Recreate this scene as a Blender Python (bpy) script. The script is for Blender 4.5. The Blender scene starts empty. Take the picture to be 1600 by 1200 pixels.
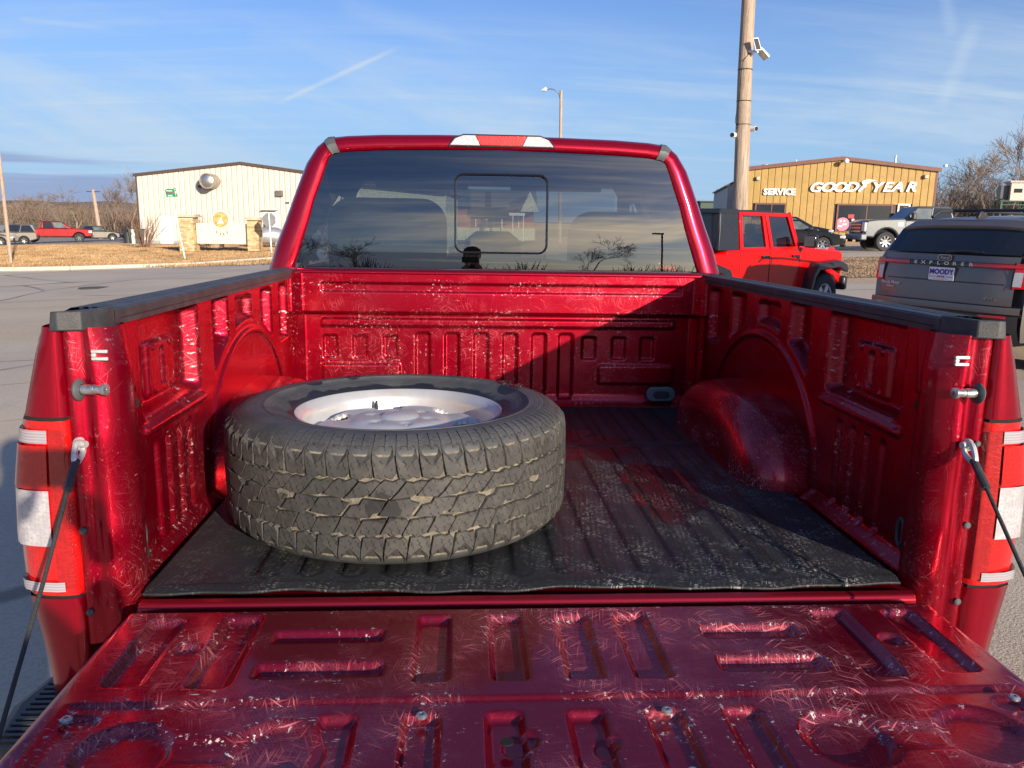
import bpy, bmesh, math, random
import numpy as np
from mathutils import Vector, Matrix, noise as mnoise
R = math.radians
rng = random.Random(7)
SC = bpy.context.scene
COL = SC.collection

# ------------------------------------------------------------------ camera
CAM = Vector((-.1485, -1.4619, 1.5618))
F_PX = 1250.05; YAW = .0633; PITCH = .200; ROLL = .0174
def cam_axes(pitch=PITCH):
    f = Vector((math.sin(YAW)*math.cos(pitch), math.cos(YAW)*math.cos(pitch), -math.sin(pitch)))
    r = Vector((math.cos(YAW), -math.sin(YAW), 0)); u = r.cross(f)
    return r*math.cos(ROLL)+u*math.sin(ROLL), -r*math.sin(ROLL)+u*math.cos(ROLL), f
_r, _u, _f = cam_axes()
cd = bpy.data.cameras.new("camera"); cam = bpy.data.objects.new("camera", cd); COL.objects.link(cam)
m = Matrix((_r, _u, -_f)).transposed().to_4x4(); m.translation = CAM
cam.matrix_world = m
cd.sensor_width = 36; cd.lens = F_PX/1600*36; cd.clip_start = .02; cd.clip_end = 6000
SC.camera = cam

# ------------------------------------------------------------------ sun, sky
SUNV = Vector((.52, -1.0, .286)).normalized()       # direction towards the sun
SUN_EL = math.asin(SUNV.z); SUN_AZ = math.atan2(SUNV.x, SUNV.y)
sd = bpy.data.lights.new("sun", 'SUN'); sd.energy = 5.0; sd.angle = R(.6); sd.color = (1, .87, .70)
sun = bpy.data.objects.new("sun", sd); COL.objects.link(sun); sun.location = SUNV*60
sun.rotation_euler = (-SUNV).to_track_quat('-Z', 'Y').to_euler()
SC.view_settings.view_transform = 'Standard'; SC.view_settings.look = 'None'
SC.view_settings.exposure = .60; SC.view_settings.gamma = 1; SC.view_settings.use_curve_mapping = False
SC.cycles.use_denoising = True
SC.cycles.max_bounces = 10; SC.cycles.transparent_max_bounces = 24; SC.cycles.caustics_reflective = False; SC.cycles.caustics_refractive = False
SC.cycles.sample_clamp_indirect = 6

def px_dir(px, py, pitch=PITCH):
    r, u, f = cam_axes(pitch)
    return f + r*((px-800)/F_PX) - u*((py-600)/F_PX)

class NT:
    """tiny node helper"""
    def __init__(s, tree): s.t = tree; s.n = tree.nodes; s.l = tree.links
    def new(s, ty, **k):
        n = s.n.new(ty)
        for a, b in k.items(): setattr(n, a, b)
        return n
    def put(s, sock, v):
        if isinstance(v, bpy.types.NodeSocket): s.l.new(v, sock)
        elif v is not None: sock.default_value = v
    def math(s, op, a, b=None, c=None, clamp=False):
        n = s.new('ShaderNodeMath', operation=op); n.use_clamp = clamp
        s.put(n.inputs[0], a)
        if b is not None: s.put(n.inputs[1], b)
        if c is not None: s.put(n.inputs[2], c)
        return n.outputs[0]
    def vmath(s, op, a, b=None):
        n = s.new('ShaderNodeVectorMath', operation=op); s.put(n.inputs[0], a)
        if b is not None: s.put(n.inputs[1], b)
        return n.outputs['Value'] if op in ('DOT_PRODUCT', 'LENGTH') else n.outputs[0]
    def map(s, v, a, b, c=0., d=1., smooth=True):
        n = s.new('ShaderNodeMapRange'); n.interpolation_type = 'SMOOTHSTEP' if smooth else 'LINEAR'
        s.put(n.inputs['Value'], v); s.put(n.inputs['From Min'], a); s.put(n.inputs['From Max'], b)
        s.put(n.inputs['To Min'], c); s.put(n.inputs['To Max'], d); return n.outputs[0]
    def noise(s, vec, scale, detail=3., rough=.5, dist=0.):
        n = s.new('ShaderNodeTexNoise'); s.put(n.inputs['Vector'], vec); s.put(n.inputs['Scale'], scale)
        n.inputs['Detail'].default_value = detail; n.inputs['Roughness'].default_value = rough; n.inputs['Distortion'].default_value = dist
        return n.outputs[0]
    def mapping(s, vec, loc=(0,0,0), rot=(0,0,0), sc=(1,1,1)):
        n = s.new('ShaderNodeMapping'); s.put(n.inputs[0], vec); n.inputs[1].default_value = loc; n.inputs[2].default_value = rot; n.inputs[3].default_value = sc
        return n.outputs[0]
    def mix(s, f, a, b, blend='MIX'):
        n = s.new('ShaderNodeMix', data_type='RGBA', blend_type=blend); s.put(n.inputs[0], f)
        for sk, v in ((n.inputs[6], a), (n.inputs[7], b)):
            if isinstance(v, (tuple, list)) and len(v) == 3: v = (*v, 1)
            s.put(sk, v)
        return n.outputs[2]

w = bpy.data.worlds.new("World"); SC.world = w; w.use_nodes = True
T = NT(w.node_tree); T.n.clear()
sky = T.new('ShaderNodeTexSky', sky_type='NISHITA'); sky.sun_disc = False
sky.sun_elevation = SUN_EL; sky.sun_rotation = SUN_AZ; sky.altitude = 400; sky.air_density = 1.0; sky.dust_density = .6; sky.ozone_density = 2.2
bg = T.new('ShaderNodeBackground'); bg.inputs[1].default_value = .098
out = T.new('ShaderNodeOutputWorld'); T.l.new(bg.outputs[0], out.inputs[0])
tc = T.new('ShaderNodeTexCoord'); D = tc.outputs['Generated']
sep = T.new('ShaderNodeSeparateXYZ'); T.l.new(D, sep.inputs[0])
zc = T.math('MAXIMUM', sep.outputs[2], 0.0)
den = T.math('ADD', zc, .13)
pl = T.new('ShaderNodeCombineXYZ'); T.put(pl.inputs[0], T.math('DIVIDE', sep.outputs[0], den)); T.put(pl.inputs[1], T.math('DIVIDE', sep.outputs[1], den))
P = pl.outputs[0]
c1 = T.noise(T.mapping(P, rot=(0,0,R(22)), sc=(.45, 1.5, 1)), 1.3, 6, .55, .6)
c2 = T.noise(T.mapping(P, rot=(0,0,R(12)), sc=(.5, 4.5, 1)), 1.1, 7, .62, .3)
cl = T.map(c1, .42, .75); cl2 = T.map(c2, .42, .80)
cloud = T.math('MULTIPLY', T.math('ADD', T.math('MULTIPLY', cl, .8), .35), cl2)
cloud = T.math('ADD', T.math('MULTIPLY', cloud, .68), T.math('MULTIPLY', T.map(c1, .5, .8), .10))
# low cloud bank on the left part of the view: streaks that follow the horizon
az = T.math('ARCTAN2', sep.outputs[0], sep.outputs[1])
cmb = T.new('ShaderNodeCombineXYZ'); T.put(cmb.inputs[0], T.math('MULTIPLY', az, 1.6)); T.put(cmb.inputs[1], T.math('MULTIPLY', sep.outputs[2], 34))
band = T.noise(cmb.outputs[0], 1.0, 4, .5)
cmb2 = T.new('ShaderNodeCombineXYZ'); T.put(cmb2.inputs[0], T.math('MULTIPLY', az, 2.2)); T.put(cmb2.inputs[1], T.math('ADD', T.math('MULTIPLY', sep.outputs[2], 11), T.math('MULTIPLY', az, 1.6)))
veil = T.noise(cmb2.outputs[0], 1.1, 6, .6, .3)
low = T.math('MULTIPLY', T.map(sep.outputs[2], .02, .09), T.map(sep.outputs[2], .26, .10))
cloud = T.math('ADD', cloud, T.math('MULTIPLY', T.math('MULTIPLY', T.map(veil, .42, .66), low), .62))
def trail(pa, pb, wid, strength):
    a = px_dir(*pa).normalized(); b = px_dir(*pb).normalized(); nn = a.cross(b).normalized(); tt = (b-a); L = tt.length; tt.normalize()
    d = T.math('ABSOLUTE', T.vmath('DOT_PRODUCT', D, tuple(nn)))
    s = T.math('SUBTRACT', T.vmath('DOT_PRODUCT', D, tuple(tt)), a.dot(tt))
    n_ = T.noise(D, 60, 3)
    d2 = T.math('ADD', d, T.math('MULTIPLY', T.math('SUBTRACT', n_, .5), wid*.5))
    return T.math('MULTIPLY', T.math('MULTIPLY', T.map(d2, wid, 0.), T.math('MULTIPLY', T.map(s, 0, L*.12), T.map(s, L, L*.75))), strength)
for a_, b_, wd, st in (((430,163),(632,70),.0042,.55), ((1468,175),(1530,20),.012,.22), ((1490,60),(1470,-40),.01,.18), ((20,28),(180,46),.0045,.20), ((520,0),(760,80),.018,.14)):
    cloud = T.math('ADD', cloud, trail(a_, b_, wd, st))
cloud = T.math('MINIMUM', cloud, .92)
hs = T.new('ShaderNodeHueSaturation'); hs.inputs['Saturation'].default_value = 1.02
skc = T.mix(1., sky.outputs[0], (.60, .73, 1.10), 'MULTIPLY')
away = T.map(T.vmath('DOT_PRODUCT', D, (-SUNV.x, -SUNV.y, 0.)), -.2, .7)      # the side of the sky away from the sun stays clear blue down to the horizon
skc = T.mix(T.math('MULTIPLY', T.map(sep.outputs[2], .34, .02), T.math('MULTIPLY', away, .85)), skc, (2.5, 3.9, 5.6))
T.l.new(skc, hs.inputs['Color'])
# cloud brightness follows the sun: brighter near it
dot = T.vmath('DOT_PRODUCT', D, tuple(SUNV))
glow = T.math('POWER', T.map(dot, .2, 1., 0, 1, False), 6)
cb = T.math('ADD', 5.3, T.math('MULTIPLY', glow, 34))
ccol = T.new('ShaderNodeVectorMath', operation='SCALE'); ccol.inputs[0].default_value = (.74, .90, 1.08); T.put(ccol.inputs['Scale'], cb)
warm = T.new('ShaderNodeVectorMath', operation='SCALE'); warm.inputs[0].default_value = (1.0, .82, .58); T.put(warm.inputs['Scale'], cb)
cc = T.mix(T.map(glow, .05, .5), ccol.outputs[0], warm.outputs[0])
col = T.mix(cloud, hs.outputs[0], cc)
# grey-lavender bank just above the horizon
bk = T.math('MULTIPLY', T.map(sep.outputs[2], .064, .058), T.map(az, -.28, -.40))
bk = T.math('MULTIPLY', bk, T.map(band, .40, .52))
col = T.mix(T.math('MULTIPLY', bk, .75), col, (1.9, 2.35, 3.9))
T.l.new(col, bg.inputs[0])

# ------------------------------------------------------------------ materials
MATS = {}
def pbsdf(name):
    m = bpy.data.materials.new(name); m.use_nodes = True; t = NT(m.node_tree); t.n.clear()
    b = t.new('ShaderNodeBsdfPrincipled'); o = t.new('ShaderNodeOutputMaterial'); t.l.new(b.outputs[0], o.inputs[0])
    return m, t, b
def mat(name, col, rough=.6, metal=0., coat=0., var=.12, vscale=6., bump=0., bscale=80., spec=.5, dirt=None, dirt_amt=0., dirt_scale=4., emis=0, rvar=.0):
    if name in MATS: return MATS[name]
    m, t, b = pbsdf(name); tcn = t.new('ShaderNodeTexCoord'); O = tcn.outputs['Object']
    n = t.noise(O, vscale, 5, .6)
    c = t.mix(1., (*col, 1), t.mix(t.map(n, .3, .7, 0, 1), (1-var,)*3, (1+var,)*3), 'MULTIPLY')
    if dirt:
        dn = t.noise(O, dirt_scale, 6, .65, .5)
        c = t.mix(t.math('MULTIPLY', t.map(dn, .45, .7), dirt_amt), c, dirt)
    t.l.new(c, b.inputs['Base Color'])
    b.inputs['Roughness'].default_value = rough
    if rvar: t.put(b.inputs['Roughness'], t.map(t.noise(O, vscale*1.7, 4), .3, .7, max(0, rough-rvar), min(1, rough+rvar)))
    b.inputs['Metallic'].default_value = metal; b.inputs['Coat Weight'].default_value = coat; b.inputs['Coat Roughness'].default_value = .04
    b.inputs['Specular IOR Level'].default_value = spec
    if bump:
        bp = t.new('ShaderNodeBump'); bp.inputs['Strength'].default_value = bump; bp.inputs['Distance'].default_value = .01
        t.put(bp.inputs['Height'], t.noise(O, bscale, 4, .6)); t.l.new(bp.outputs[0], b.inputs['Normal'])
    MATS[name] = m; return m

def scratches(t, uv, layers, scale_long, scale_thin, thr, seed, keep=.5):
    """thin elongated marks: stretched voronoi cells in several directions. returns factor 0..1"""
    tot = None
    rr = random.Random(seed)
    for i in range(layers):
        ang = math.pi*i/layers + rr.uniform(-.25, .25)
        wob = t.new('ShaderNodeTexNoise'); t.put(wob.inputs['Vector'], uv); wob.inputs['Scale'].default_value = 5; wob.inputs['Detail'].default_value = 1
        off = t.new('ShaderNodeVectorMath', operation='SCALE'); t.l.new(wob.outputs[1], off.inputs[0]); off.inputs['Scale'].default_value = .014
        u2 = t.vmath('ADD', uv, off.outputs[0])
        mp = t.mapping(u2, rot=(0, 0, ang)); mp2 = t.mapping(mp, loc=(rr.uniform(0, 9), rr.uniform(0, 9), 0), sc=(scale_long*rr.uniform(.7, 1.4), scale_thin*rr.uniform(.7, 1.3), 1))
        v = t.new('ShaderNodeTexVoronoi', voronoi_dimensions='2D'); t.l.new(mp2, v.inputs['Vector']); v.inputs['Scale'].default_value = 1
        ln = t.map(v.outputs['Distance'], thr, thr*.35)
        sx = t.new('ShaderNodeSeparateXYZ'); t.l.new(v.outputs['Color'], sx.inputs[0])
        ln = t.math('MULTIPLY', ln, t.map(sx.outputs[0], keep, min(1, keep+.5), 0., 1., False))
        tot = ln if tot is None else t.math('MAXIMUM', tot, ln)
    return tot

def paint_worn(name, base, amount=1., haze=.25, wear_shade=1., dull=.0, coat=1., cl=(.50, .62), fn=.20, et=(.57, .66, .44, .62)):
    m, t, b = pbsdf(name)
    uvn = t.new('ShaderNodeUVMap'); uv = uvn.outputs[0]
    at = t.new('ShaderNodeAttribute'); at.attribute_name = 'wear_shade'
    big = t.noise(uv, 3.2, 4, .6); big2 = t.noise(uv, 7.5, 4, .6)
    mask = t.map(big, .42, .60, .08, 1.)
    fine = scratches(t, uv, 8, 9, 480, .34, 3, .25)
    med = scratches(t, uv, 5, 9, 260, .28, 8, .60)
    # chips: ragged little patches gathered in clusters
    ch = t.noise(t.mapping(uv, rot=(0, 0, .15), sc=(1, 4.5, 1)), 38, 5, .72, .5); ch2 = t.noise(t.mapping(uv, rot=(0, 0, 1.25), sc=(1, 5.5, 1)), 30, 4, .72, .4)
    clus = t.map(big2, *cl)
    chips = t.math('MULTIPLY', t.math('MAXIMUM', t.map(ch, .640, .685), t.map(ch2, .655, .70)), clus)
    s1 = t.math('MULTIPLY', t.math('MULTIPLY', fine, mask), fn*amount)
    s2 = t.math('MULTIPLY', t.math('MULTIPLY', med, mask), .85*amount)
    edge = t.math('MULTIPLY', at.outputs['Fac'], t.map(t.noise(uv, 90, 5, .75), et[0], et[1]))
    edge = t.math('MULTIPLY', edge, t.map(t.noise(uv, 6, 3), et[2], et[3]))
    edge = t.math('MULTIPLY', edge, wear_shade)
    hz = t.noise(uv, 60, 6, .8)
    c0 = t.mix(t.math('MULTIPLY', t.math('MULTIPLY', t.map(hz, .35, .75), mask), haze), (*base, 1), (.32, .075, .115))
    c1_ = t.mix(t.math('MAXIMUM', s1, s2), c0, (.55, .15, .17))
    c2_ = t.mix(t.math('MINIMUM', t.math('MAXIMUM', t.math('MULTIPLY', chips, .85*amount), edge), 1.), c1_, (.62, .56, .55))
    t.l.new(c2_, b.inputs['Base Color'])
    allm = t.math('MINIMUM', t.math('ADD', t.math('MAXIMUM', s2, chips), edge), 1.)
    t.put(b.inputs['Metallic'], t.map(allm, 0, 1, .78, .15))
    t.put(b.inputs['Roughness'], t.map(allm, 0, 1, .34, .6)); b.inputs['Specular IOR Level'].default_value = .25; b.inputs['Specular Tint'].default_value = (1, .35, .40, 1)
    t.put(b.inputs['Coat Weight'], t.map(allm, 0, .6, coat, .1))
    t.put(b.inputs['Coat Roughness'], t.map(t.noise(uv, 5, 3), .3, .7, .05+dull*.6, .16+dull))
    bp = t.new('ShaderNodeBump'); bp.inputs['Strength'].default_value = .22; bp.inputs['Distance'].default_value = .004
    hgt = t.math('ADD', t.math('MULTIPLY', t.noise(uv, 9, 2), .8), t.math('MULTIPLY', t.math('MAXIMUM', med, chips), -.12))
    t.put(bp.inputs['Height'], hgt); t.l.new(bp.outputs[0], b.inputs['Normal']); t.l.new(bp.outputs[0], b.inputs['Coat Normal'])
    MATS[name] = m; return m

RUBY = (.33, .0006, .016)
M_paint = mat('ruby_paint', RUBY, .26, .65, .7, var=.04, vscale=40, spec=.2)
M_bed = paint_worn('bed_paint_scuffed', RUBY, .62, .02, 1.0, coat=.45)
M_arch = paint_worn('wheelhouse_paint', RUBY, 1.3, .12, 2.8, coat=.6, cl=(.36, .50), fn=.30, et=(.56, .62, .40, .56))
M_gate = paint_worn('tailgate_paint_scratched', (.25, .0018, .022), 1.6, .38, 1.8, dull=.06, coat=.75, cl=(.50, .64), fn=.48)
M_black = mat('black_plastic', (.040, .040, .043), .48, var=.25, vscale=30, bump=.25, bscale=500, dirt=(.12, .11, .10), dirt_amt=.25, dirt_scale=9)
M_blackgloss = mat('black_gloss', (.010, .010, .012), .12, coat=.5)
M_rubber = mat('black_rubber', (.03, .03, .032), .8, bump=.3, bscale=200)
M_dark = mat('dark_gap', (.006, .006, .007), .9)
M_steel = mat('bare_steel', (.55, .54, .52), .35, .9, var=.2, vscale=60, rvar=.1)
M_ring = mat('grommet_grey', (.20, .21, .22), .5)
M_zinc = mat('zinc_bracket', (.62, .62, .60), .5, .5, var=.15, vscale=50)
M_greypl = mat('grey_trim', (.075, .08, .085), .45)
M_int = mat('cabin_trim', (.035, .036, .04), .75)
M_seat = mat('seat_cloth', (.05, .052, .058), .85)
M_head = mat('headliner', (.16, .16, .17), .9)

def glass(name, tint, refl=1.8, rough=0.0, coltint=(1, 1, 1)):
    m = bpy.data.materials.new(name); m.use_nodes = True; t = NT(m.node_tree); t.n.clear()
    o = t.new('ShaderNodeOutputMaterial'); tr = t.new('ShaderNodeBsdfTransparent'); gl = t.new('ShaderNodeBsdfGlossy'); fr = t.new('ShaderNodeFresnel'); mx = t.new('ShaderNodeMixShader')
    tr.inputs[0].default_value = (tint*coltint[0], tint*coltint[1], tint*coltint[2], 1); gl.inputs['Roughness'].default_value = rough; gl.inputs[0].default_value = (1, 1, 1, 1)
    fr.inputs[0].default_value = refl
    t.l.new(fr.outputs[0], mx.inputs[0]); t.l.new(tr.outputs[0], mx.inputs[1]); t.l.new(gl.outputs[0], mx.inputs[2]); t.l.new(mx.outputs[0], o.inputs[0])
    MATS[name] = m; return m
M_glass_tint = glass('tinted_glass', .20, 2.0)
M_glass_priv = glass('privacy_glass', .025, 1.6)
M_glass_slide = glass('slider_glass', .60, 1.7)
M_glass_clear = glass('clear_glass', .80, 1.5, coltint=(.9, 1, .95))
def lens(name, col, kind):
    m, t, b = pbsdf(name); tcn = t.new('ShaderNodeTexCoord'); O = tcn.outputs['Object']
    wv = t.new('ShaderNodeTexWave', wave_type='BANDS', bands_direction='Z' if kind == 'strip' else 'X'); t.l.new(O, wv.inputs[0]); wv.inputs['Scale'].default_value = 60 if kind == 'strip' else 38; wv.inputs['Distortion'].default_value = .6
    vo = t.new('ShaderNodeTexVoronoi'); t.l.new(t.mapping(O, sc=(1, 1, 1.6)), vo.inputs['Vector']); vo.inputs['Scale'].default_value = 120
    h = wv.outputs[1] if kind == 'strip' else t.math('ADD', t.math('MULTIPLY', wv.outputs[1], .15), t.math('MULTIPLY', vo.outputs['Distance'], t.map(t.noise(O, 26, 2), .35, .65, .5, 1.2)))
    c = t.mix(t.map(h, .1, .9), tuple(x*(.78 if kind == 'strip' else .76) for x in col), col); t.l.new(c, b.inputs['Base Color'])
    b.inputs['Roughness'].default_value = .22; b.inputs['Coat Weight'].default_value = 1; b.inputs['Coat Roughness'].default_value = .02; b.inputs['Metallic'].default_value = .10
    bp = t.new('ShaderNodeBump'); bp.inputs['Strength'].default_value = .12; bp.inputs['Distance'].default_value = .006; t.put(bp.inputs['Height'], h); t.l.new(bp.outputs[0], b.inputs['Normal'])
    MATS[name] = m; return m
M_redlens = lens('red_lens', (.62, .008, .008), 'facet')
M_redlens2 = lens('dark_red_lens', (.42, .008, .010), 'facet')
M_clearlens = lens('clear_lens', (.52, .50, .52), 'facet')
M_striplens = lens('ribbed_lens', (.42, .38, .42), 'strip')

# ------------------------------------------------------------------ mesh helpers
def link(o, parent=None):
    COL.objects.link(o)
    if parent is not None: o.parent = parent
    return o
def mesh_obj(name, verts, faces, m, parent=None, smooth=False, uv=None, wear_shade=None, loc=None, mats=None, fmat=None, angle=None):
    me = bpy.data.meshes.new(name)
    if isinstance(verts, np.ndarray): verts = verts.tolist()
    if isinstance(faces, np.ndarray): faces = faces.tolist()
    me.from_pydata(verts, [], faces)
    if m: me.materials.append(m)
    if mats:
        for x in mats: me.materials.append(x)
    if fmat is not None: me.polygons.foreach_set('material_index', fmat)
    if smooth: me.polygons.foreach_set('use_smooth', [True]*len(me.polygons))
    if uv is not None:
        l = me.uv_layers.new(name='UVMap'); vi = np.empty(len(me.loops), dtype=np.int32); me.loops.foreach_get('vertex_index', vi)
        l.data.foreach_set('uv', np.asarray(uv, dtype=np.float32)[vi].ravel())
    if wear_shade is not None:
        a = me.attributes.new('wear_shade', 'FLOAT', 'POINT'); a.data.foreach_set('value', np.asarray(wear_shade, dtype=np.float32))
    if angle is not None: me.set_sharp_from_angle(angle=R(angle))
    me.update()
    o = bpy.data.objects.new(name, me); link(o, parent)
    if loc is not None: o.location = loc
    return o
class MB:
    """collects shapes into one mesh"""
    def __init__(s): s.v = []; s.f = []; s.sm = []
    def add(s, vs, fs, smooth=False):
        k = len(s.v); s.v += [tuple(v) for v in vs]; s.f += [tuple(i+k for i in f) for f in fs]; s.sm += [smooth]*len(fs); return s
    def box(s, x0, x1, y0, y1, z0, z1, M=None):
        vs = [(x, y, z) for x in (x0, x1) for y in (y0, y1) for z in (z0, z1)]
        if M is not None: vs = [M @ Vector(v) for v in vs]
        return s.add(vs, [(0,1,3,2), (4,6,7,5), (0,4,5,1), (2,3,7,6), (0,2,6,4), (1,5,7,3)])
    def prism(s, poly, axis, a, b):
        """polygon in the two other axes, extruded along axis from a to b"""
        n = len(poly)
        def mk(p, h): return {'x': (h, p[0], p[1]), 'y': (p[0], h, p[1]), 'z': (p[0], p[1], h)}[axis]
        vs = [mk(p, a) for p in poly]+[mk(p, b) for p in poly]
        fs = [tuple(range(n))[::-1], tuple(range(n, 2*n))]+[(i, (i+1) % n, n+(i+1) % n, n+i) for i in range(n)]
        return s.add(vs, fs)
    def tube(s, pts, rad, seg=8, cap=True, smooth=True):
        pts = [Vector(p) for p in pts]; n = len(pts); rad = rad if isinstance(rad, (list, tuple)) else [rad]*n
        vs = []; ref = None
        for i, p in enumerate(pts):
            t = (pts[min(i+1, n-1)]-pts[max(i-1, 0)]).normalized()
            if ref is None: ref = Vector((0, 0, 1)) if abs(t.z) < .9 else Vector((1, 0, 0))
            a = t.cross(ref).normalized(); b = a.cross(t).normalized(); ref = b
            vs += [p+(a*math.cos(2*math.pi*k/seg)+b*math.sin(2*math.pi*k/seg))*rad[i] for k in range(seg)]
        fs = [(i*seg+k, i*seg+(k+1) % seg, (i+1)*seg+(k+1) % seg, (i+1)*seg+k) for i in range(n-1) for k in range(seg)]
        s.add(vs, fs, smooth)
        if cap: k = len(s.v)-len(vs); s.f += [tuple(k+i for i in range(seg))[::-1], tuple(k+(n-1)*seg+i for i in range(seg))]; s.sm += [False, False]
        return s
    def lathe(s, prof, c, axis=(0,0,1), seg=32, smooth=True, close=False):
        """prof: (radius, height) pairs about axis through c"""
        ax = Vector(axis).normalized(); a = ax.orthogonal().normalized(); b = ax.cross(a); c = Vector(c)
        vs = [c+ax*h+(a*math.cos(2*math.pi*k/seg)+b*math.sin(2*math.pi*k/seg))*r for r, h in prof for k in range(seg)]
        n = len(prof); rows = n if close else n-1
        fs = [(i*seg+k, i*seg+(k+1) % seg, ((i+1) % n)*seg+(k+1) % seg, ((i+1) % n)*seg+k) for i in range(rows) for k in range(seg)]
        return s.add(vs, fs, smooth)
    def loft(s, secs, closed=False, cap=True, smooth=True):
        n = len(secs[0]); vs = [v for sec in secs for v in sec]; m_ = n if closed else n-1
        fs = [(i*n+k, i*n+(k+1) % n, (i+1)*n+(k+1) % n, (i+1)*n+k) for i in range(len(secs)-1) for k in range(m_)]
        s.add(vs, fs, smooth)
        if cap and closed:
            k = len(s.v)-len(vs); s.f += [tuple(k+i for i in range(n))[::-1], tuple(k+(len(secs)-1)*n+i for i in range(n))]; s.sm += [False, False]
        return s
    def build(s, name, m, parent=None, loc=None, bevel=0, angle=35, rot=None):
        me = bpy.data.meshes.new(name); me.from_pydata(s.v, [], s.f); me.materials.append(m)
        me.polygons.foreach_set('use_smooth', s.sm if not bevel else [True]*len(s.f))
        if any(s.sm) or bevel: me.set_sharp_from_angle(angle=R(angle))
        me.update(); o = bpy.data.objects.new(name, me); link(o, parent)
        if loc is not None: o.location = loc
        if rot is not None: o.rotation_euler = rot
        if bevel:
            b = o.modifiers.new('bevel', 'BEVEL'); b.width = bevel; b.segments = 2; b.limit_method = 'ANGLE'; b.angle_limit = R(28); b.harden_normals = False
        return o
def tag(o, label=None, cat=None, group=None, kind=None):
    if label: o['label'] = label
    if cat: o['category'] = cat
    if group: o['group'] = group
    if kind: o['kind'] = kind
    return o
def empty(name, loc=(0,0,0), rz=0, label=None, cat=None, group=None):
    o = bpy.data.objects.new(name, None); o.empty_display_size = .2; COL.objects.link(o); o.location = loc; o.rotation_euler = (0, 0, rz)
    return tag(o, label, cat, group)
def text_mesh(name, txt, size, m, parent=None, loc=(0,0,0), rot=(R(90),0,0), extrude=.01, shear=0., offset=0., align='CENTER', space=1., scale=(1,1,1)):
    cu = bpy.data.curves.new(name, 'FONT'); cu.body = txt; cu.size = size; cu.extrude = extrude; cu.shear = shear; cu.offset = offset; cu.align_x = align; cu.align_y = 'CENTER'; cu.space_character = space; cu.resolution_u = 3
    to = bpy.data.objects.new(name+'_c', cu); COL.objects.link(to)
    dg = bpy.context.evaluated_depsgraph_get(); me = bpy.data.meshes.new_from_object(to.evaluated_get(dg)); bpy.data.objects.remove(to)
    me.name = name; me.materials.clear(); me.materials.append(m)
    o = bpy.data.objects.new(name, me); link(o, parent); o.location = loc; o.rotation_euler = rot; o.scale = scale
    return o
def sstep(x): x = np.clip(x, 0, 1); return x*x*(3-2*x)
def rr(u, v, cu, cv, hu, hv, r, bw, depth, rot=0.):
    """rounded-rect pressing: depth inside, smooth shoulder of width bw"""
    du, dv = u-cu, v-cv
    if rot: c, s = math.cos(rot), math.sin(rot); du, dv = du*c+dv*s, -du*s+dv*c
    qx = np.abs(du)-hu+r; qy = np.abs(dv)-hv+r
    sdv = np.hypot(np.maximum(qx, 0), np.maximum(qy, 0))+np.minimum(np.maximum(qx, qy), 0)-r
    return depth*sstep(-sdv/bw)
def panel(name, u0, u1, v0, v1, res, hf, place, m, parent, loc=None, flip=False, wearscale=1.):
    nu = max(2, int((u1-u0)/res)+1); nv = max(2, int((v1-v0)/res)+1)
    U, V = np.meshgrid(np.linspace(u0, u1, nu), np.linspace(v0, v1, nv)); H = hf(U, V)
    gy, gx = np.gradient(H, V[1, 0]-V[0, 0], U[0, 1]-U[0, 0]); g = np.hypot(gx, gy)
    # wear sits on and next to the shoulders of the pressings; on the mat it drives painted groove shade
    k = g.copy()
    for _ in range(3):
        p = np.pad(k, 1, mode='edge'); k = np.maximum.reduce([p[1:-1, 1:-1], p[:-2, 1:-1]*.9, p[2:, 1:-1]*.9, p[1:-1, :-2]*.9, p[1:-1, 2:]*.9])
    wear_shade = np.clip(k*2.2*wearscale, 0, 1)
    X, Y, Z = place(U, V, H)
    vs = np.stack([X.ravel(), Y.ravel(), Z.ravel()], 1)
    i = np.arange(nv-1)[:, None]*nu+np.arange(nu-1)[None, :]; i = i.ravel()
    fs = np.stack([i, i+1, i+nu+1, i+nu], 1)
    if flip: fs = fs[:, ::-1]
    return mesh_obj(name, vs, fs, m, parent, True, uv=np.stack([U.ravel(), V.ravel()], 1), wear_shade=wear_shade.ravel(), loc=loc)

# the pickup stands slightly nose-down: everything on it lives in a frame turned about the camera point
TILT = -.014
RT = Matrix.Rotation(TILT, 3, 'X')
def tw(p): return RT @ (Vector(p)-CAM) + CAM
def truck_thing(name, base, label, cat):
    o = empty(name, tw(base), 0, label, cat); o.rotation_euler = (TILT, 0, 0); return o
# ------------------------------------------------------------------ the pickup
def rrect(cx, cz, hx, hz, r, n=6):
    pts = []
    for (sx, sz, a0) in ((1, 1, 0), (-1, 1, 90), (-1, -1, 180), (1, -1, 270)):
        for k in range(n+1): a = R(a0+90*k/n); pts.append((cx+sx*(hx-r)+r*math.cos(a), cz+sz*(hz-r)+r*math.sin(a)))
    return pts
TB = Vector((0, 1.7, 0))
TR = truck_thing('pickup_truck', TB, 'ruby red pickup truck in the foreground with its scratched tailgate lowered', 'pickup truck')
OFF = -TB
def tp(mb, name, m, parent=None, **k): return mb.build(name, m, parent or TR, loc=OFF if parent is None else None, **k)
BZ = .872      # sheet metal bed floor
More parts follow.
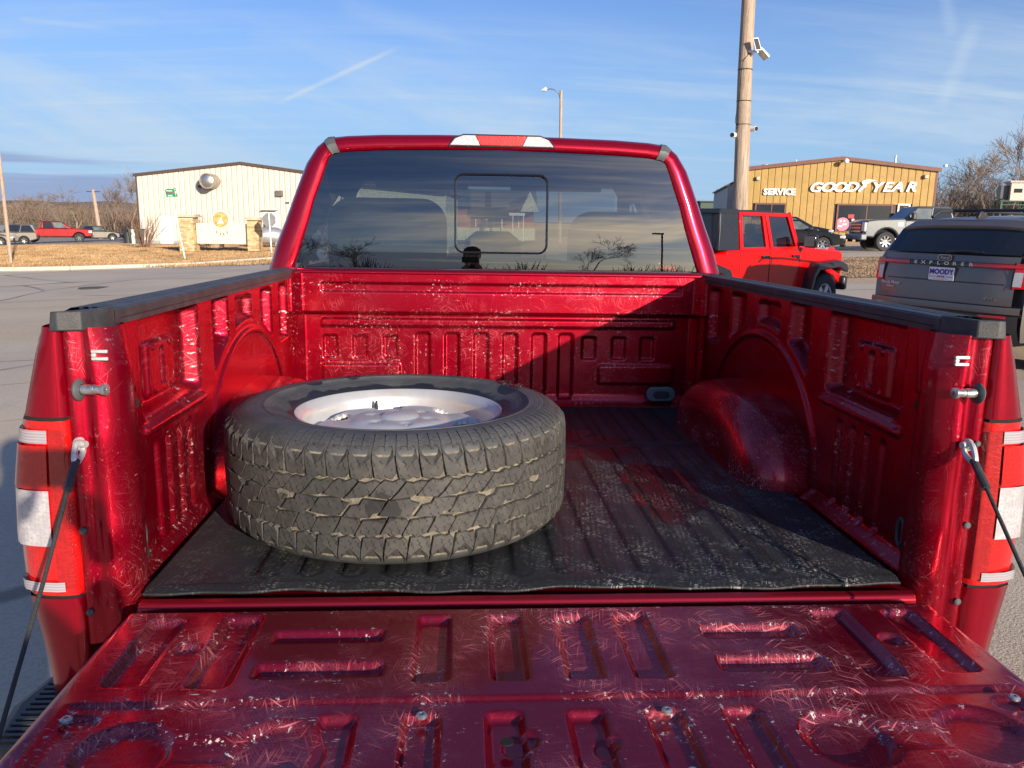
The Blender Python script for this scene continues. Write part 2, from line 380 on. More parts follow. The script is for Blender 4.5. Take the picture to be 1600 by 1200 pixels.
# --- tailgate, opened flat
def gate_h(u, v):
    h = np.zeros_like(u)
    d = -.013
    for cx in (-.196, -.070, .050, .158): h += rr(u, v, cx, -.215, .034, .112, .014, .013, d)
    for cy, hx, cx in ((-.178, .098, -.375), (-.285, .105, -.372)): h += rr(u, v, cx, cy, hx, .025, .014, .013, -d*-1.0)
    for cy, hx, cx in ((-.178, .090, .362), (-.285, .092, .362)): h += rr(u, v, cx, cy, hx, .027, .014, .013, d)
    for s in (-1, 1):
        h += rr(u, v, s*.535, -.215, .036, .118, .014, .014, d); h += rr(u, v, s*.665, -.215, .034, .112, .014, .014, d)
        h += rr(u, v, s*.600, -.215, .023, .023, .022, .012, d*.7)
    # crease across and the raised field nearer the camera
    edge = -.365
    B0 = -.006*sstep((edge-v)/.008)*sstep((.725-np.abs(u))/.03); h += B0
    for cx in (-.325, -.205, -.085, .035, .152, .268): h += rr(u, v, cx, -.50, .032, .105, .016, .014, d)
    h += rr(u, v, -.065, -.465, .030, .022, .02, .012, d*.6)
    h += rr(u, v, .055, -.475, .022, .022, .02, .012, d*.6)
    for s in (-1, 1):
        dip = np.minimum(rr(u, v, s*.40, -.475, .070, .070, .070, .018, d), rr(u, v, s*.60, -.475, .070, .070, .070, .018, d))
        dip = np.minimum(dip, rr(u, v, s*.50, -.475, .13, .034, .02, .014, d*.5)); h += dip
        h += rr(u, v, s*.685, -.405, .026, .02, .02, .01, -.007)
    # soft roll-down at the outer edges
    h -= .020*sstep((np.abs(u)-.735)/.03)**1.5
    h -= .012*sstep((v+.085)/.02)
    h -= .03*sstep((-.60-v)/.03)
    return h
panel('tailgate', -.762, .762, -.628, -.066, .0033, gate_h, lambda u, v, h: (u, v, .878+h), M_gate, TR, loc=OFF)
gb = MB().box(-.757, .757, -.620, -.072, .815, .855); tp(gb, 'tailgate_shell', M_paint, bevel=.012)
for s in (-1, 1):   # folded side flanges of the tailgate
    mb = MB(); mb.add([(s*.757, -.628, .832), (s*.757, -.07, .832), (s*.762, -.07, .862), (s*.762, -.628, .852)], [(0, 1, 2, 3)]); tp(mb, 'tailgate_flange', M_paint)
scr = [(-.205, -.408), (-.205, -.535), (.155, -.408), (.155, -.545), (-.700, -.412), (.690, -.405), (.035, -.55)]
for x, y in scr:
    b = MB(); z = .8725 if abs(x) < .6 else .880
    b.lathe([(.0085, 0), (.0085, .003), (.006, .0052), (.0032, .0052), (.003, .002), (0, .002)], (x, y, z), seg=16); tp(b, 'screw', M_steel)
b = MB(); b.lathe([(.009, 0), (.009, .0018), (0, .0018)], (-.085, -.475, .8745), seg=18); tp(b, 'drain_hole', M_dark)

# --- bed floor (ribbed sheet) and rear sill
def floor_h(u, v):
    h = np.zeros_like(u)
    for k in range(-8, 9): h += rr(u, v, k*.088, .86, .026, .80, .02, .01, .006)
    return h
panel('bed_floor', -.80, .80, -.004, 1.66, .009, floor_h, lambda u, v, h: (u, v, BZ-.010+h), M_bed, TR, loc=OFF)
b = MB(); b.prism([(-.004, BZ-.006), (-.012, BZ), (-.030, BZ-.002), (-.036, BZ-.010), (-.036, BZ-.05), (-.004, BZ-.05)], 'x', -.752, .752)
o = tp(b, 'bed_sill', M_bed, bevel=.003)
b = MB(); b.box(-.76, .76, -.064, -.037, .80, .835); tp(b, 'hinge_gap', M_dark)
# --- front wall
def front_h(u, v):
    h = np.zeros_like(u)
    h += .040*sstep((v-1.243)/.012)                       # upper band stands proud
    h += .012*sstep((1.232-v)/.03)*sstep((v-1.195)/.004)*sstep((.70-np.abs(u+.0))/.02)*0
    h += rr(u, v, 0, 1.212, .70, .020, .012, .010, .010)
    h += rr(u, v, .01, 1.350, .70, .019, .006, .007, -.007)
    for cx in (-.665, -.550, -.432, .355, .475, .590): h += rr(u, v, cx, 1.115+.0, .030, .047, .010, .007, -.011)
    for cx in (-.545, .548): h += rr(u, v, cx, 1.010, .155, .042, .012, .009, .011)
    for cx in (-.305, -.190, -.075, .040, .155, .262): h += rr(u, v, cx, 1.040, .031, .135, .015, .0075, -.015)
    h += .008*sstep((.93-v)/.03)
    h += .045*sstep((np.abs(u)-.755)/.04)
    h += .03*sstep((.905-v)/.03)
    return h
panel('front_wall', -.80, .80, .868, 1.405, .0042, front_h, lambda u, v, h: (u, 1.68-h, v), M_bed, TR, loc=OFF)
b = MB(); b.prism([(1.632, 1.403), (1.634, 1.412), (1.645, 1.4165), (1.83, 1.4165), (1.83, 1.395), (1.66, 1.395)], 'x', -.787, .787); tp(b, 'front_wall_cap', M_paint, bevel=.003)
for s in (-1, 1):    # plastic drain oval near the floor
    x = .65 if s > 0 else -.635
    b = MB(); pts = []
    for k in range(28):
        a = 2*math.pi*k/28; pts.append((x+.030*np.sign(math.cos(a))+.030*math.cos(a), .934+.030*math.sin(a)))
    b.prism(pts, 'y', 1.650, 1.668); ov = tp(b, 'drain_grommet', M_ring, bevel=.006)
    pin = [(x+(p[0]-x)*.55, .934+(p[1]-.934)*.5) for p in pts]
    b = MB(); b.prism(pin, 'y', 1.646, 1.652); b.build('plug', M_black, ov, bevel=.002)
# --- side walls of the bed
def side_h(u, v):    # u = y along bed, v = z ; positive = outwards (away from the load)
    h = np.zeros_like(u)
    h += rr(u, v, .365, 1.278, .185, .112, .03, .022, .040)
    h += rr(u, v, .375, 1.255, .085, .065, .012, .010, -.012)
    h += rr(u, v, .375, 1.255, .016, .045, .012, .009, .012)
    for y, z in ((.325, 1.305), (.425, 1.305), (.325, 1.205), (.425, 1.205)): h += rr(u, v, y, z, .008, .008, .008, .005, -.006)
    h += rr(u, v, .365, 1.150, .195, .014, .010, .010, -.014, rot=.0)
    for k, y in enumerate((.235, .305, .375, .445)): h += rr(u, v, y, 1.005, .017, .115, .017, .013, .012)
    h += rr(u, v, .735, 1.275, .075, .120, .03, .022, .038)
    h += rr(u, v, .965, 1.285, .095, .085, .02, .016, .028)
    h += rr(u, v, .960, 1.235, .060, .018, .014, .010, .012, rot=-.35)
    h += rr(u, v, 1.245, 1.275, .080, .100, .02, .018, .036)
    h += rr(u, v, 1.240, 1.205, .050, .016, .014, .010, .010, rot=-.3)
    h += rr(u, v, 1.495, 1.270, .075, .105, .02, .018, .030)
    # arch bead around the wheelhouse
    rad = np.hypot((u-1.005)/1.04, (v-.885)/.86)
    ins = sstep((.50-rad)/.03)
    h = h*(1-ins)
    h -= .010*sstep(1-np.abs(rad-.435)/.018)
    h -= .03*sstep((.90-v)/.03)
    h -= .012*sstep((v-1.385)/.01)
    h -= .02*sstep((u-1.60)/.05)
    return h
def side_panel(s):
    panel('bed_side_wall', .075, 1.665, .868, 1.395, .0045, side_h, lambda u, v, h: (s*(.800+h), u, v), M_bed, TR, loc=OFF, flip=(s < 0))
    # wheelhouse: a blister off the wall
    n, mm = 44, 26; vs = []; uvs = []
    for j in range(mm+1):
        fz = j/mm
        for i in range(n+1):
            t = math.pi*i/n; cy, sy = math.cos(t), math.sin(t)
            # superelliptic arch in y-z, bulge in x
            ph = fz*math.pi/2
            A = abs(cy)**.8*(1 if cy >= 0 else -1); B = abs(sy)**.8
            k = math.cos(ph)**.55 if ph < math.pi/2 else 0.
            xo = math.sin(ph)**.60
            y = 1.005+(.435+.0*A)*A*(.52+.48*k); z = .872+.225*B*(.42+.58*k)+.012*math.sin(9*t)*B*(1-k)*.3
            x = .805-.178*xo
            if fz > .999: pass
            vs.append((s*x, y, z)); uvs.append((y*1.0+.3*fz, z*1.3+x))
    fs = [(j*(n+1)+i, j*(n+1)+i+1, (j+1)*(n+1)+i+1, (j+1)*(n+1)+i) for j in range(mm) for i in range(n)]
    last = mm*(n+1); fs.append(tuple(last+i for i in range(n+1)))
    if s > 0: fs = [f[::-1] for f in fs]
    wear_shade = [max(.12, 1-(v[2]-.872)/.11) for v in vs]
    mesh_obj('wheelhouse', vs, fs, M_arch, TR, True, uv=uvs, wear_shade=wear_shade, loc=OFF)
    # rear jamb post
    prof = [(-.803, .110), (-.790, .082), (-.764, .066), (-.757, .045), (-.760, .018), (-.772, -.004), (-.790, -.018), (-.806, -.024), (-.812, -.018), (-.822, -.019), (-.830, -.027), (-.846, -.032), (-.8505, -.018)]
    zs = np.linspace(.79, 1.387, 34); secs = []; uv2 = []
    for z in zs:
        row = []
        for k, (x, y) in enumerate(prof):
            kk = (z-1.30)/.09; inx = max(0, min(1, kk))
            xx = x-.012*inx*(1 if k < 7 else 0)
            bulge = .006*math.exp(-((z-1.18)/.05)**2)+.004*math.exp(-((z-1.0)/.03)**2)
            yy = y-(bulge if 4 <= k <= 7 else 0)
            row.append((-s*xx, yy, z)); uv2.append((k*.03, z))
        secs.append(row)
    nn = len(prof); vs = [v for r_ in secs for v in r_]
    fs = [(i*nn+k, i*nn+k+1, (i+1)*nn+k+1, (i+1)*nn+k) for i in range(len(secs)-1) for k in range(nn-1)]
    if s < 0: fs = [f[::-1] for f in fs]
    o = mesh_obj('rear_post', vs, fs, M_bed, TR, True, uv=uv2, wear_shade=[.35]*len(vs), loc=OFF); 
    sub = o.modifiers.new('s', 'SUBSURF'); sub.levels = 1; sub.render_levels = 1
    # closing plate between wall and post (sits behind the post)
    # striker pin with its washer
    x0 = -s*-.826
    b = MB(); c = (s*.822, -.040, 1.280); ax = (-s*1, -.12, .03)
    b.lathe([(0, 0), (.019, 0), (.020, .003), (.017, .006), (.010, .008)], c, ax, 22); st = tp(b, 'striker', M_greypl)
    b = MB(); b.lathe([(.009, .008), (.009, .030), (.0078, .031), (.0078, .044), (.0105, .045), (.0105, .052), (.004, .053), (.0035, .049), (0, .049)], c, ax, 18); b.build('pin', M_steel, st)
    # latch hardware
    b = MB()
    for dz in (0, .013): b.box(s*.788-.012, s*.788+.016, -.0305, -.0245, 1.330+dz, 1.336+dz)
    b.box(s*.788-.012, s*.788-.004, -.0305, -.0245, 1.336, 1.343); tp(b, 'latch_plate', M_zinc, bevel=.0015)
    for (dx, z, r_) in ((.838, 1.180, .006), (.838, 1.015, .007), (.838, .855, .007)):
        b = MB(); b.lathe([(r_, 0), (r_, .004), (r_*.6, .006), (0, .006)], (s*dx, -.030, z), (0, -1, 0), 12); tp(b, 'bolt', M_greypl)
    for z in (1.237, .935):   # round tie-down holes in the flank of the post
        b = MB(); b.lathe([(.0115, 0), (.0115, .0015), (0, .0015)], (s*.7625, .048, z), (-s, -.25, 0), 16); tp(b, 'tie_down_hole', M_dark)
    # bracket gusset at the top of the wall
    b = MB(); b.add([(s*.772, .050, 1.385), (s*.776, .105, 1.385), (s*.768, .075, 1.255), (s*.757, .045, 1.26)], [(0, 1, 2, 3) if s < 0 else (3, 2, 1, 0)]); o = tp(b, 'gusset', M_greypl if False else M_bed)
    # tie-down ring near the floor
    b = MB(); b.tube([(s*.792, .115+.012*math.cos(a), .945+.030*math.sin(a)) for a in np.linspace(0, 2*math.pi, 18)], .004, 6, False); b.build('tie_down_ring', M_greypl, TR, loc=OFF)
for s in (-1, 1): side_panel(s)

# --- rail caps
for s in (-1, 1):
    prof = [(.7905, 1.383), (.7895, 1.410), (.793, 1.4145), (.812, 1.4160), (.8135, 1.4125), (.8175, 1.4125), (.819, 1.4162), (.829, 1.4165), (.8305, 1.4125), (.8345, 1.4125), (.836, 1.4165), (.846, 1.4165), (.8475, 1.4125), (.8515, 1.4125), (.853, 1.416), (.868, 1.4145), (.880, 1.408), (.887, 1.395), (.888, 1.382)]
    ys = [.055, .5, 1.0, 1.5, 1.80]
    b = MB(); b.loft([[(s*x+(0), y, z) for x, z in prof] for y in ys], smooth=False); cap = tp(b, 'rail_cap', M_black)
    flat = [(.7895, .0545), (.7905, .026), (.806, -.012), (.812, -.030), (.846, -.044), (.862, -.040), (.884, .004), (.888, .0545)]
    pts = [(s*x, y) for x, y in flat]
    n = len(pts); vs = [(x, y, 1.3835 if 1 < i < 5 else 1.3825) for i, (x, y) in enumerate(pts)]
    top = [(x-(s*.004 if abs(x) > .85 else 0), y+.0006, 1.4180-(.010 if abs(x) > .875 else (.001 if y < 0 else 0))) for x, y in pts]
    cen = [(s*.8, .05, 1.4165)]
    b = MB(); b.add(vs+top, [tuple(range(n)), tuple(range(n, 2*n))]+[(i, (i+1) % n, n+(i+1) % n, n+i) for i in range(n)])
    b.build('end_cap', M_black, cap, bevel=.0025)

# --- body side, outer corner and lamps
def outer(z):
    zz = [.50, .62, .70, .77, .89, 1.00, 1.10, 1.222, 1.281, 1.34, 1.392]; xx = [.925, .940, .935, .944, .968, .972, .966, .945, .927, .909, .890]
    return float(np.interp(z, zz, xx))
def corner(z, prd=0.):
    o_ = outer(z)+prd
    w_ = o_-.8485
    return [(.8485, -.020-prd), (.8485+w_*.06, -.034-prd), (.8485+w_*.28, -.038-prd), (.8485+w_*.58, -.034-prd), (.8485+w_*.84, -.020-prd), (.8485+w_*.97, .008), (o_, .05), (o_, .10), (o_, .20)]
for s in (-1, 1):
    zs = list(np.linspace(.60, .885, 8))+list(np.linspace(1.228, 1.389, 9))
    secs = [[(s*x, y, z) for x, y in corner(z)] for z in zs]
    b = MB(); b.loft(secs[:8]); b.loft(secs[8:]); zz = np.linspace(.885, 1.228, 6)
    b.loft([[(s*(x-.012), y+.012, z) for x, y in corner(z)] for z in zz]); 
    b.loft([[(s*x, y, z) for x, y in ((outer(z), .20), (outer(z), .35))] for z in np.linspace(.60, 1.389, 14)])
    # side of the bed with the wheel arch left open
    ysg = np.linspace(.35, 1.80, 46); zsg = np.linspace(.50, 1.389, 30); nu = len(ysg); vv = []; ff = []
    for z in zsg:
        for y in ysg: vv.append((s*(outer(z)+.012*math.exp(-((math.hypot(y-.98, z-.42)-.52)/.05)**2)), y, z))
    for j in range(len(zsg)-1):
        for i in range(nu-1):
            yc = (ysg[i]+ysg[i+1])/2; z_ = (zsg[j]+zsg[j+1])/2
            if math.hypot(yc-.98, z_-.42) > .46: ff.append((j*nu+i, j*nu+i+1, (j+1)*nu+i+1, (j+1)*nu+i))
    b.add(vv, ff, True); tp(b, 'bed_side', M_paint, angle=60)
    def lamp(name, z0, z1, k0, k1, m, par, prd=.004, n=6):
        b = MB(); rows = []
        for z in np.linspace(z0, z1, n):
            c = corner(z, prd); seg = []
            for t in np.linspace(k0, k1, 9):
                i = min(int(t), len(c)-2); f = t-i; seg.append((s*(c[i][0]*(1-f)+c[i+1][0]*f), c[i][1]*(1-f)+c[i+1][1]*f, z))
            rows.append(seg)
        b.loft(rows)
        return b.build(name, m, par, loc=OFF if par is TR else None, angle=70)
    tl = lamp('tail_lamp', .892, 1.222, 0, 7.2, M_redlens, TR, .002)
    lamp('inner_lens', .905, 1.205, .9, 2.05, M_redlens2, tl, .0045)
    lamp('ribbed_lens', 1.182, 1.206, 2.1, 6.2, M_striplens, tl, .006)
    lamp('red_lens', 1.098, 1.178, 2.1, 6.6, M_redlens, tl, .008)
    lamp('reverse_lens', .990, 1.095, 2.1, 6.6, M_clearlens, tl, .007)
    lamp('ribbed_lens', .902, .920, 1.6, 5.2, M_striplens, tl, .007)
    b = MB(); b.loft([[(s*x, y, z) for x, y in corner(z, .001)] for z in (1.2225, 1.228)]); b.build('seam', M_dark, tl); b = MB(); b.loft([[(s*x, y, z) for x, y in corner(z, -.003)] for z in (.884, .893)]); b.build('seam', M_dark, tl)
    # bumper step pad
    b = MB(); b.prism([(s*.62, -.16), (s*.66, -.20), (s*.90, -.185), (s*.985, -.13), (s*1.005, -.02), (s*.985, .10), (s*.62, .06)], 'z', .575, .665); tp(b, 'bumper_corner', M_black, bevel=.02)
    for k in range(13):
        b = MB(); y = -.165+k*.017; b.box(s*.80 if s > 0 else s*.965, s*.965 if s > 0 else s*.80, y, y+.008, .665, .671); tp(b, 'step_rib', M_black)
b = MB(); b.box(-.68, .68, -.19, -.02, .50, .655); tp(b, 'rear_bumper', M_steel, bevel=.02)
# --- tailgate cables
for s in (-1, 1):
    a = Vector((s*.826, -.040, 1.180)); e = Vector((s*.772, -.46, .868))
    if s > 0: a = Vector((.812, -.040, 1.178)); e = Vector((.775, -.47, .868))
    d = (e-a).normalized()
    ey = MB(); ax = Vector((-s*1, -.35, 0)).normalized(); upv = d
    side = ax.cross(d).normalized(); pts = []
    for k in range(25):
        t = 2*math.pi*k/24; rad = .0135 if math.cos(t) < 0 else .0135+.018*max(0, math.cos(t))**1.5
        pts.append(a+d*(.010+rad*math.cos(t))+side*(.0115*math.sin(t)))
    ey.tube(pts, .0052, 8, False); cb_ = tp(ey, 'cable_eye', M_zinc)
    b = MB(); b.lathe([(.0, .012), (.006, .012), (.0072, .006), (.0072, 0), (.012, -.001), (.012, -.006)], a-d*.002, ax, 12); b.build('bolt', M_zinc, cb_)
    b = MB(); b.tube([a+d*.035, a+d*.10], .0072, 10); b.build('sleeve', M_black, cb_)
    mid = a.lerp(e, .5)+Vector((0, 0, -.006))
    b = MB(); b.tube([a+d*.095, a.lerp(e, .3)+Vector((0, 0, -.003)), mid, a.lerp(e, .75)+Vector((0, 0, -.003)), e], .0035, 10); tp(b, 'tailgate_cable', M_blackgloss if False else M_rubber)

# --- cab
O_ = [(.951, 1.30), (.949, 1.405), (.921, 1.50), (.880, 1.60), (.846, 1.69), (.815, 1.77), (.790, 1.83), (.745, 1.897), (.700, 1.934), (.62, 1.944), (.478, 1.952), (.25, 1.957), (0, 1.958)]
G_ = [(.843, 1.30), (.838, 1.405), (.803, 1.50), (.768, 1.60), (.743, 1.69), (.714, 1.765), (.697, 1.815), (.684, 1.850), (.664, 1.866), (.60, 1.875), (.478, 1.882), (.25, 1.889), (0, 1.891)]
def gy(z): return 1.885+(z-1.405)*.067       # glass plane, almost upright
def mirror(L): return [(x, z) for x, z in L]+[(-x, z) for x, z in L[-2::-1]]
def lerp2(A, B, t): return [(a[0]*(1-t)+b[0]*t, a[1]*(1-t)+b[1]*t) for a, b in zip(A, B)]
Gm, Om = mirror(G_), mirror(O_)
rings = []
rings.append([(x, gy(z)+.012, z) for x, z in Gm])
rings.append([(x, gy(z)-.001, z) for x, z in lerp2(Gm, Om, .03)])
rings.append([(x, gy(z)-.008, z) for x, z in lerp2(Gm, Om, .12)])
rings.append([(x, gy(z)-.012, z) for x, z in lerp2(Gm, Om, .45)])
rings.append([(x, gy(z)+.004, z) for x, z in lerp2(Gm, Om, .78)])
rings.append([(x, gy(z)+.035, z) for x, z in lerp2(Gm, Om, .95)])
rings.append([(x, gy(z)+.075, z) for x, z in Om])
b = MB(); b.loft(rings); 
b.loft([[(x, y, z+(.0 if y < 2.6 else -.006)) for x, z in Om[4:-4]] for y in (2.10, 2.25)]) if False else None
# rear quarter behind the side windows, roof skin
def roofdrop(y): return max(0, (y-2.7))**2*.055
ys = [1.98, 2.25, 2.6, 3.0, 3.3]
top = Om[5:-5]
secs = [[(x, gy(z)+.075 if j == 0 else y, z-roofdrop(y)) for x, z in top] for j, y in enumerate(ys)]
b.loft(secs)
for s in (-1, 1):
    quarter = O_[1:6]
    b.loft([[(s*x, gy(z)+.075, z) for x, z in quarter], [(s*x, 2.16, z) for x, z in quarter]])
    # lower body side from cab to nose, below the belt line
    low = [(.955, .45), (.975, .70), (.985, .95), (.985, 1.15), (.955, 1.30), (.945, 1.385)]
    b.loft([[(s*x, y, z) for x, z in low] for y in (1.83, 2.3, 2.9, 3.5, 3.9)])
    b.loft([[(s*x*(1-.0*k), y, z-(.10*k if z > 1.2 else 0)) for x, z in low] for k, y in ((0, 3.9), (.8, 4.4))])
    b.loft([[(s*(x-dx), y, z-dz) for x, z in low] for y, dx, dz in ((4.9, 0, .09), (5.35, .03, .12), (5.55, .10, .15))])
    # door pillars
    for y0, y1 in ((2.86, 2.98),):
        b.loft([[(s*x, y, z) for x, z in O_[1:6]] for y in (y0, y1)])
    # A pillar
    pa = [(.972, 3.95, 1.39), (.965, 4.03, 1.39)]; pb = [(.79, 3.28, 1.86), (.77, 3.40, 1.84)]
    b.add([(s*pa[0][0], pa[0][1], pa[0][2]), (s*pa[1][0]*.93, pa[1][1], pa[1][2]), (s*pb[1][0], pb[1][1], pb[1][2]), (s*(pb[0][0]+.03), pb[0][1], pb[0][2])], [(0, 1, 2, 3)])
# hood and front
b.loft([[(x, y, z) for x, z in ((-.93, zz-.10), (-.80, zz), (-.4, zz+.04), (0, zz+.05), (.4, zz+.04), (.80, zz), (.93, zz-.10))] for y, zz in ((3.98, 1.36), (4.5, 1.33), (5.2, 1.28), (5.5, 1.22), (5.58, 1.10))])
b.add([(-.9, 5.58, 1.12), (.9, 5.58, 1.12), (.9, 5.60, .5), (-.9, 5.60, .5)], [(0, 1, 2, 3)])
cab = tp(b, 'cab_body', M_paint, angle=50)
# black ditch mouldings at the roof corners
for s in (-1, 1):
    b = MB(); rows = []
    for t in (.02, .2, .5, .8, 1.0):
        row = []
        for k in (7.65, 8.0, 8.35):
            i = int(k); f = k-i; g = [G_[i][j]*(1-f)+G_[min(i+1, 12)][j]*f for j in (0, 1)]; o2 = [O_[i][j]*(1-f)+O_[min(i+1, 12)][j]*f for j in (0, 1)]
            x = g[0]*(1-t)+o2[0]*t; z = g[1]*(1-t)+o2[1]*t
            yo = float(np.interp(t, [0, .12, .45, .78, .95, 1], [0, -.008, -.012, .004, .035, .075]))
            row.append((s*(x+.002), gy(z)+yo-.007, z+.004*t))
        rows.append(row)
    b.loft(rows); tp(b, 'roof_moulding', M_greypl)
# floor, firewall and inner lining so that the cabin is dark
b = MB(); b.box(-.93, .93, 1.92, 3.95, .48, .52); b.box(-.93, .93, 3.90, 3.94, .52, 1.20); b.box(-.83, .83, 1.895, 1.93, .52, 1.392)
for s in (-1, 1): b.box(s*.945-.01, s*.945+.01, 1.95, 3.9, .52, 1.36); b.add([(s*.85, 1.93, 1.30), (s*.87, 2.30, 1.30), (s*.80, 2.30, 1.80), (s*.70, 1.95, 1.84)], [(0, 1, 2, 3)])
tp(b, 'cabin_lining', M_int)
b = MB(); b.loft([[(x*.95, y, z-.035-roofdrop(y)) for x, z in top] for y in (1.99, 2.6, 3.0, 3.28)]); tp(b, 'headliner', M_head)
b = MB(); b.prism([(3.50, .9), (3.42, 1.10), (3.46, 1.29), (3.62, 1.335), (3.95, 1.30), (3.95, .9)], 'x', -.90, .90); tp(b, 'dashboard', M_int, bevel=.02)
b = MB(); b.lathe([(.185, 0), (.19, .012), (.185, .024), (.172, .012)], (-.40, 3.30, 1.16), (0, -.86, .5), 28, close=True); b.box(-.56, -.24, 3.29, 3.31, 1.13, 1.17); tp(b, 'steering_wheel', M_int)
def seat(x, y, w, hz, head):
    b = MB(); b.prism([(y-.05, .95), (y-.14, hz), (y-.05, hz+.02), (y+.07, .95)], 'x', x-w/2, x+w/2); b.box(x-w/2, x+w/2, y-.02, y+.42, .86, .98); st = tp(b, 'seat', M_seat, bevel=.03)
    for hx in head:
        hb = MB(); hb.prism([(x+hx-.13, hz+.05), (x+hx-.12, hz+.16), (x+hx-.07, hz+.20), (x+hx+.07, hz+.20), (x+hx+.12, hz+.16), (x+hx+.13, hz+.05)], 'y', y-.15, y-.05)
        hb.tube([(x+hx-.04, y-.1, hz-.02), (x+hx-.04, y-.1, hz+.08)], .006, 6); hb.tube([(x+hx+.04, y-.1, hz-.02), (x+hx+.04, y-.1, hz+.08)], .006, 6)
        hb.build('headrest', M_seat, st, bevel=.025)
for x0, x1, zt in ((-.86, -.235, 1.735), (.42, .90, 1.685)):
    b = MB(); w2 = (x1-x0); o2 = rrect((x0+x1)/2, (1.0+zt)/2, w2/2, (zt-1.0)/2, .13, 7); b.prism(o2, 'y', 2.86, 2.98); st = tp(b, 'seat', M_seat, bevel=.03)
    b = MB(); b.box(x0, x1, 2.95, 3.35, .86, 1.0); b.build('cushion', M_seat, st, bevel=.03)
seat(0, 2.2, 1.50, 1.37, (-.02,))
b = MB(); b.prism([(-.13, 1.655), (-.12, 1.70), (-.10, 1.715), (.10, 1.715), (.12, 1.70), (.13, 1.655), (.10, 1.645), (-.10, 1.645)], 'y', 3.40, 3.43); b.tube([(0, 3.42, 1.70), (0, 3.47, 1.80)], .02, 8); tp(b, 'rearview_mirror', M_int, bevel=.006)
# windscreen and side glass
b = MB(); b.loft([[(x, 3.98-.06*(x/.85)**2, 1.375) for x in np.linspace(-.86, .86, 9)], [(x, 3.40-.03*(x/.75)**2, 1.835) for x in np.linspace(-.75, .75, 9)]]); tp(b, 'windscreen', M_glass_clear)
b = MB(); b.loft([[(x, 3.42-.03*(x/.75)**2, 1.832) for x in np.linspace(-.80, .80, 9)], [(x, 3.28, 1.925-.03*(x/.78)**4) for x in np.linspace(-.78, .78, 9)]]); tp(b, 'windscreen_header', M_paint)
for s in (-1, 1): b = MB(); b.box(s*.38-.26, s*.38+.26, 3.20, 3.215, 1.80, 1.92); tp(b, 'sun_visor', M_head, bevel=.006)
for s in (-1, 1):
    b = MB(); b.loft([[(s*(x-.008), y, z) for x, z in O_[1:6]] for y in (2.155, 2.865)]); tp(b, 'side_window', M_glass_priv)
    b = MB(); b.loft([[(s*(x-.008), y, z) for x, z in ((.972, 1.39), (.93, 1.64), (.86, 1.80))] for y in (2.975, 3.40)]); b.add([(s*.964, 3.40, 1.39), (s*.964, 3.94, 1.39), (s*.852, 3.40, 1.80)], [(0, 1, 2)]); tp(b, 'side_window', M_glass_priv)
# rear window with its fixed frame band and slider
def glass_pt(x, z, d=0.): return (x, gy(z)+d-.014*(1-(x/.85)**2)-.006*(1-((z-1.65)/.25)**2), z)
N = 40; secs = []
zlev = [1.398, 1.45, 1.5, 1.6, 1.68]+[p[1] for p in G_[5:12]]+[G_[12][1]+.002]
def gw(z): 
    zz = [p[1] for p in G_]+[G_[12][1]+.003]; xx = [p[0] for p in G_]+[0.]
    return float(np.interp(z, zz, xx))+.004
for z in zlev: secs.append([glass_pt(gw(z)*t, z, .006) for t in np.linspace(-1, 1, N)])
rw = MB().loft(secs); rw_o = tp(rw, 'rear_window', M_glass_tint, angle=80)
outl = rrect(.008, 1.639, .188, .157, .035)
b = MB(); b.tube([glass_pt(x, z, -.001) for x, z in outl+outl[:1]], .0048, 6, False); b.build('slider_frame', M_blackgloss, rw_o)
# lower black band of the rear glass
# high brake light
BK = .957
hb_ = lambda L: [(x*BK, CAM.z+(z-CAM.z)*BK) for x, z in L]
by = gy(1.93)
hb = hb_([(-.225, 1.918), (.240, 1.918), (.215, 1.955), (.17, 1.972), (-.155, 1.972), (-.20, 1.955)])
b = MB(); b.prism(hb, 'y', by-.014, by+.07); bl = tp(b, 'brake_light', M_blackgloss, bevel=.004)
b = MB(); b.prism(hb_([(-.213, 1.925), (-.085, 1.925), (-.105, 1.966), (-.155, 1.966), (-.19, 1.953)]), 'y', by-.020, by-.0135); b.build('clear_lens', M_clearlens, bl, bevel=.002)
b = MB(); b.prism(hb_([(.228, 1.925), (.095, 1.925), (.115, 1.966), (.17, 1.966), (.205, 1.953)]), 'y', by-.020, by-.0135); b.build('clear_lens', M_clearlens, bl, bevel=.002)
b = MB(); b.prism(hb_([(-.083, 1.925), (.093, 1.925), (.112, 1.966), (-.102, 1.966)]), 'y', by-.020, by-.0135); b.build('red_lens', M_redlens, bl, bevel=.002)
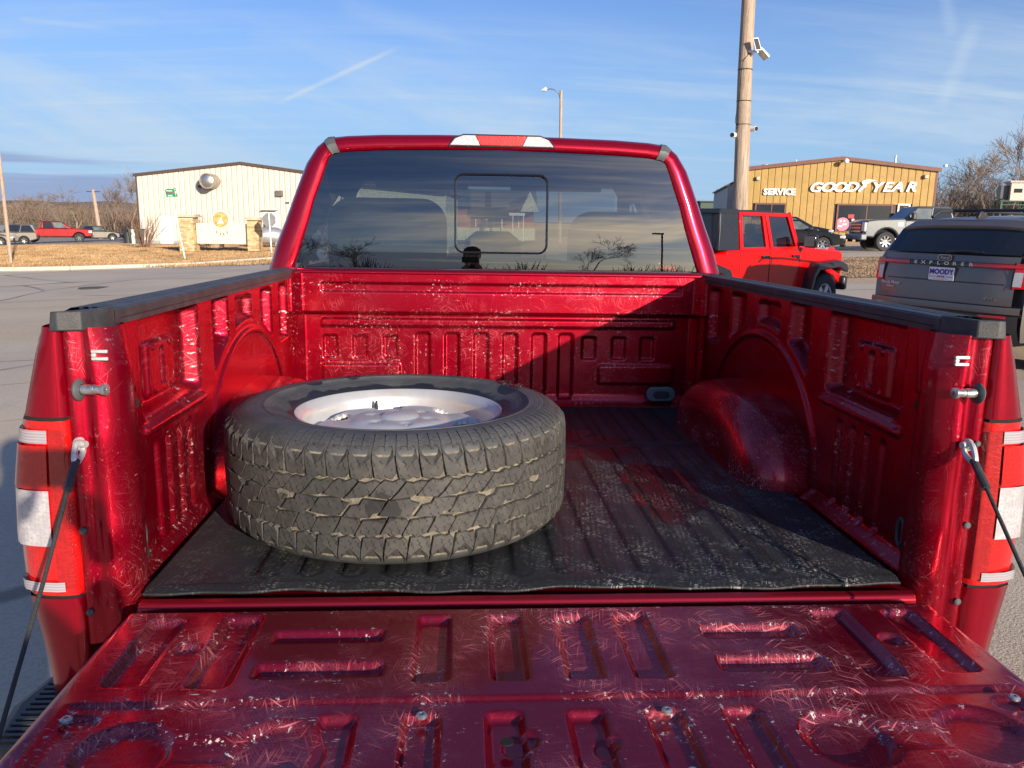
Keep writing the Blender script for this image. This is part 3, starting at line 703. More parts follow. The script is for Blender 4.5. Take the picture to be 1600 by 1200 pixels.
# wheels of the pickup
def wheel(parent, c, r=.40, wdt=.27, axis=(1, 0, 0), name='wheel', rimcol=None, seg=32, side=1, spokes=6):
    ax = Vector(axis).normalized(); h = wdt/2
    b = MB(); b.lathe([(r*.60, -h*.80), (r*.72, -h), (r*.93, -h*.95), (r, -h*.70), (r, h*.70), (r*.93, h*.95), (r*.72, h), (r*.60, h*.80)], c, ax, seg)
    o = b.build(name, M_rubber, parent)
    b = MB(); b.lathe([(r*.62, h*.80), (r*.58, h*.72), (r*.57, h*.1), (0, h*.05)], c, ax, seg); b.build('rim', M_dark, o)
    b = MB(); b.lathe([(r*.625, h*.80), (r*.625, h*.88), (r*.57, h*.80), (r*.56, h*.4)], c, ax, seg)
    b.lathe([(r*.17, h*.5), (r*.15, h*.72), (0, h*.74)], c, ax, 12)
    a1 = ax.orthogonal().normalized(); b1 = ax.cross(a1); cc = Vector(c)
    for k in range(spokes):
        t = 2*math.pi*k/spokes+.3; d = a1*math.cos(t)+b1*math.sin(t); e = -a1*math.sin(t)+b1*math.cos(t); wd = r*.085*6/spokes
        p = [cc+d*r*.10+ax*h*.70-e*wd, cc+d*r*.10+ax*h*.70+e*wd, cc+d*r*.57+ax*h*.78+e*wd*1.35, cc+d*r*.57+ax*h*.78-e*wd*1.35]
        q = [v-ax*h*.3 for v in p]
        b.add(p+q, [(0, 1, 2, 3), (4, 5, 1, 0), (5, 6, 2, 1), (6, 7, 3, 2), (7, 4, 0, 3)])
    b.build('spokes', rimcol or M_zinc, o); return o
for s in (-1, 1):
    for y in (.98, 4.66): wheel(TR, Vector((s*.84, y, .40))+OFF, axis=(s, 0, 0))
b = MB(); b.box(-.75, .75, -.0, 5.3, .42, .52); b.box(-.6, .6, .88, 1.08, .33, .43); b.box(-.79, .79, .02, 1.63, .70, .80); tp(b, 'chassis', M_dark)
# ------------------------------------------------------------------ rubber bed mat
def mat_material():
    m, t, b = pbsdf('bed_mat_rubber'); uv = t.new('ShaderNodeUVMap').outputs[0]
    sx = t.new('ShaderNodeSeparateXYZ'); t.l.new(uv, sx.inputs[0]); U, V = sx.outputs[0], sx.outputs[1]
    spk = scratches(t, t.mapping(uv, rot=(0, 0, R(4))), 1, 60, 270, .36, 5, .50)
    spk2 = scratches(t, uv, 3, 34, 260, .28, 15, .66)
    clump = t.map(t.noise(uv, 9, 4, .6), .44, .62, .08, .9)
    rightish = t.map(U, -.10, .15, .35, 1.)
    rear = t.map(V, 1.15, .75, .12, 1.)
    s = t.math('MULTIPLY', t.math('MULTIPLY', t.math('MAXIMUM', spk, t.math('MULTIPLY', spk2, .8)), clump), t.math('MULTIPLY', rear, rightish))
    # wet stains
    wn = t.noise(uv, 5.2, 5, .62, .4)
    def blob(cx, cy, rx, ry): 
        a = t.math('DIVIDE', t.math('SUBTRACT', U, cx), rx); c = t.math('DIVIDE', t.math('SUBTRACT', V, cy), ry)
        return t.math('SQRT', t.math('ADD', t.math('MULTIPLY', a, a), t.math('MULTIPLY', c, c)))
    dmin = t.math('MINIMUM', blob(.24, 1.02, .20, .14), t.math('MINIMUM', blob(.38, .58, .10, .30), blob(.12, 1.15, .14, .2)))
    wet = t.map(t.math('ADD', dmin, t.math('MULTIPLY', t.math('SUBTRACT', wn, .5), 2.4)), 1.02, .90)
    fine = t.noise(uv, 160, 3); dust = t.noise(uv, 2.6, 5, .6)
    base = t.mix(t.map(dust, .3, .7), (.020, .022, .026), (.036, .038, .042))
    base = t.mix(t.math('MULTIPLY', t.map(fine, .55, .75), .15), base, (.055, .055, .055))
    wa = t.new('ShaderNodeAttribute'); wa.attribute_name = 'wear_shade'; base = t.mix(t.math('MULTIPLY', t.map(wa.outputs['Fac'], .25, 1.), .75), base, (.008, .008, .009))  # groove shade painted into the colour along the rib slopes
    base = t.mix(t.math('MULTIPLY', wet, .85), base, (.005, .005, .006))
    s = t.math('MULTIPLY', s, t.math('SUBTRACT', 1., t.math('MULTIPLY', wet, .5)))
    base = t.mix(t.math('MULTIPLY', s, .95), base, (.52, .52, .48)); t.l.new(base, b.inputs['Base Color'])
    t.put(b.inputs['Roughness'], t.map(wet, 0, 1, .50, .27)); t.put(b.inputs['Specular IOR Level'], t.map(wet, 0, 1, .30, .4))
    bp = t.new('ShaderNodeBump'); bp.inputs['Strength'].default_value = .35; bp.inputs['Distance'].default_value = .002
    t.put(bp.inputs['Height'], t.math('MULTIPLY', t.noise(uv, 300, 2), t.map(wet, 0, 1, 1., .15))); t.l.new(bp.outputs[0], b.inputs['Normal'])
    return m
M_mat = mat_material()
def mat_h(u, v):
    h = np.zeros_like(u)
    for k in range(-9, 9):
        cx = k*.086-.026
        if abs(cx) > .60: continue
        h += rr(u, v, cx, .545, .0175, .490, .017, .0045, .0036)
        h += rr(u, v, cx, 1.36, .0175, .25, .017, .0045, .0036)
    h += .004*sstep((.012-np.abs(v-1.055))/.01)
    h -= .006*sstep((.022-v)/.02)
    wv = np.sin(u*9+.8)+.6*np.sin(u*23)
    h += .002*sstep((.08-v)/.08)*np.clip(wv, 0, 2)*.8
    h += .0018*np.sin(u*5.1+1)*np.sin(v*4.3)
    return h
MATB = Vector((0, .8, .876))
mo = panel('rubber_bed_mat', -.752, .742, 0., 1.655, .0045, mat_h,
           lambda u, v, h: (u, v+.006*np.sin(u*11)*sstep((.2-v)/.2)+.004*np.sin(u*37)*sstep((.1-v)/.1)-.8, .884+h-.876), M_mat, None)
mo.location = tw(MATB); mo.rotation_euler = (TILT, 0, 0)
sol = mo.modifiers.new('thick', 'SOLIDIFY'); sol.thickness = .0045; sol.offset = -1
tag(mo, 'black ribbed rubber mat on the truck bed floor, with wet stains and pale flecks', 'bed mat')

# ------------------------------------------------------------------ spare wheel lying on the mat
TC = Vector((-.300, .448, .8885+.1385))
WH = truck_thing('spare_wheel', TC-Vector((0, 0, .1385)), 'muddy all-terrain tyre on a polished alloy rim lying flat in the truck bed', 'spare wheel')
WO = Vector((0, 0, .1385))
def rubber_mat(name, base, sipes=False, wetrim=False):
    m, t, b = pbsdf(name); tcn = t.new('ShaderNodeTexCoord'); O = tcn.outputs['Object']
    n = t.noise(O, 14, 5, .65); n2 = t.noise(O, 60, 4, .7)
    c = t.mix(t.map(n, .35, .68), base, tuple(x*1.55 for x in base))
    c = t.mix(t.math('MULTIPLY', t.map(n2, .5, .75), .12), c, (.16, .14, .11))
    if sipes:
        uv = t.new('ShaderNodeUVMap').outputs[0]; sx = t.new('ShaderNodeSeparateXYZ'); t.l.new(uv, sx.inputs[0]); S, W = sx.outputs[0], sx.outputs[1]
        tri = t.math('PINGPONG', W, .0045); x = t.math('ADD', S, t.math('ADD', t.math('MULTIPLY', tri, .9), t.math('MULTIPLY', W, .35)))
        fr = t.math('FRACT', t.math('DIVIDE', x, .0152)); ln = t.map(t.math('ABSOLUTE', t.math('SUBTRACT', fr, .5)), .095, .06)
        seg = t.map(t.math('FRACT', t.math('DIVIDE', t.math('ADD', W, .2), .0270)), .25, .32); brk = t.map(t.noise(uv, 55, 2), .44, .48)
        ln = t.math('MULTIPLY', t.math('MULTIPLY', ln, seg), brk)
        wet = t.map(t.math('ADD', t.vmath('LENGTH', t.mapping(uv, loc=(-1.905, -.0, 0), sc=(1, 1.1, 1))), t.math('MULTIPLY', t.noise(uv, 40, 2), .03)), .050, .046)
        c = t.mix(t.math('MULTIPLY', wet, .9), c, (.010, .010, .011))
        mud = t.math('MULTIPLY', t.map(t.noise(O, 5, 4, .6), .42, .66), t.map(n2, .35, .6)); c = t.mix(t.math('MULTIPLY', mud, .16), c, (.20, .175, .14)); c = t.mix(t.math('MULTIPLY', ln, .95), c, (.006, .006, .006))
    if wetrim:
        # damp ring near the rim and a few damp spots
        sp = t.new('ShaderNodeSeparateXYZ'); t.l.new(O, sp.inputs[0]); rad = t.math('SQRT', t.math('ADD', t.math('MULTIPLY', sp.outputs[0], sp.outputs[0]), t.math('MULTIPLY', sp.outputs[1], sp.outputs[1])))
        ring = t.map(t.math('ADD', rad, t.math('MULTIPLY', t.math('SUBTRACT', t.noise(O, 16, 4), .5), .07)), .272, .262)
        def spot(a, r0, l, w_):
            cx, cy = r0*math.cos(R(a)), r0*math.sin(R(a)); mp = t.mapping(O, loc=(-cx, -cy, 0)); mp = t.mapping(mp, rot=(0, 0, -R(a)), sc=(1/w_, 1/l, 0))
            return t.map(t.math('ADD', t.vmath('LENGTH', mp), t.math('MULTIPLY', t.noise(O, 30, 2), .3)), 1.18, 1.08)
        wets = t.math('MAXIMUM', ring, t.math('MAXIMUM', spot(140, .325, .030, .028), t.math('MAXIMUM', spot(117, .335, .036, .022), spot(28, .31, .05, .03))))
        c = t.mix(t.math('MULTIPLY', wets, .9), c, (.009, .010, .013)); t.put(b.inputs['Roughness'], t.map(wets, 0, 1, .62, .38))
        rg = t.math('PINGPONG', rad, .006); bpz = t.math('MULTIPLY', t.map(rg, .001, .002), .5)
    else: b.inputs['Roughness'].default_value = .72
    t.l.new(c, b.inputs['Base Color'])
    bp = t.new('ShaderNodeBump'); bp.inputs['Strength'].default_value = .4; bp.inputs['Distance'].default_value = .002
    t.put(bp.inputs['Height'], n2 if not wetrim else t.math('ADD', bpz, n2)); t.l.new(bp.outputs[0], b.inputs['Normal'])
    MATS[name] = m; return m
M_tread = rubber_mat('tread_rubber', (.034, .033, .031), sipes=True)
M_side = rubber_mat('sidewall_rubber', (.046, .047, .049), wetrim=True)
M_groove = mat('groove_dust', (.19, .165, .125), .95, var=.35, vscale=45, bump=.5, bscale=160, dirt=(.05, .045, .04), dirt_amt=.75, dirt_scale=28)
RT_, PI2 = .405, 2*math.pi
# carcass
half = [(.236, .098), (.243, .108), (.262, .120), (.290, .131), (.312, .1365), (.3125, .1380), (.3165, .1380), (.317, .1368), (.338, .1375), (.358, .1345), (.374, .127), (.386, .117), (.3925, .107)]
prof = half+[(.3945, .090), (.3955, .05), (.396, 0), (.3955, -.05), (.3945, -.090)]+[(r, -h) for r, h in half[::-1]]
b = MB(); b.lathe(prof, WO, seg=128)
car = b.build('tyre', M_side, WH, angle=60)
me = car.data; me.materials.append(M_groove)
for p in me.polygons:
    rr_ = math.hypot(p.center.x, p.center.y)
    if abs(p.center.z-WO.z) < .104 and rr_ > .385: p.material_index = 1
# tread blocks: polygons in (arc length s, width w)
def crown(w):
    a = abs(w); return RT_-.0025*(a/.09)**2-.035*max(0, (a-.100)/.03)**1.6*.8
TV, TF, TU = [], [], []
def block(poly, hgt=0., depth=.0105, shrink=.0012, chip=.0):
    n = len(poly); cs = sum(p[0] for p in poly)/n; cw = sum(p[1] for p in poly)/n; k = len(TV)
    # refine long edges so that the block follows the curve
    poly = [(cs+(a-cs)*(1+.0017/max(.006, abs(a-cs))*.9), cw+(c-cw)*(1+.0011/max(.006, abs(c-cw)))) for a, c in poly]
    ref = []
    for i in range(n):
        a, c = poly[i], poly[(i+1) % n]; m_ = max(1, int(math.hypot(c[0]-a[0], c[1]-a[1])/.014))
        for j in range(m_): ref.append((a[0]+(c[0]-a[0])*j/m_, a[1]+(c[1]-a[1])*j/m_))
    n = len(ref)
    for lvl in (0, 1, 2):
        for s_, w_ in ref:
            dx, dw = s_-cs, w_-cw; L = math.hypot(dx, dw)+1e-6
            if lvl == 0: r_ = crown(w_)-depth; s2, w2 = s_+dx/L*.0012, w_+dw/L*.0012
            elif lvl == 1: r_ = crown(w_)-.0014+hgt; s2, w2 = s_, w_
            else: r_ = crown(w_)+hgt; s2, w2 = s_-dx/L*shrink, w_-dw/L*shrink
            th = s2/RT_; TV.append((r_*math.cos(th), r_*math.sin(th), w2+WO.z)); TU.append((s2 % (PI2*RT_), w2))
    th = cs/RT_; r_ = crown(cw)+hgt; TV.append((r_*math.cos(th), r_*math.sin(th), cw+WO.z)); TU.append((cs % (PI2*RT_), cw)); c_ = len(TV)-1
    for i in range(n):
        j = (i+1) % n
        TF.append((k+i, k+j, k+n+j, k+n+i)); TF.append((k+n+i, k+n+j, k+2*n+j, k+2*n+i)); TF.append((k+2*n+i, k+2*n+j, c_))
rt = random.Random(3)
NP = 54; PL = PI2*RT_/NP
for side in (1, -1):
    for k in range(NP):
        s0 = k*PL+(0 if side > 0 else PL*.45); j = lambda a=.0012: rt.uniform(-a, a)
        # shoulder lug wrapping onto the sidewall
        lean = .005
        P_ = [(s0, .120), (s0+PL*.84+j(), .120), (s0+PL*.84+lean+j(), .088), (s0+PL*.86+lean, .072+j()), (s0+PL*.70+lean, .0615+j()), (s0+PL*.52+lean, .0650), (s0+PL*.36+lean, .0605+j()), (s0+PL*.04+lean, .0640), (s0+lean*.4, .090)]
        if k % 2: P_ = [(s0, .120), (s0+PL*.82+j(), .120), (s0+PL*.84+lean+j(), .084), (s0+PL*.84+lean, .0620+j()), (s0+PL*.60+lean, .0655+j()), (s0+PL*.44+lean, .0600), (s0+PL*.06+lean, .0625+j()), (s0+lean*.4, .090)]
        block([(s_, side*w_) for s_, w_ in (P_ if side > 0 else P_[::-1])])
    for k in range(NP//2):
        s0 = k*2*PL+(PL*.3 if side > 0 else PL*1.1); L = 2*PL; j = lambda a=.0015: rt.uniform(-a, a)
        A = [(s0+L*.03, .026), (s0+L*.46, .021+j()), (s0+L*.50, .030), (s0+L*.54, .054+j()), (s0+L*.40, .060), (s0+L*.28, .053), (s0+L*.12, .057+j()), (s0+L*.06, .050)]
        B = [(s0+L*.53, .019+j()), (s0+L*.90, .024), (s0+L*.99, .031+j()), (s0+L*1.02, .052), (s0+L*.86, .056+j()), (s0+L*.74, .050), (s0+L*.60, .053), (s0+L*.575, .034)]
        for q in (A, B): block([(s_+.026*(.055-w_)/.035*(-1 if side > 0 else 1), side*w_) for s_, w_ in (q[::-1] if side > 0 else q)], hgt=-.0006)
NC = 36; PC = PI2*RT_/NC
for k in range(NC):
    s0 = k*PC; j = lambda a=.0015: rt.uniform(-a, a)
    if k % 2 == 0: q = [(s0-.010, -.016), (s0+PC*.56, -.019+j()), (s0+PC*.64, -.009), (s0+PC*.88, -.006), (s0+PC*1.02, .015+j()), (s0+PC*.42, .018), (s0+PC*.34, .007), (s0+.006, .004)]
    else: q = [(s0-.010, -.013), (s0+PC*.52, -.018+j()), (s0+PC*.68, -.015), (s0+PC*.96, .008), (s0+PC*.72, .013+j()), (s0+PC*.70, .020), (s0+PC*.14, .016)]
    block(q, hgt=0.)
to = mesh_obj('tread_blocks', TV, TF, M_tread, WH, True, uv=TU, angle=32)
to['kind'] = 'stuff'
# shoulder serrations on the upper sidewall
b = MB()
for k in range(NP*2):
    th = (k+.2)*PI2/(NP*2); 
    vs = []
    for r_, h_, w_ in ((.391, .1125, .0072), (.375, .1265, .0066), (.360, .1340, .0060), (.352, .1358, .0052)):
        for sg in (-1, 1): vs.append((r_*math.cos(th+sg*w_/r_*.5+.0), r_*math.sin(th+sg*w_/r_*.5), h_+.0022+WO.z))
    b.add(vs, [(0, 1, 3, 2), (2, 3, 5, 4), (4, 5, 7, 6)])
sr = b.build('shoulder_ribs', M_side, WH); sr['kind'] = 'stuff'
# raised letters at the right of the rim
for ch, a in (('G', 40), ('R', 30)):
    rad = .342; th = R(a)
    M_letter = mat('wet_letter', (.012, .012, .014), .3)
    text_mesh('letter', ch, .050, M_letter, WH, loc=(rad*math.cos(th), rad*math.sin(th), WO.z+.1375), rot=(0, 0, th-R(90)), extrude=.0022, offset=.0012)
# rim
M_alloy = mat('polished_alloy', (.66, .65, .63), .42, .55, var=.06, vscale=10, dirt=(.55, .46, .36), dirt_amt=.30, dirt_scale=6, rvar=.05)
b = MB(); b.lathe([(.232, .086), (.240, .099), (.2475, .104), (.2500, .1095), (.2475, .1135), (.243, .1125), (.2385, .103), (.2300, .099), (.2265, .086), (.2255, .070), (.216, .060), (.2125, .035), (.210, .0), (.206, -.05), (.214, -.085), (.235, -.095), (.245, -.104), (.248, -.104), (.240, -.085), (.22, -.04)], WO, seg=96)
rim = b.build('rim', M_alloy, WH, angle=70)
NR, NTH = 44, 180; vs = []; keep = np.zeros((NR, NTH), bool)
for i in range(NR+1):
    r_ = .016+(.2125-.016)*i/NR
    for k in range(NTH):
        th = PI2*k/NTH; c6 = math.cos(6*(th-R(15))); sp = .5+.5*c6        # 1 on spokes
        h = .052-.012*math.exp(-((r_-.0)/.11)**2)
        hub = 1/(1+math.exp((r_-.105)/.007)); h = .060+.014*hub
        h += .005*max(0, sp)**.8*math.exp(-((r_-.16)/.05)**2)
        h -= .022*(1/(1+math.exp(-(r_-.186)/.006)))*.9
        # lug seats
        lr = .0725
        for q in range(6):
            la = R(15)+R(30)+PI2*q/6; d = math.hypot(r_*math.cos(th)-lr*math.cos(la), r_*math.sin(th)-lr*math.sin(la)); h -= .004*math.exp(-(d/.017)**6)
        vs.append((r_*math.cos(th), r_*math.sin(th), h+WO.z))
fs = []
for i in range(NR):
    for k in range(NTH):
        r_ = .016+(.2125-.016)*(i+.5)/NR; th = PI2*(k+.5)/NTH; dth = ((th-R(45)+R(30)) % R(60))-R(30)
        if ((r_-.162)/.030)**2+((dth*r_)/.040)**2 < 1: continue
        a = i*NTH+k; b_ = i*NTH+(k+1) % NTH; fs.append((a, b_, b_+NTH, a+NTH))
disc = mesh_obj('spokes', vs, fs, M_alloy, rim, True, angle=60); so = disc.modifiers.new('t', 'SOLIDIFY'); so.thickness = .020; so.offset = -1
b = MB(); b.lathe([(.052, .078), (.050, .092), (.040, .099), (.020, .103), (0, .104)], WO, seg=40); b.build('centre_cap', M_alloy, rim)
for q in range(6): la = R(45)+PI2*q/6; b = MB(); b.lathe([(.013, .062), (.013, .082), (.009, .090), (0, .091)], (WO.x+.0725*math.cos(la), WO.y+.0725*math.sin(la), WO.z), seg=12); b.build('lug_nut', M_alloy, rim)
b = MB(); b.tube([(-.0+.214*math.cos(R(112)), .214*math.sin(R(112)), WO.z+.050), (.205*math.cos(R(112)), .205*math.sin(R(112)), WO.z+.070), (.202*math.cos(R(112)), .202*math.sin(R(112)), WO.z+.092)], [.007, .0055, .004], 10); b.build('valve_stem', M_rubber, rim)
b = MB(); b.lathe([(.21, -.04), (0, -.045)], WO, seg=32); b.build('inner_disc', M_dark, rim)
# ------------------------------------------------------------------ terrain
GX = [-3000, -200, -60, -45, -30, -11, -4, 4, 24, 60, 300, 3000]
GZ = [-8, -3.2, -1.7, -1.36, -.75, -.40, -.06, -.06, .75, 1.5, 3.0, 8]
def g(x): return float(np.interp(x, GX, GZ))
def gp(px, py):
    """where the line of sight through this picture point meets the ground"""
    d = px_dir(px, py); lo, hi = .5, 4000.
    if d.z > -1e-4: hi_p = CAM+d*2500; return Vector((hi_p.x, hi_p.y, g(hi_p.x)))
    t = lo
    for _ in range(60):
        p = CAM+d*t; t2 = (g(p.x)-CAM.z)/d.z; t = t*.5+t2*.5
        t = max(.5, min(4000, t))
    p = CAM+d*t; return Vector((p.x, p.y, g(p.x)))
def gpos(px, dist, z=None):
    """point at a given distance ahead, in the direction of picture column px"""
    lat = (px-800)/F_PX*dist; fwd = dist/math.cos(PITCH)
    x = CAM.x+fwd*math.sin(YAW)+lat*math.cos(YAW); y = CAM.y+fwd*math.cos(YAW)-lat*math.sin(YAW)
    return Vector((x, y, g(x) if z is None else z))
def clipx(poly, xa, xb):
    def half(P_, c, sgn):
        out = []
        for i in range(len(P_)):
            a, b_ = P_[i], P_[(i+1) % len(P_)]; ia = (a[0]-c)*sgn >= 0; ib = (b_[0]-c)*sgn >= 0
            if ia: out.append(a)
            if ia != ib: t = (c-a[0])/(b_[0]-a[0]); out.append((c, a[1]+(b_[1]-a[1])*t))
        return out
    q = half(poly, xa, 1)
    return half(q, xb, -1) if q else q
def sheet(name, poly, dz, m, thick=0):
    b = MB()
    for i in range(len(GX)-1):
        q = clipx([(p[0], p[1]) for p in poly], GX[i], GX[i+1])
        if len(q) >= 3: b.add([(x, y, np.interp(x, GX, GZ)+dz) for x, y in q], [tuple(range(len(q)))])
    o = b.build(name, m); o['kind'] = 'structure'
    bm = bmesh.new(); bm.from_mesh(o.data); bmesh.ops.recalc_face_normals(bm, faces=bm.faces)
    if sum(f.normal.z*f.calc_area() for f in bm.faces) < 0: bmesh.ops.reverse_faces(bm, faces=bm.faces)
    bm.to_mesh(o.data); bm.free(); return o
def ground_mat(name, c1_, c2_, scale, speck=None, spscale=40, spamt=.5, bump=.3, stretch=(1, 1, 1), cracks=0, stain=None, rough=.92):
    m, t, b = pbsdf(name); O = t.new('ShaderNodeTexCoord').outputs['Object']
    n = t.noise(t.mapping(O, sc=stretch), scale, 7, .65, .3); n0 = t.noise(O, .13, 4, .6)
    c = t.mix(t.map(n, .35, .65), c1_, c2_); c = t.mix(t.math('MULTIPLY', t.map(n0, .35, .7), .35), c, tuple(x*.62 for x in c1_))
    h = t.noise(O, spscale, 4, .7)
    if speck: c = t.mix(t.math('MULTIPLY', t.map(h, .48, .62), spamt), c, speck)
    if cracks:
        v = t.new('ShaderNodeTexVoronoi', feature='DISTANCE_TO_EDGE'); wob = t.vmath('ADD', O, t.new('ShaderNodeTexNoise').outputs[1]); t.put(v.inputs['Vector'], wob); v.inputs['Scale'].default_value = .16
        c = t.mix(t.math('MULTIPLY', t.map(v.outputs['Distance'], .012, .004), cracks), c, (.03, .03, .03))
    if stain:
        c = t.mix(t.math('MULTIPLY', t.map(t.noise(t.mapping(O, sc=(.25, 1, 1)), .5, 5, .6), .48, .64), .6), c, stain)
    t.l.new(c, b.inputs['Base Color']); b.inputs['Roughness'].default_value = rough; b.inputs['Specular IOR Level'].default_value = .25
    bp = t.new('ShaderNodeBump'); bp.inputs['Strength'].default_value = bump; bp.inputs['Distance'].default_value = .02; t.put(bp.inputs['Height'], h); t.l.new(bp.outputs[0], b.inputs['Normal'])
    return m
M_lot = ground_mat('pale_aggregate', (.55, .45, .34), (.66, .56, .44), .8, (.25, .19, .13), 75, .5, .6)
M_conc = ground_mat('old_concrete', (.60, .495, .375), (.68, .57, .445), .5, (.30, .265, .22), 50, .35, .15, stain=(.50, .43, .34), cracks=.5)
M_asph = ground_mat('worn_asphalt', (.60, .49, .365), (.68, .565, .43), .35, (.44, .37, .29), 60, .4, .12, stain=(.46, .42, .37), cracks=.6)
M_drygr = ground_mat('dry_grass', (.70, .44, .19), (.80, .56, .30), 1.3, (.52, .32, .13), 14, .5, .15)
M_dirt = ground_mat('dry_field', (.60, .43, .27), (.72, .54, .36), .6, (.40, .27, .16), 6, .45, .5)
M_kerb = ground_mat('kerb_concrete', (.55, .47, .36), (.66, .58, .46), 1.5, (.35, .28, .2), 20, .4, .2)
big = [(-3000, -3000), (3000, -3000), (3000, 3000), (-3000, 3000)]
M_far = ground_mat('far_country', (.22, .16, .10), (.32, .24, .15), .02, (.14, .10, .07), .3, .5, .2)
sheet('ground', big, -.016, M_far)
def W(*pts): return [tuple(gp(*p)[:2]) for p in pts]
near_l = W((-2600, 560), (0, 535), (700, 522))
sheet('parking_lot', [(-60, -60), (60, -60), (60, 30), (3.2, 30), (3.2, 9), near_l[2], near_l[1], (-60, near_l[0][1])], -.008, M_lot)
# concrete slabs left of the pickup, then pale strip, then street
sheet('concrete_apron', [(-60, -40), (-1.3, -40), (-1.3, 6), (near_l[2][0], near_l[2][1]-.3), tuple(gp(0, 537)[:2]), (-60, gp(-2600, 562).y)], -.003, M_conc)
tan = W((-2600, 500), (0, 470), (300, 455), (700, 442)); tb = W((700, 530), (0, 542), (-2600, 570))
sheet('pale_strip', tan+tb, -.005, ground_mat('pale_strip', (.58, .47, .33), (.66, .55, .40), .6, (.40, .32, .22), 30, .5, .2, stretch=(.3, 1, 1)))
st = W((-2600, 452), (-300, 428), (0, 424), (110, 422), (300, 416), (425, 407), (700, 396))+W((700, 445), (300, 458), (0, 473), (-2600, 504))
sheet('street', st, -.001, M_asph)
# grass verge and everything behind it
vg = W((-2600, 452), (-300, 428), (0, 424), (110, 422), (300, 416), (425, 407), (700, 396))
sheet('grass_verge', vg+[tuple(gpos(700, 58)[:2]), tuple(gpos(225, 58)[:2]), tuple(gpos(195, 66)[:2]), tuple(gpos(-200, 66)[:2]), tuple(gpos(-1200, 66)[:2])], .05, M_drygr)
sheet('gravel_yard', [tuple(gpos(-1200, 66)[:2]), tuple(gpos(-200, 66)[:2]), tuple(gpos(195, 66)[:2]), tuple(gpos(225, 58)[:2]), tuple(gpos(700, 58)[:2]), tuple(gpos(700, 105)[:2]), tuple(gpos(-1200, 105)[:2])], .02, ground_mat('gravel_yard', (.34, .30, .26), (.42, .37, .32), .4, (.22, .2, .17), 8, .4, .3))
def blades(name, poly_px, dmin, dmax, n, m, label, seed, h0=.03, h1=.10):
    r = np.random.RandomState(seed); V_ = np.zeros((n, 4, 3)); c, sn = math.cos(YAW), math.sin(YAW)
    u = r.rand(n); dist = np.sqrt(dmin**2+(dmax**2-dmin**2)*u); px = poly_px[0]+(poly_px[1]-poly_px[0])*r.rand(n)
    lat = (px-800)/F_PX*dist; fwd = dist/math.cos(PITCH); X = CAM.x+fwd*sn+lat*c; Y = CAM.y+fwd*c-lat*sn; Z = np.interp(X, GX, GZ)+.05
    a = r.rand(n)*math.pi; hh = h0+(h1-h0)*r.rand(n)**1.5; w_ = .008+.016*r.rand(n); lx_, ly_ = (r.rand(n)-.5)*.09, (r.rand(n)-.5)*.09
    for k, (sg, top_) in enumerate(((-1, 0), (1, 0), (.35, 1), (-.35, 1))):
        V_[:, k, 0] = X+np.cos(a)*w_*sg+lx_*top_; V_[:, k, 1] = Y+np.sin(a)*w_*sg+ly_*top_; V_[:, k, 2] = Z+hh*top_-.01*(1-top_)
    o = mesh_obj(name, V_.reshape(-1, 3), np.arange(n*4).reshape(-1, 4), m, None); return tag(o, label, 'grass', kind='stuff')
M_blade = mat('straw_blades', (.40, .26, .135), .9, var=.35, vscale=.9, spec=.2)
M_blade2 = mat('field_blades', (.33, .235, .155), .9, var=.3, vscale=.7, spec=.2)
def kerbdist(px): return float(np.interp(px, [0, 425, 700], [27.5, 31, 34]))
blades('dry_grass', (-120, 440), 30.5, 58, 110000, M_blade, 'dry tan grass of the verge between the street and the cream building', 3)
blades('dry_grass', (1290, 1480), 21.5, 30.8, 26000, M_blade2, 'sparse pale grass of the field between the lanes on the right', 4, .01, .035)
kb = MB()
for i in range(len(vg)-1):
    a, c = Vector((*vg[i], 0)), Vector((*vg[i+1], 0)); n_ = Vector((-(c-a).y, (c-a).x, 0)).normalized(); m_ = max(1, int((c-a).length/3))
    for k in range(m_):
        p = a.lerp(c, k/m_); q = a.lerp(c, (k+1)/m_-.012/(c-a).length*1.0); prof_ = []
        kk = []
        for P_ in (p, q):
            z0 = g(P_.x); kk.append([(P_.x-n_.x*.32, P_.y-n_.y*.32, z0+.0), (P_.x-n_.x*.30, P_.y-n_.y*.30, z0+.012), (P_.x-n_.x*.06, P_.y-n_.y*.06, z0+.02), (P_.x-n_.x*.03, P_.y-n_.y*.03, z0+.14), (P_.x+n_.x*.14, P_.y+n_.y*.14, z0+.15), (P_.x+n_.x*.16, P_.y+n_.y*.16, z0-.05)])
        kb.loft(kk, closed=True, smooth=False)
ko = kb.build('kerb', M_kerb); ko['kind'] = 'structure'
# right-hand side: street strip, tan field and kerb-like edge
rs = W((900, 441), (1340, 443), (1700, 447), (2400, 458))+W((2400, 492), (1700, 474), (1340, 468), (900, 463))
sheet('cross_street', rs, .002, M_asph)
fd = W((900, 441), (1340, 443), (1700, 447), (2400, 458))+[tuple(gpos(2400, 47)[:2]), tuple(gpos(900, 47)[:2])]
sheet('dry_field', fd, .002, M_dirt)
sheet('far_lane', [tuple(gpos(850, 31.5)[:2]), tuple(gpos(2300, 31.5)[:2]), tuple(gpos(2300, 37.5)[:2]), tuple(gpos(850, 37.5)[:2])], .008, M_asph)
sheet('shop_forecourt', [tuple(gpos(850, 37.6)[:2]), tuple(gpos(2300, 37.6)[:2]), tuple(gpos(2300, 80)[:2]), tuple(gpos(850, 80)[:2])], .006, M_dirt)
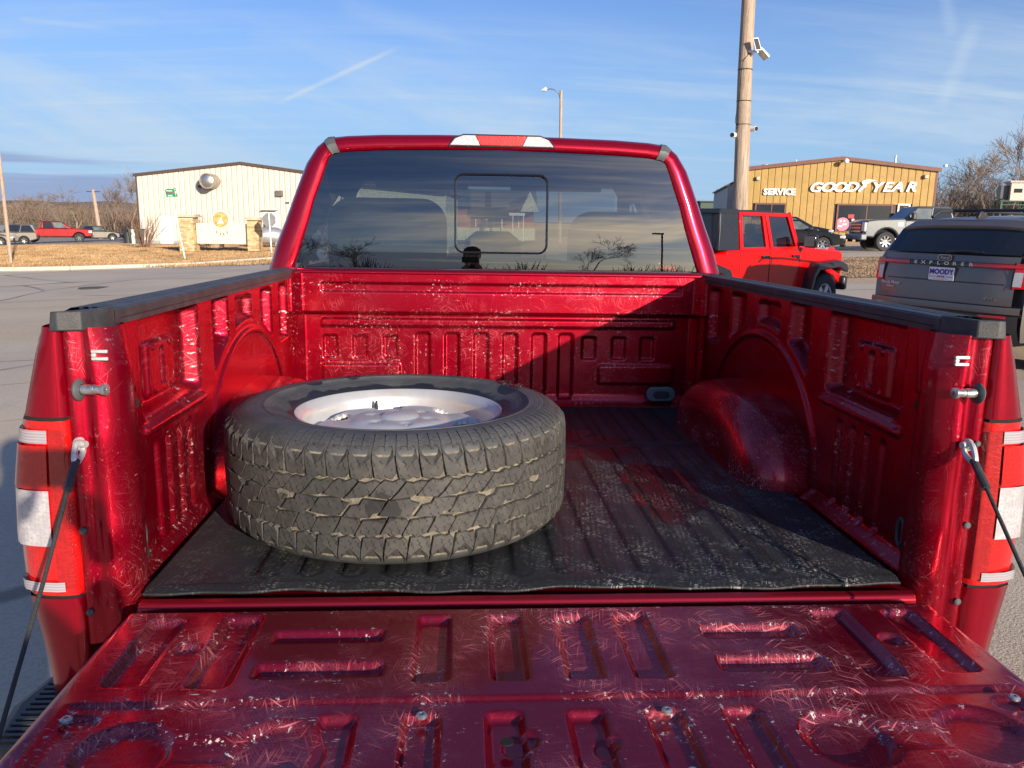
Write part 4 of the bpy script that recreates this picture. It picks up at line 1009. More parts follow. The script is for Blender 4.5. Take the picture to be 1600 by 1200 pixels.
# joints in the concrete apron and in the street
M_tar = mat('tar_joint', (.42, .38, .31), .9)
def strip(pts, wd, m, dz=.004):
    b = MB()
    for (a, c) in zip(pts[:-1], pts[1:]):
        a, c = Vector((a[0], a[1], 0)), Vector((c[0], c[1], 0)); n_ = Vector((-(c-a).y, (c-a).x, 0)).normalized()*wd/2; m_ = max(1, int((c-a).length/2))
        for k in range(m_):
            p, q = a.lerp(c, k/m_), a.lerp(c, (k+1)/m_)
            b.add([(v.x, v.y, g(v.x)+dz) for v in (p-n_, q-n_, q+n_, p+n_)], [(0, 1, 2, 3)])
    o = b.build('pavement_joint', m); o['kind'] = 'structure'; return o
for a, c, wd in (((0, 602), (140, 590), .02), ((0, 565), (110, 560), .03), ((-300, 690), (40, 655), .02), ((0, 450), (70, 444), .05), ((130, 462), (260, 459), .25), ((60, 447), (320, 430), .03)):
    strip([gp(*a), gp(*c)], wd, M_tar if wd < .2 else M_kerb)
b = MB(); p = gp(150, 450); b.lathe([(.42, 0), (.42, .006), (0, .006)], (p.x, p.y, p.z+.004), seg=24); tag(b.build('manhole_cover', mat('iron', (.09, .085, .08), .8)), 'round dark manhole cover in the grey street', 'manhole cover')

# distant hills
M_hill = ground_mat('hill_brush', (.20, .135, .09), (.30, .21, .14), .02, (.40, .32, .20), .10, .35, .3)
def ridge(name, p0, p1, dist, hfun, depth=400):
    b = MB(); n = 90; s1, s2, s3 = [], [], []
    for i in range(n+1):
        px = p0+(p1-p0)*i/n; a = gpos(px, dist); top = gpos(px, dist+depth*.6); c = gpos(px, dist+depth)
        h = hfun(px); s1.append((a.x, a.y, a.z-3)); s2.append((top.x, top.y, CAM.z+h)); s3.append((c.x, c.y, a.z-2))
    b.loft([s1, [tuple(Vector(p)*.45+Vector(q)*.55+Vector((0, 0, 1.0))) for p, q in zip(s1, s2)], s2, s3]); o = b.build(name, M_hill); o['kind'] = 'structure'; return o
ridge('hills', -2500, 780, 420, lambda px: 9.5-.004*px+1.3*math.sin(px*.011)+.6*math.sin(px*.047)+.3*math.sin(px*.13))
ridge('hills', 1050, 3600, 500, lambda px: 4+1.0*math.sin(px*.013)+.4*math.sin(px*.06))

# ------------------------------------------------------------------ buildings
M_cream = mat('cream_siding', (.57, .525, .445), .55, var=.05, vscale=2)
M_cream2 = mat('cream_rib', (.63, .56, .44), .5, var=.05)
M_brown = mat('brown_trim', (.075, .048, .04), .6)
M_white = mat('white_paint', (.78, .77, .74), .5, var=.05)
M_greyw = mat('grey_block', (.33, .32, .30), .8)
M_ochre = mat('ochre_siding', (.40, .255, .075), .6, var=.12, vscale=1.2, dirt=(.27, .165, .05), dirt_amt=.35, dirt_scale=1.2)
M_trimred = mat('maroon_trim', (.16, .065, .045), .55)
M_win = mat('dark_window', (.018, .02, .024), .08, coat=.6)
def gable(x0, x1, z0, ze, zp, xp=None):
    xp = (x0+x1)/2 if xp is None else xp
    return lambda x: ze+(zp-ze)*max(0, 1-abs(x-xp)/((x1-x0)/2))
def holes_cut(xa, xb, holes):
    return [h for h in holes if h[0] < xb and h[1] > xa]
def metal_building(root, Wd, ze, zp, dep, pitch, m, mrib, mtrim, holes, separate, base=0.):
    """front wall in local x (0..Wd), y = 0 facing -y ; built from panels"""
    top = gable(0, Wd, base, ze, zp); n = int(round(Wd/pitch)); pw = Wd/n; ribs = MB()
    grooves = MB()
    for i in range(n):
        xa, xb = i*pw, (i+1)*pw; hs = holes_cut(xa+.01, xb-.01, holes); b = MB()
        def col_(za, zb_top=None, zb=None):
            t0, t1 = (top(xa), top(xb)) if zb is None else (zb, zb)
            e = pw*(.10 if separate else .22)
            dp_ = .028 if separate else .055
            pr = [(xa+.004, .0), (xa+e, -dp_), (xb-e, -dp_), (xb-.004, .0)]
            vs = [(x, y, za) for x, y in pr]+[(x, y, (t0+(t1-t0)*(x-xa)/pw)) for x, y in pr]
            b.add(vs, [(0, 1, 5, 4), (1, 2, 6, 5), (2, 3, 7, 6)])
        if not hs: col_(base)
        else:
            h = hs[0]
            if h[2] > base+.05:
                col_(base, zb=h[2])
                if separate: b.build('siding_panel', m, root); b = MB()
            col_(h[3])
        if separate: b.build('siding_panel', m, root)
        else: ribs.add(b.v, b.f)
    if not separate: o = ribs.build('siding', m, root); o['kind'] = 'stuff'
    # body behind the panels
    b = MB(); 
    back = [(0, base), (Wd, base), (Wd, ze), (Wd/2, zp), (0, ze)]
    hb = MB(); hb.add([(x, .012, z) for x, z in [(0, base), (Wd, base), (Wd, ze), (Wd/2, zp), (0, ze)]], [(0, 1, 2, 3, 4)]) if not holes else None
    b.add([(x, y, z) for y in (.06, dep) for x, z in back], [(5, 6, 7, 8, 9), (0, 5, 9, 4), (1, 2, 7, 6)])
    if hb and hb.v: b.add(hb.v, hb.f)
    b.build('wall', mrib, root)
    r = MB(); ov = .18
    for sgn, xa, xb in ((1, -ov, Wd/2), (-1, Wd+ov, Wd/2)):
        za = ze-(zp-ze)*ov/(Wd/2)
        r.add([(xa, -.16, za), (xb, -.16, zp), (xb, dep+.1, zp), (xa, dep+.1, za), (xa, -.16, za+.07), (xb, -.16, zp+.07), (xb, dep+.1, zp+.07), (xa, dep+.1, za+.07)], [(0, 1, 2, 3), (7, 6, 5, 4), (0, 4, 5, 1), (3, 2, 6, 7), (0, 3, 7, 4)])
    r.build('roof', mat('metal_roof', (.42, .42, .43), .5), root)
    t = MB()
    for xa, xb in ((-ov, Wd/2-.001), (Wd/2+.001, Wd+ov)):
        za = top(max(0, min(Wd, xa)))-(zp-ze)*ov/(Wd/2)*(xa < 0); zb = top(min(Wd, xb))-(zp-ze)*ov/(Wd/2)*(xb > Wd)
        t2 = MB(); t2.add([(xa, -.20, za-.12), (xb, -.20, zb-.12), (xb, -.20, zb+.10), (xa, -.20, za+.10), (xa, -.05, za-.12), (xb, -.05, zb-.12), (xb, -.165, zb+.10), (xa, -.165, za+.10)], [(0, 1, 2, 3), (3, 2, 6, 7), (4, 5, 1, 0)])
        t2.build('rake_trim', mtrim, root)
    for x in (0, Wd):
        c = MB(); c.box(x-.06, x+.06, -.045, .10, base, ze-.08); c.build('corner_trim', mtrim, root)
    return top
# cream metal building on the left
DB = 64.; o0 = gpos(212.5, DB); o1 = gpos(541, DB-.5); ang = math.atan2(o1.y-o0.y, o1.x-o0.x); Wd = (o1-o0).length
zb = CAM.z-(383-337.)/F_PX*DB*math.cos(0)
CB = empty('metal_building', (o0.x, o0.y, g(o0.x)), ang, 'cream ribbed metal building with a low brown-edged gable and a round exhaust fan', 'building')
sc_ = F_PX/DB; bz0 = zb-g(o0.x)
bh = lambda py, px=300: CAM.z+((338+.0174*(px-300))-py)/sc_-g(o0.x)      # height for a picture row at this distance
bx = lambda px: (px+3-212.5)/sc_
zeave = bh(275, 210); zpk = bh(258, 372)
metal_building(CB, Wd, zeave, zpk, 26, .42, M_cream, M_cream, M_brown, [], False, base=-.8)
b = MB(); b.box(-.02, Wd+.02, -.06, .0, -.8, bh(376)); b.build('plinth', M_greyw, CB)
def door(parent, x0, x1, z0, z1, m=M_white, y=-.03):
    b = MB(); b.box(x0-.06, x1+.06, y-.045, y, z0, z1+.07); f = b.build('door_frame', m, parent)
    b = MB(); b.box(x0, x1, y-.07, y-.046, z0+.02, z1); dd = b.build('door', m, parent, bevel=.01)
    b = MB(); b.box(x0+.08, x0+.14, y-.11, y-.071, z0+.95, z0+1.05); b.build('handle', M_steel, dd); return dd
door(CB, bx(243), bx(261), bh(382), bh(340))
door(CB, bx(408), bx(427), bh(384), bh(330))
b = MB(); b.box(bx(406), bx(430), -.55, -.03, bh(327), bh(326)); b.build('door_canopy', M_cream2, CB)
fc = (bx(331), -.05, bh(285)); b = MB()
R_f = .56
b.lathe([(R_f, 0), (R_f, 1.25), (R_f*1.06, 1.25), (R_f*1.06, 1.35), (R_f*.93, 1.35), (R_f*.93, 1.1)], fc, (.0, -1, 0), 32); fan = b.build('exhaust_fan', mat('weathered_metal', (.42, .36, .28), .5, .4, var=.2), CB)
b = MB(); b.lathe([(R_f*.92, 1.28), (R_f*.7, 1.36), (R_f*.3, 1.42), (0, 1.43)], fc, (0, -1, 0), 24); b.build('damper', M_steel, fan)
b = MB(); b.tube([(bx(313), -.05, bh(293)), (bx(313), -.45, bh(293))], .05); b.box(bx(310), bx(314), -.6, -.4, bh(295), bh(291)); b.build('flood_lamp', M_greypl, CB)
for a in (263, 433):
    b = MB(); b.box(bx(a-5), bx(a+6), -.32, -.03, bh(306), bh(297)); b.build('wall_lamp', mat('bronze_lamp', (.14, .12, .10), .5), CB, bevel=.05)
b = MB(); b.box(bx(443), bx(448), -.18, -.03, bh(316), bh(314)); b.build('junction_box', M_greypl, CB)

# ochre metal tyre shop on the right
DG = 50.; p0 = gpos(1158, DG); p1 = gpos(1449.5, 48.2); ang = math.atan2(p1.y-p0.y, p1.x-p0.x); Wg = (p1-p0).length
GB = empty('tyre_shop', (p0.x, p0.y, g((p0.x+p1.x)/2)), ang, 'ochre metal tyre shop with maroon roof edge and big white lettering', 'shop building')
gz = g((p0.x+p1.x)/2); sg = F_PX/DG; gx = lambda px: (px-54*(.017+(px-800)/6450)-1158)/sg*(Wg/((1449.5-1158)/sg))
gh = lambda py, px=1300: CAM.z+((353.3+.0174*(px-1163))-py)/sg-gz
ze, zp = gh(266.5, 1163), gh(253.5, 1312)
holes = [(gx(1178), gx(1227), gh(345), gh(321)), (gx(1309), gx(1394), gh(363, 1350), gh(321.5, 1350)), (gx(1402), gx(1421), -.3, gh(321, 1410))]
metal_building(GB, Wg, ze, zp, 5, (10.0)/sg, M_ochre, M_ochre, M_trimred, holes, True, base=-.5)
b = MB(); b.add([(0, .05, -.5), (Wg, .05, -.5), (Wg, .05, ze), (Wg/2, .05, zp), (0, .05, ze)], [(0, 1, 2, 3, 4)]); b.build('backing', M_brown, GB)
for h in holes[:2]:
    xm = (h[0]+h[1])/2; mid = .5 if h is holes[0] else .46
    b = MB(); f = .07
    b.box(h[0]-.03, h[1]+.03, -.06, .02, h[3]-f, h[3]+.03); b.box(h[0]-.03, h[1]+.03, -.06, .02, h[2]-.03, h[2]+f); b.box(h[0]-.03, h[0]+f, -.055, .02, h[2]+f, h[3]-f); b.box(h[1]-f, h[1]+.03, -.055, .02, h[2]+f, h[3]-f)
    xs = h[0]+(h[1]-h[0])*.54; b.box(xs-.03, xs+.03, -.055, .02, h[2]+f, h[3]-f)
    w_ = b.build('window', M_trimred, GB)
    for a, c in ((h[0]+f, xs-.03), (xs+.03, h[1]-f)):
        b = MB(); b.box(a, c, -.02, -.005, h[2]+f, h[3]-f); b.build('pane', M_win, w_)
h = holes[1]
M_pink = mat('pink_poster', (.80, .22, .30), .5); M_redp = mat('red_poster', (.62, .04, .05), .5)
b = MB(); xc, zc_ = gx(1319), gh(351, 1319); b.lathe([(.40, 0), (.40, .02), (0, .02)], (xc, -.03, zc_), (0, -1, 0), 24); pw_ = b.build('window_poster', M_pink, GB)
b = MB()
for k in range(6): b.lathe([(.06, .021), (0, .021)], (xc+.18*math.cos(k), -.035, zc_+.2*math.sin(k*1.9)), (0, -1, 0), 8)
b.build('poster_print', M_white, pw_)
for (a, c, e_, f_, mm_) in ((1327, 1336, 342, 336.5, M_redp), (1331, 1345, 360, 350, M_white), (1333, 1337, 349, 343, M_white)):
    b = MB(); b.box(gx(a), gx(c), -.034, -.026, gh(e_, 1335), gh(f_, 1335)); b.build('window_poster', mm_, GB)
b = MB(); h = holes[2]; b.box(h[0], h[1], -.05, -.0, h[2], h[3]); dd = b.build('door', M_white, GB); b = MB(); b.box(h[0]+.10, h[1]-.10, -.06, -.051, h[2]+1.2, h[3]-.1); b.build('pane', M_win, dd)
M_letters = mat('white_letters', (.86, .86, .84), .45)
# wide slanted capitals, one mesh each
M_lshadow = mat('letter_return', (.10, .09, .08), .6)
for ch, px_, in zip('GOOD', (1270, 1289, 1308, 1326.5)):
    lt = text_mesh('letter', ch, .78, M_letters, GB, loc=(gx(px_), -.115, gh(296.5+.0*px_, px_)), extrude=.045, shear=.28, offset=.024, scale=(1.22, 1, 1))
for ch, px_, in zip('YEAR', (1364, 1381, 1397, 1417.5)):
    lt = text_mesh('letter', ch, .78, M_letters, GB, loc=(gx(px_), -.115, gh(297, px_)), extrude=.045, shear=.28, offset=.024, scale=(1.20, 1, 1))
for i, ch in enumerate('SERVICE'):
    text_mesh('letter', ch, .52, M_letters, GB, loc=(gx((1192.5, 1200, 1208, 1216, 1222.5, 1229, 1236.5)[i]), -.10, gh(302.5, 1210)), extrude=.04, offset=.022)
# winged-foot emblem between the two words
def wing(pts): return [(gx(1343+p[0]*1.0), gh(296-p[1], 1341)) for p in pts]
w1 = wing([(-2, -7), (1, -4), (4, -1), (7, 1), (6, 4), (9, 5), (15, 8.5), (22, 10), (10, 11), (4, 10.5), (-1, 8), (0, 5), (2, 3), (-2, -1), (-5, -5), (-4, -8)])
b = MB(); b.prism(w1, 'y', -.15, -.06); b.build('emblem', M_letters, GB)
w2 = wing([(4, 7.2), (12, 9.2), (8, 8.2), (3, 6)])
b = MB(); b.prism(w2, 'y', -.153, -.149); b.build('emblem_line', M_ochre, GB)
b = MB(); b.lathe([(.0, .18), (.14, .12), (.16, 0), (.10, -.1)], (gx(1313), -.5, gh(258, 1313)), (0, -.5, -1), 14); b.tube([(gx(1313), -.03, gh(257, 1313)), (gx(1313), -.5, gh(258, 1313))], .04); b.build('gable_lamp', M_white, GB)
for a in (1178.5, 1439): b = MB(); b.box(gx(a-3), gx(a+3), -.25, -.03, gh(284.5, a), gh(279, a)); b.build('wall_lamp', mat('lamp_cream', (.5, .45, .36), .5), GB, bevel=.04)
b = MB(); b.box(gx(1463), gx(1468), -.3, 0, gh(268.5, 1461), gh(264.5, 1461)); b.build('corner_lamp', M_white, GB, bevel=.05)
for a, hgt, rad in ((1210, .55, .26), (1263, .65, .05), (1434, 1.3, .07)):
    x = gx(a); zt = gable(0, Wg, 0, ze, zp)(x); b = MB(); b.lathe([(rad*.8, 0), (rad*.8, hgt*.6), (rad, hgt*.6), (rad, hgt), (0, hgt)], (x, 6, zt-.1), seg=12); b.build('roof_vent', M_zinc, GB)
# grey annex behind the shop on the left
ax0 = gpos(1139, 58); b = MB(); AN = empty('annex', (ax0.x, ax0.y, g(ax0.x)), ang, 'grey gabled shed behind the left end of the ochre tyre shop', 'shed')
s58 = F_PX/58; za = lambda py: CAM.z+(353-py)/s58-g(ax0.x)
b.add([(-.45, 0, -.5), (1.6, 0, -.5), (1.6, 0, za(270)), (-.45, 0, za(292)), (-.45, 14, -.5), (1.6, 14, -.5), (1.6, 14, za(270)), (-.45, 14, za(292))], [(0, 1, 2, 3), (4, 0, 3, 7), (3, 2, 6, 7), (5, 4, 7, 6), (1, 5, 6, 2)]); b.build('wall', mat('grey_siding', (.36, .36, .34), .6), AN)
b = MB(); b.add([(-.6, -.15, za(294)), (1.6, -.15, za(269)), (1.6, -.15, za(267)), (-.6, -.15, za(291.5)), (-.6, 14, za(294)), (1.6, 14, za(269)), (1.6, 14, za(267)), (-.6, 14, za(291.5))], [(0, 1, 2, 3), (3, 2, 6, 7), (0, 3, 7, 4)]); b.build('roof', M_brown, AN)
# dark low building and mast at the left of the annex (above the black hardtop)
q = gpos(1105, 90); LB = empty('low_building', (q.x, q.y, g(q.x)), -YAW, 'low dark green-roofed building far behind the red off-roader', 'building'); s90 = F_PX/90
b = MB(); b.box(-1.2, 1.9, 0, 8, -.5, CAM.z+(352-317)/s90-g(q.x)); b.build('wall', mat('dark_green', (.05, .08, .06), .7), LB); b = MB(); b.box(-1.4, 2.1, -.2, 8.2, CAM.z+(352-317)/s90-g(q.x), CAM.z+(352-315)/s90-g(q.x)); b.build('roof', mat('dark_roof', (.03, .035, .035), .7), LB)
q = gpos(1117, 100); b = MB(); b.box(-.35, .35, -.3, .3, 0, CAM.z+(352-297)/12.5-g(q.x)); tag(b.build('white_mast', M_white, loc=(q.x, q.y, g(q.x))), 'slim white tower far behind the black-roofed off-roader', 'mast')

# brick school seen through the cab windows
M_brick = mat('red_brick', (.30, .085, .06), .85, var=.2, vscale=3)
M_pale = mat('pale_green_siding', (.50, .54, .42), .7)
s70 = F_PX/70.
SB = gpos(690, 70); SBo = empty('brick_school', (SB.x, SB.y, g(SB.x)), -YAW, 'red brick building with pale pilasters and a grey roof, seen through the cab windows', 'building')
sx_ = lambda px: (px-690)/s70; shh = lambda py: CAM.z+(347-py)/s70-g(SB.x)
b = MB(); b.box(sx_(640), sx_(830), 0, 16, shh(357)-.0, shh(324)); b.build('wall', M_brick, SBo)
b = MB(); b.box(sx_(638), sx_(832), -.03, 16, -2.0, shh(357)-.002); b.build('plinth', M_pale, SBo)
b = MB(); b.add([(sx_(630), -.8, shh(325)), (sx_(835), -.8, shh(325)), (sx_(835), 8, shh(296)), (sx_(630), 8, shh(296)), (sx_(630), -.8, shh(322)), (sx_(835), -.8, shh(322)), (sx_(835), 8, shh(293)), (sx_(630), 8, shh(293))], [(0, 1, 5, 4), (4, 5, 6, 7), (1, 2, 6, 5), (0, 4, 7, 3), (3, 2, 1, 0)]); b.build('roof', mat('grey_shingle', (.16, .165, .16), .8), SBo)
for a in (739, 756.5, 767.5, 779, 806): b = MB(); b.box(sx_(a-.8), sx_(a+.8), -.12, -.002, shh(356), shh(325)); b.build('pilaster', M_white, SBo)
for a in (752, 762, 772, 805):
    b = MB(); b.box(sx_(a-1.8), sx_(a+1.8), -.08, -.003, shh(355), shh(338)); w_ = b.build('window', M_white, SBo); b = MB(); b.box(sx_(a-1.2), sx_(a+1.2), -.10, -.081, shh(354), shh(339)); b.build('pane', M_win, w_)
b = MB(); b.box(sx_(779), sx_(815), -3.4, -.2, shh(338), shh(334)); p_ = b.build('porch_roof', M_white, SBo)
for a in (781, 797, 813): b = MB(); b.box(sx_(a-.7), sx_(a+.7), -3.3, -3.1, -2, shh(338)); b.build('column', M_white, p_)
b = MB(); b.add([(sx_(808), -3.2, shh(332)), (sx_(836), -3.2, shh(332)), (sx_(822), -3.2, shh(302)), (sx_(808), 4, shh(332)), (sx_(836), 4, shh(332)), (sx_(822), 4, shh(302))], [(0, 1, 2), (0, 2, 5, 3), (2, 1, 4, 5)]); b.build('gable', M_pale, SBo)
q = gpos(665, 48); s48 = F_PX/48; PB = empty('green_shed', (q.x, q.y, g(q.x)), -YAW, 'pale green metal shed with dark sloping roof, seen through the cab left of the slider', 'building')
zz = lambda py: CAM.z+(345-py)/s48-g(q.x)
b = MB(); b.add([(-6, 0, -2), ((692-665)/s48, 0, -2), ((692-665)/s48, 0, zz(303)), (-6, 0, zz(290)), (-6, 10, -2), ((692-665)/s48, 10, -2), ((692-665)/s48, 10, zz(303)), (-6, 10, zz(290))], [(0, 1, 2, 3), (1, 5, 6, 2), (3, 2, 6, 7)]); b.build('wall', M_pale, PB)
b = MB(); b.add([(-6, -.6, zz(289)), ((697-665)/s48, -.6, zz(304)), ((697-665)/s48, 10, zz(304)), (-6, 10, zz(289)), (-6, -.6, zz(286)), ((697-665)/s48, -.6, zz(301)), ((697-665)/s48, 10, zz(301)), (-6, 10, zz(286))], [(0, 1, 5, 4), (4, 5, 6, 7), (1, 2, 6, 5), (3, 2, 1, 0)]); b.build('roof', M_brown, PB)

# ------------------------------------------------------------------ monument sign with its two brick pillars
DM = 45.; sM = F_PX/DM; q = gpos(344, DM); MS = empty('monument_sign', (q.x, q.y, g(q.x)), -YAW+.05, 'cream arched sign panel with round feathered emblem between two buff brick pillars', 'sign')
mz = lambda py: CAM.z+(339.5-py)/sM-g(q.x); mx = lambda px: (px-344)/sM
M_signw = mat('sign_cream', (.74, .66, .48), .6, var=.05)
arch = [(mx(303), mz(381)), (mx(384), mz(381)), (mx(384), mz(350))]
for k in range(11): 
    a = R(0+180*k/10); arch.append((mx(343)+math.cos(a)*17/sM, mz(348)+math.sin(a)*20/sM))
arch = arch[:3]+[(mx(362), mz(350)), (mx(359.5), mz(345))]+[p for p in arch[3:] if p[1] > mz(343)]+[(mx(326.5), mz(345)), (mx(323), mz(350))]+[(mx(303), mz(350))]
b = MB(); b.prism(arch, 'y', -.12, .12); pn = b.build('sign_panel', M_signw, MS)
M_tan = mat('emblem_tan', (.62, .34, .12), .6, var=.35, vscale=9); M_tan2 = mat('emblem_rim', (.36, .24, .10), .6)
ec = (mx(341), -.125, mz(343.5)); er = 10.6/sM
b = MB(); b.lathe([(er*1.1, 0), (er*1.1, .02), (0, .02)], ec, (0, -1, 0), 30); em = b.build('emblem', M_tan2, pn)
b = MB(); b.lathe([(er, .021), (er, .03), (0, .03)], ec, (0, -1, 0), 30); b.build('emblem_field', M_tan, pn)
b = MB(); b.prism([(mx(336), mz(350)), (mx(345.5), mz(350)), (mx(342), mz(340.5))], 'y', -.165, -.157); b.build('tipi', M_white, pn)
b = MB(); b.prism([(mx(342.4), mz(350)), (mx(343.6), mz(350)), (mx(343.), mz(348))], 'y', -.170, -.166); b.build('tipi_door', M_dark, pn)
for a in (334.5, 337.5, 341): b = MB(); b.prism([(mx(a-.4), mz(339.5)), (mx(a+.5), mz(339.5)), (mx(a+.2), mz(337.2))], 'y', -.165, -.157); b.build('bird_mark', M_brown, pn)
for a, yy in ((334, 363), (340, 366), (344.5, 366), (350, 363)):
    b = MB(); b.tube([(mx(a), -.13, mz(352.5)), (mx(a), -.13, mz(yy-2))], .008, 4); b.build('string', M_brown, pn)
    b = MB(); b.prism([(mx(a), mz(yy-2.4)), (mx(a+1.2), mz(yy+.5)), (mx(a+.4), mz(yy+3)), (mx(a-.8), mz(yy))], 'y', -.14, -.121); b.build('feather', mat('feather', (.10, .11, .08), .7), pn)
M_bb = mat('buff_brick', (.56, .40, .20), .85, var=.22, vscale=5); M_bb2 = mat('buff_brick_dark', (.40, .26, .13), .85, var=.2, vscale=5); M_mort = mat('mortar', (.55, .48, .38), .9); M_cap = mat('stone_cap', (.52, .43, .32), .8)
for (xa, xb, yt, yb) in ((277.5, 303, 337, 393), (382, 402, 340, 391)):
    w_ = .46 if xa < 300 else .36; cx = (mx(xa)+mx(xb))/2; x0, x1 = mx(xa)+.05, mx(xb)-.05; zt, z0 = mz(yt+4), mz(yb)
    b = MB(); b.box(x0+.012, x1-.012, -.45, .45, z0, zt); pil = b.build('pillar', M_mort, MS)
    nrow = int((zt-z0)/.105); bw = MB(); bd = MB()
    for r_ in range(nrow):
        zz0 = z0+r_*.105
        for fy, (a, c) in ((0, (x0, x1)), (1, (-.46, .46))):
            nb = max(2, int((c-a)/.25)); 
            for k in range(-1, nb):
                u0 = a+(k+(.5 if r_ % 2 else 0))*(c-a)/nb; u1 = u0+(c-a)/nb-.012; u0, u1 = max(a, u0), min(c, u1)
                if u1-u0 < .03: continue
                t_ = bd if rng.random() < .3 else bw
                if fy == 0: t_.box(u0, u1, -.462, -.448, zz0, zz0+.092)
                else: t_.box(x0, x0+.013, u0, u1, zz0, zz0+.092); t_.box(x1-.013, x1, u0, u1, zz0, zz0+.092)
    o = bw.build('bricks', M_bb, pil); o['kind'] = 'stuff'; o = bd.build('bricks', M_bb2, pil); o['kind'] = 'stuff'
    b = MB(); b.box(x0-.16, x1+.16, -.62, .62, zt, zt+.10); b.box(x0-.10, x1+.10, -.55, .55, zt+.10, zt+.16); b.build('cap', M_cap, pil, bevel=.01)
b = MB(); b.box(mx(338), mx(342), -.2, .2, mz(386), mz(381)); b.box(mx(370), mx(384), -.2, .2, mz(384), mz(383)); b.build('footing', M_brown, MS)

# street name sign, stop sign seen from behind
def pole_thing(px, dist, name, label, cat, top, rad, m, lean=0., base_px=None):
    q = gpos(px, dist); o = empty(name, tuple(q), -YAW, label, cat); return o, q
DS = 36.; sS = F_PX/DS; NS, q = pole_thing(282.5, DS, 'street_name_sign', 'leaning pale post carrying two small green street name blades', 'street sign', 0, 0, None)
nz = lambda py: CAM.z+(338.3-py)/sS-q.z; nx = lambda px: (px-282.5)/sS
b = MB(); b.tube([(0, 0, -.3), (nx(266), 0, nz(311))], .030, 8); b.build('post', M_white, NS)
M_green = mat('sign_green', (.02, .22, .11), .4)
b = MB(); b.prism([(nx(256.5), nz(302.5)), (nx(273), nz(300.5)), (nx(272.5), nz(296)), (nx(256.5), nz(298.5))], 'y', -.02, .0); s1_ = b.build('name_blade', M_green, NS)
b = MB(); b.prism([(nx(257.5), nz(310)), (nx(275), nz(308.8)), (nx(274), nz(304)), (nx(257.5), nz(305))], 'y', .01, .03); s2_ = b.build('name_blade', M_green, NS)
for (a, c, zz_, y_) in ((258.5, 267.5, 300, -.024), (260, 267, 307.3, .006)):
    b = MB(); n_ = 7
    for k in range(n_): u = a+(c-a)*k/n_; b.box(nx(u), nx(u+.85), y_, y_+.003, nz(zz_+1.1), nz(zz_-.9+(k % 3)*.3))
    o = b.build('lettering', M_white, s1_ if zz_ < 305 else s2_); o['kind'] = 'stuff'
for (a, zz_, y_) in ((271, 298.5, -.024), (272, 306, .006)): b = MB(); b.box(nx(a-.5), nx(a+.6), y_, y_+.003, nz(zz_+.7), nz(zz_-.7)); b.build('block_number', M_white, s1_ if zz_ < 305 else s2_)
DT = 43.; sT = F_PX/DT; TS, q = pole_thing(418, DT, 'stop_sign', 'grey back of an octagonal stop sign on a white post before the silver tank', 'stop sign', 0, 0, None)
tz = lambda py: CAM.z+(340.4-py)/sT-q.z; tx = lambda px: (px-418)/sT
b = MB(); b.tube([(0, 0, -.2), (tx(415.5), 0, tz(333))], .035, 8); b.build('post', M_white, TS)
oc = [(tx(415.5)+.38*math.cos(R(22.5+45*k)), tz(344)+.40*math.sin(R(22.5+45*k))) for k in range(8)]
b = MB(); b.prism(oc, 'y', .04, .048); b.build('octagon_plate', mat('sign_back', (.24, .25, .26), .5, .3), TS)
# silver tank
DK = 52.; sK = F_PX/DK; q = gpos(414, DK); kz = lambda py: CAM.z+(340.4-py)/sK-q.z
TK = empty('propane_tank', tuple(q), -YAW+.25, 'horizontal silver propane tank half hidden behind the stop sign', 'tank')
b = MB(); rK = .56; cz = kz(368.5); b.lathe([(0, -1.05), (rK*.55, -.98), (rK*.85, -.8), (rK, -.55), (rK, .55), (rK*.85, .8), (rK*.55, .98), (0, 1.05)], (-.05, 0, cz), (1, 0, 0), 24); b.build('tank_shell', mat('tank_silver', (.50, .51, .52), .38, .6, var=.15, vscale=3), TK)
b = MB(); b.lathe([(.16, 0), (.16, .22), (.1, .30), (0, .31)], (-.15, 0, cz+rK-.04), seg=14); b.build('valve_dome', M_greypl, TK)
for x in (-.6, .5): b = MB(); b.box(x-.08, x+.08, -.4, .4, -.3, cz-rK*.75); b.build('saddle', M_greyw, TK)

# ------------------------------------------------------------------ poles
M_wood = mat('pole_wood', (.40, .30, .215), .85, var=.25, vscale=3, dirt=(.24, .18, .13), dirt_amt=.5, dirt_scale=5)
def wood_mat():
    m, t, b = pbsdf('weathered_pole'); O = t.new('ShaderNodeTexCoord').outputs['Object']
    n = t.noise(t.mapping(O, sc=(14, 14, .6)), 2.2, 6, .7); n2 = t.noise(t.mapping(O, sc=(40, 40, 1.2)), 2., 4, .7)
    c = t.mix(t.map(n, .3, .7), (.30, .22, .155), (.52, .41, .31)); c = t.mix(t.map(n2, .56, .66), c, (.14, .10, .07))
    t.l.new(c, b.inputs['Base Color']); b.inputs['Roughness'].default_value = .9
    bp = t.new('ShaderNodeBump'); bp.inputs['Strength'].default_value = .6; bp.inputs['Distance'].default_value = .02; t.put(bp.inputs['Height'], n2); t.l.new(bp.outputs[0], b.inputs['Normal']); return m
M_pole = wood_mat()
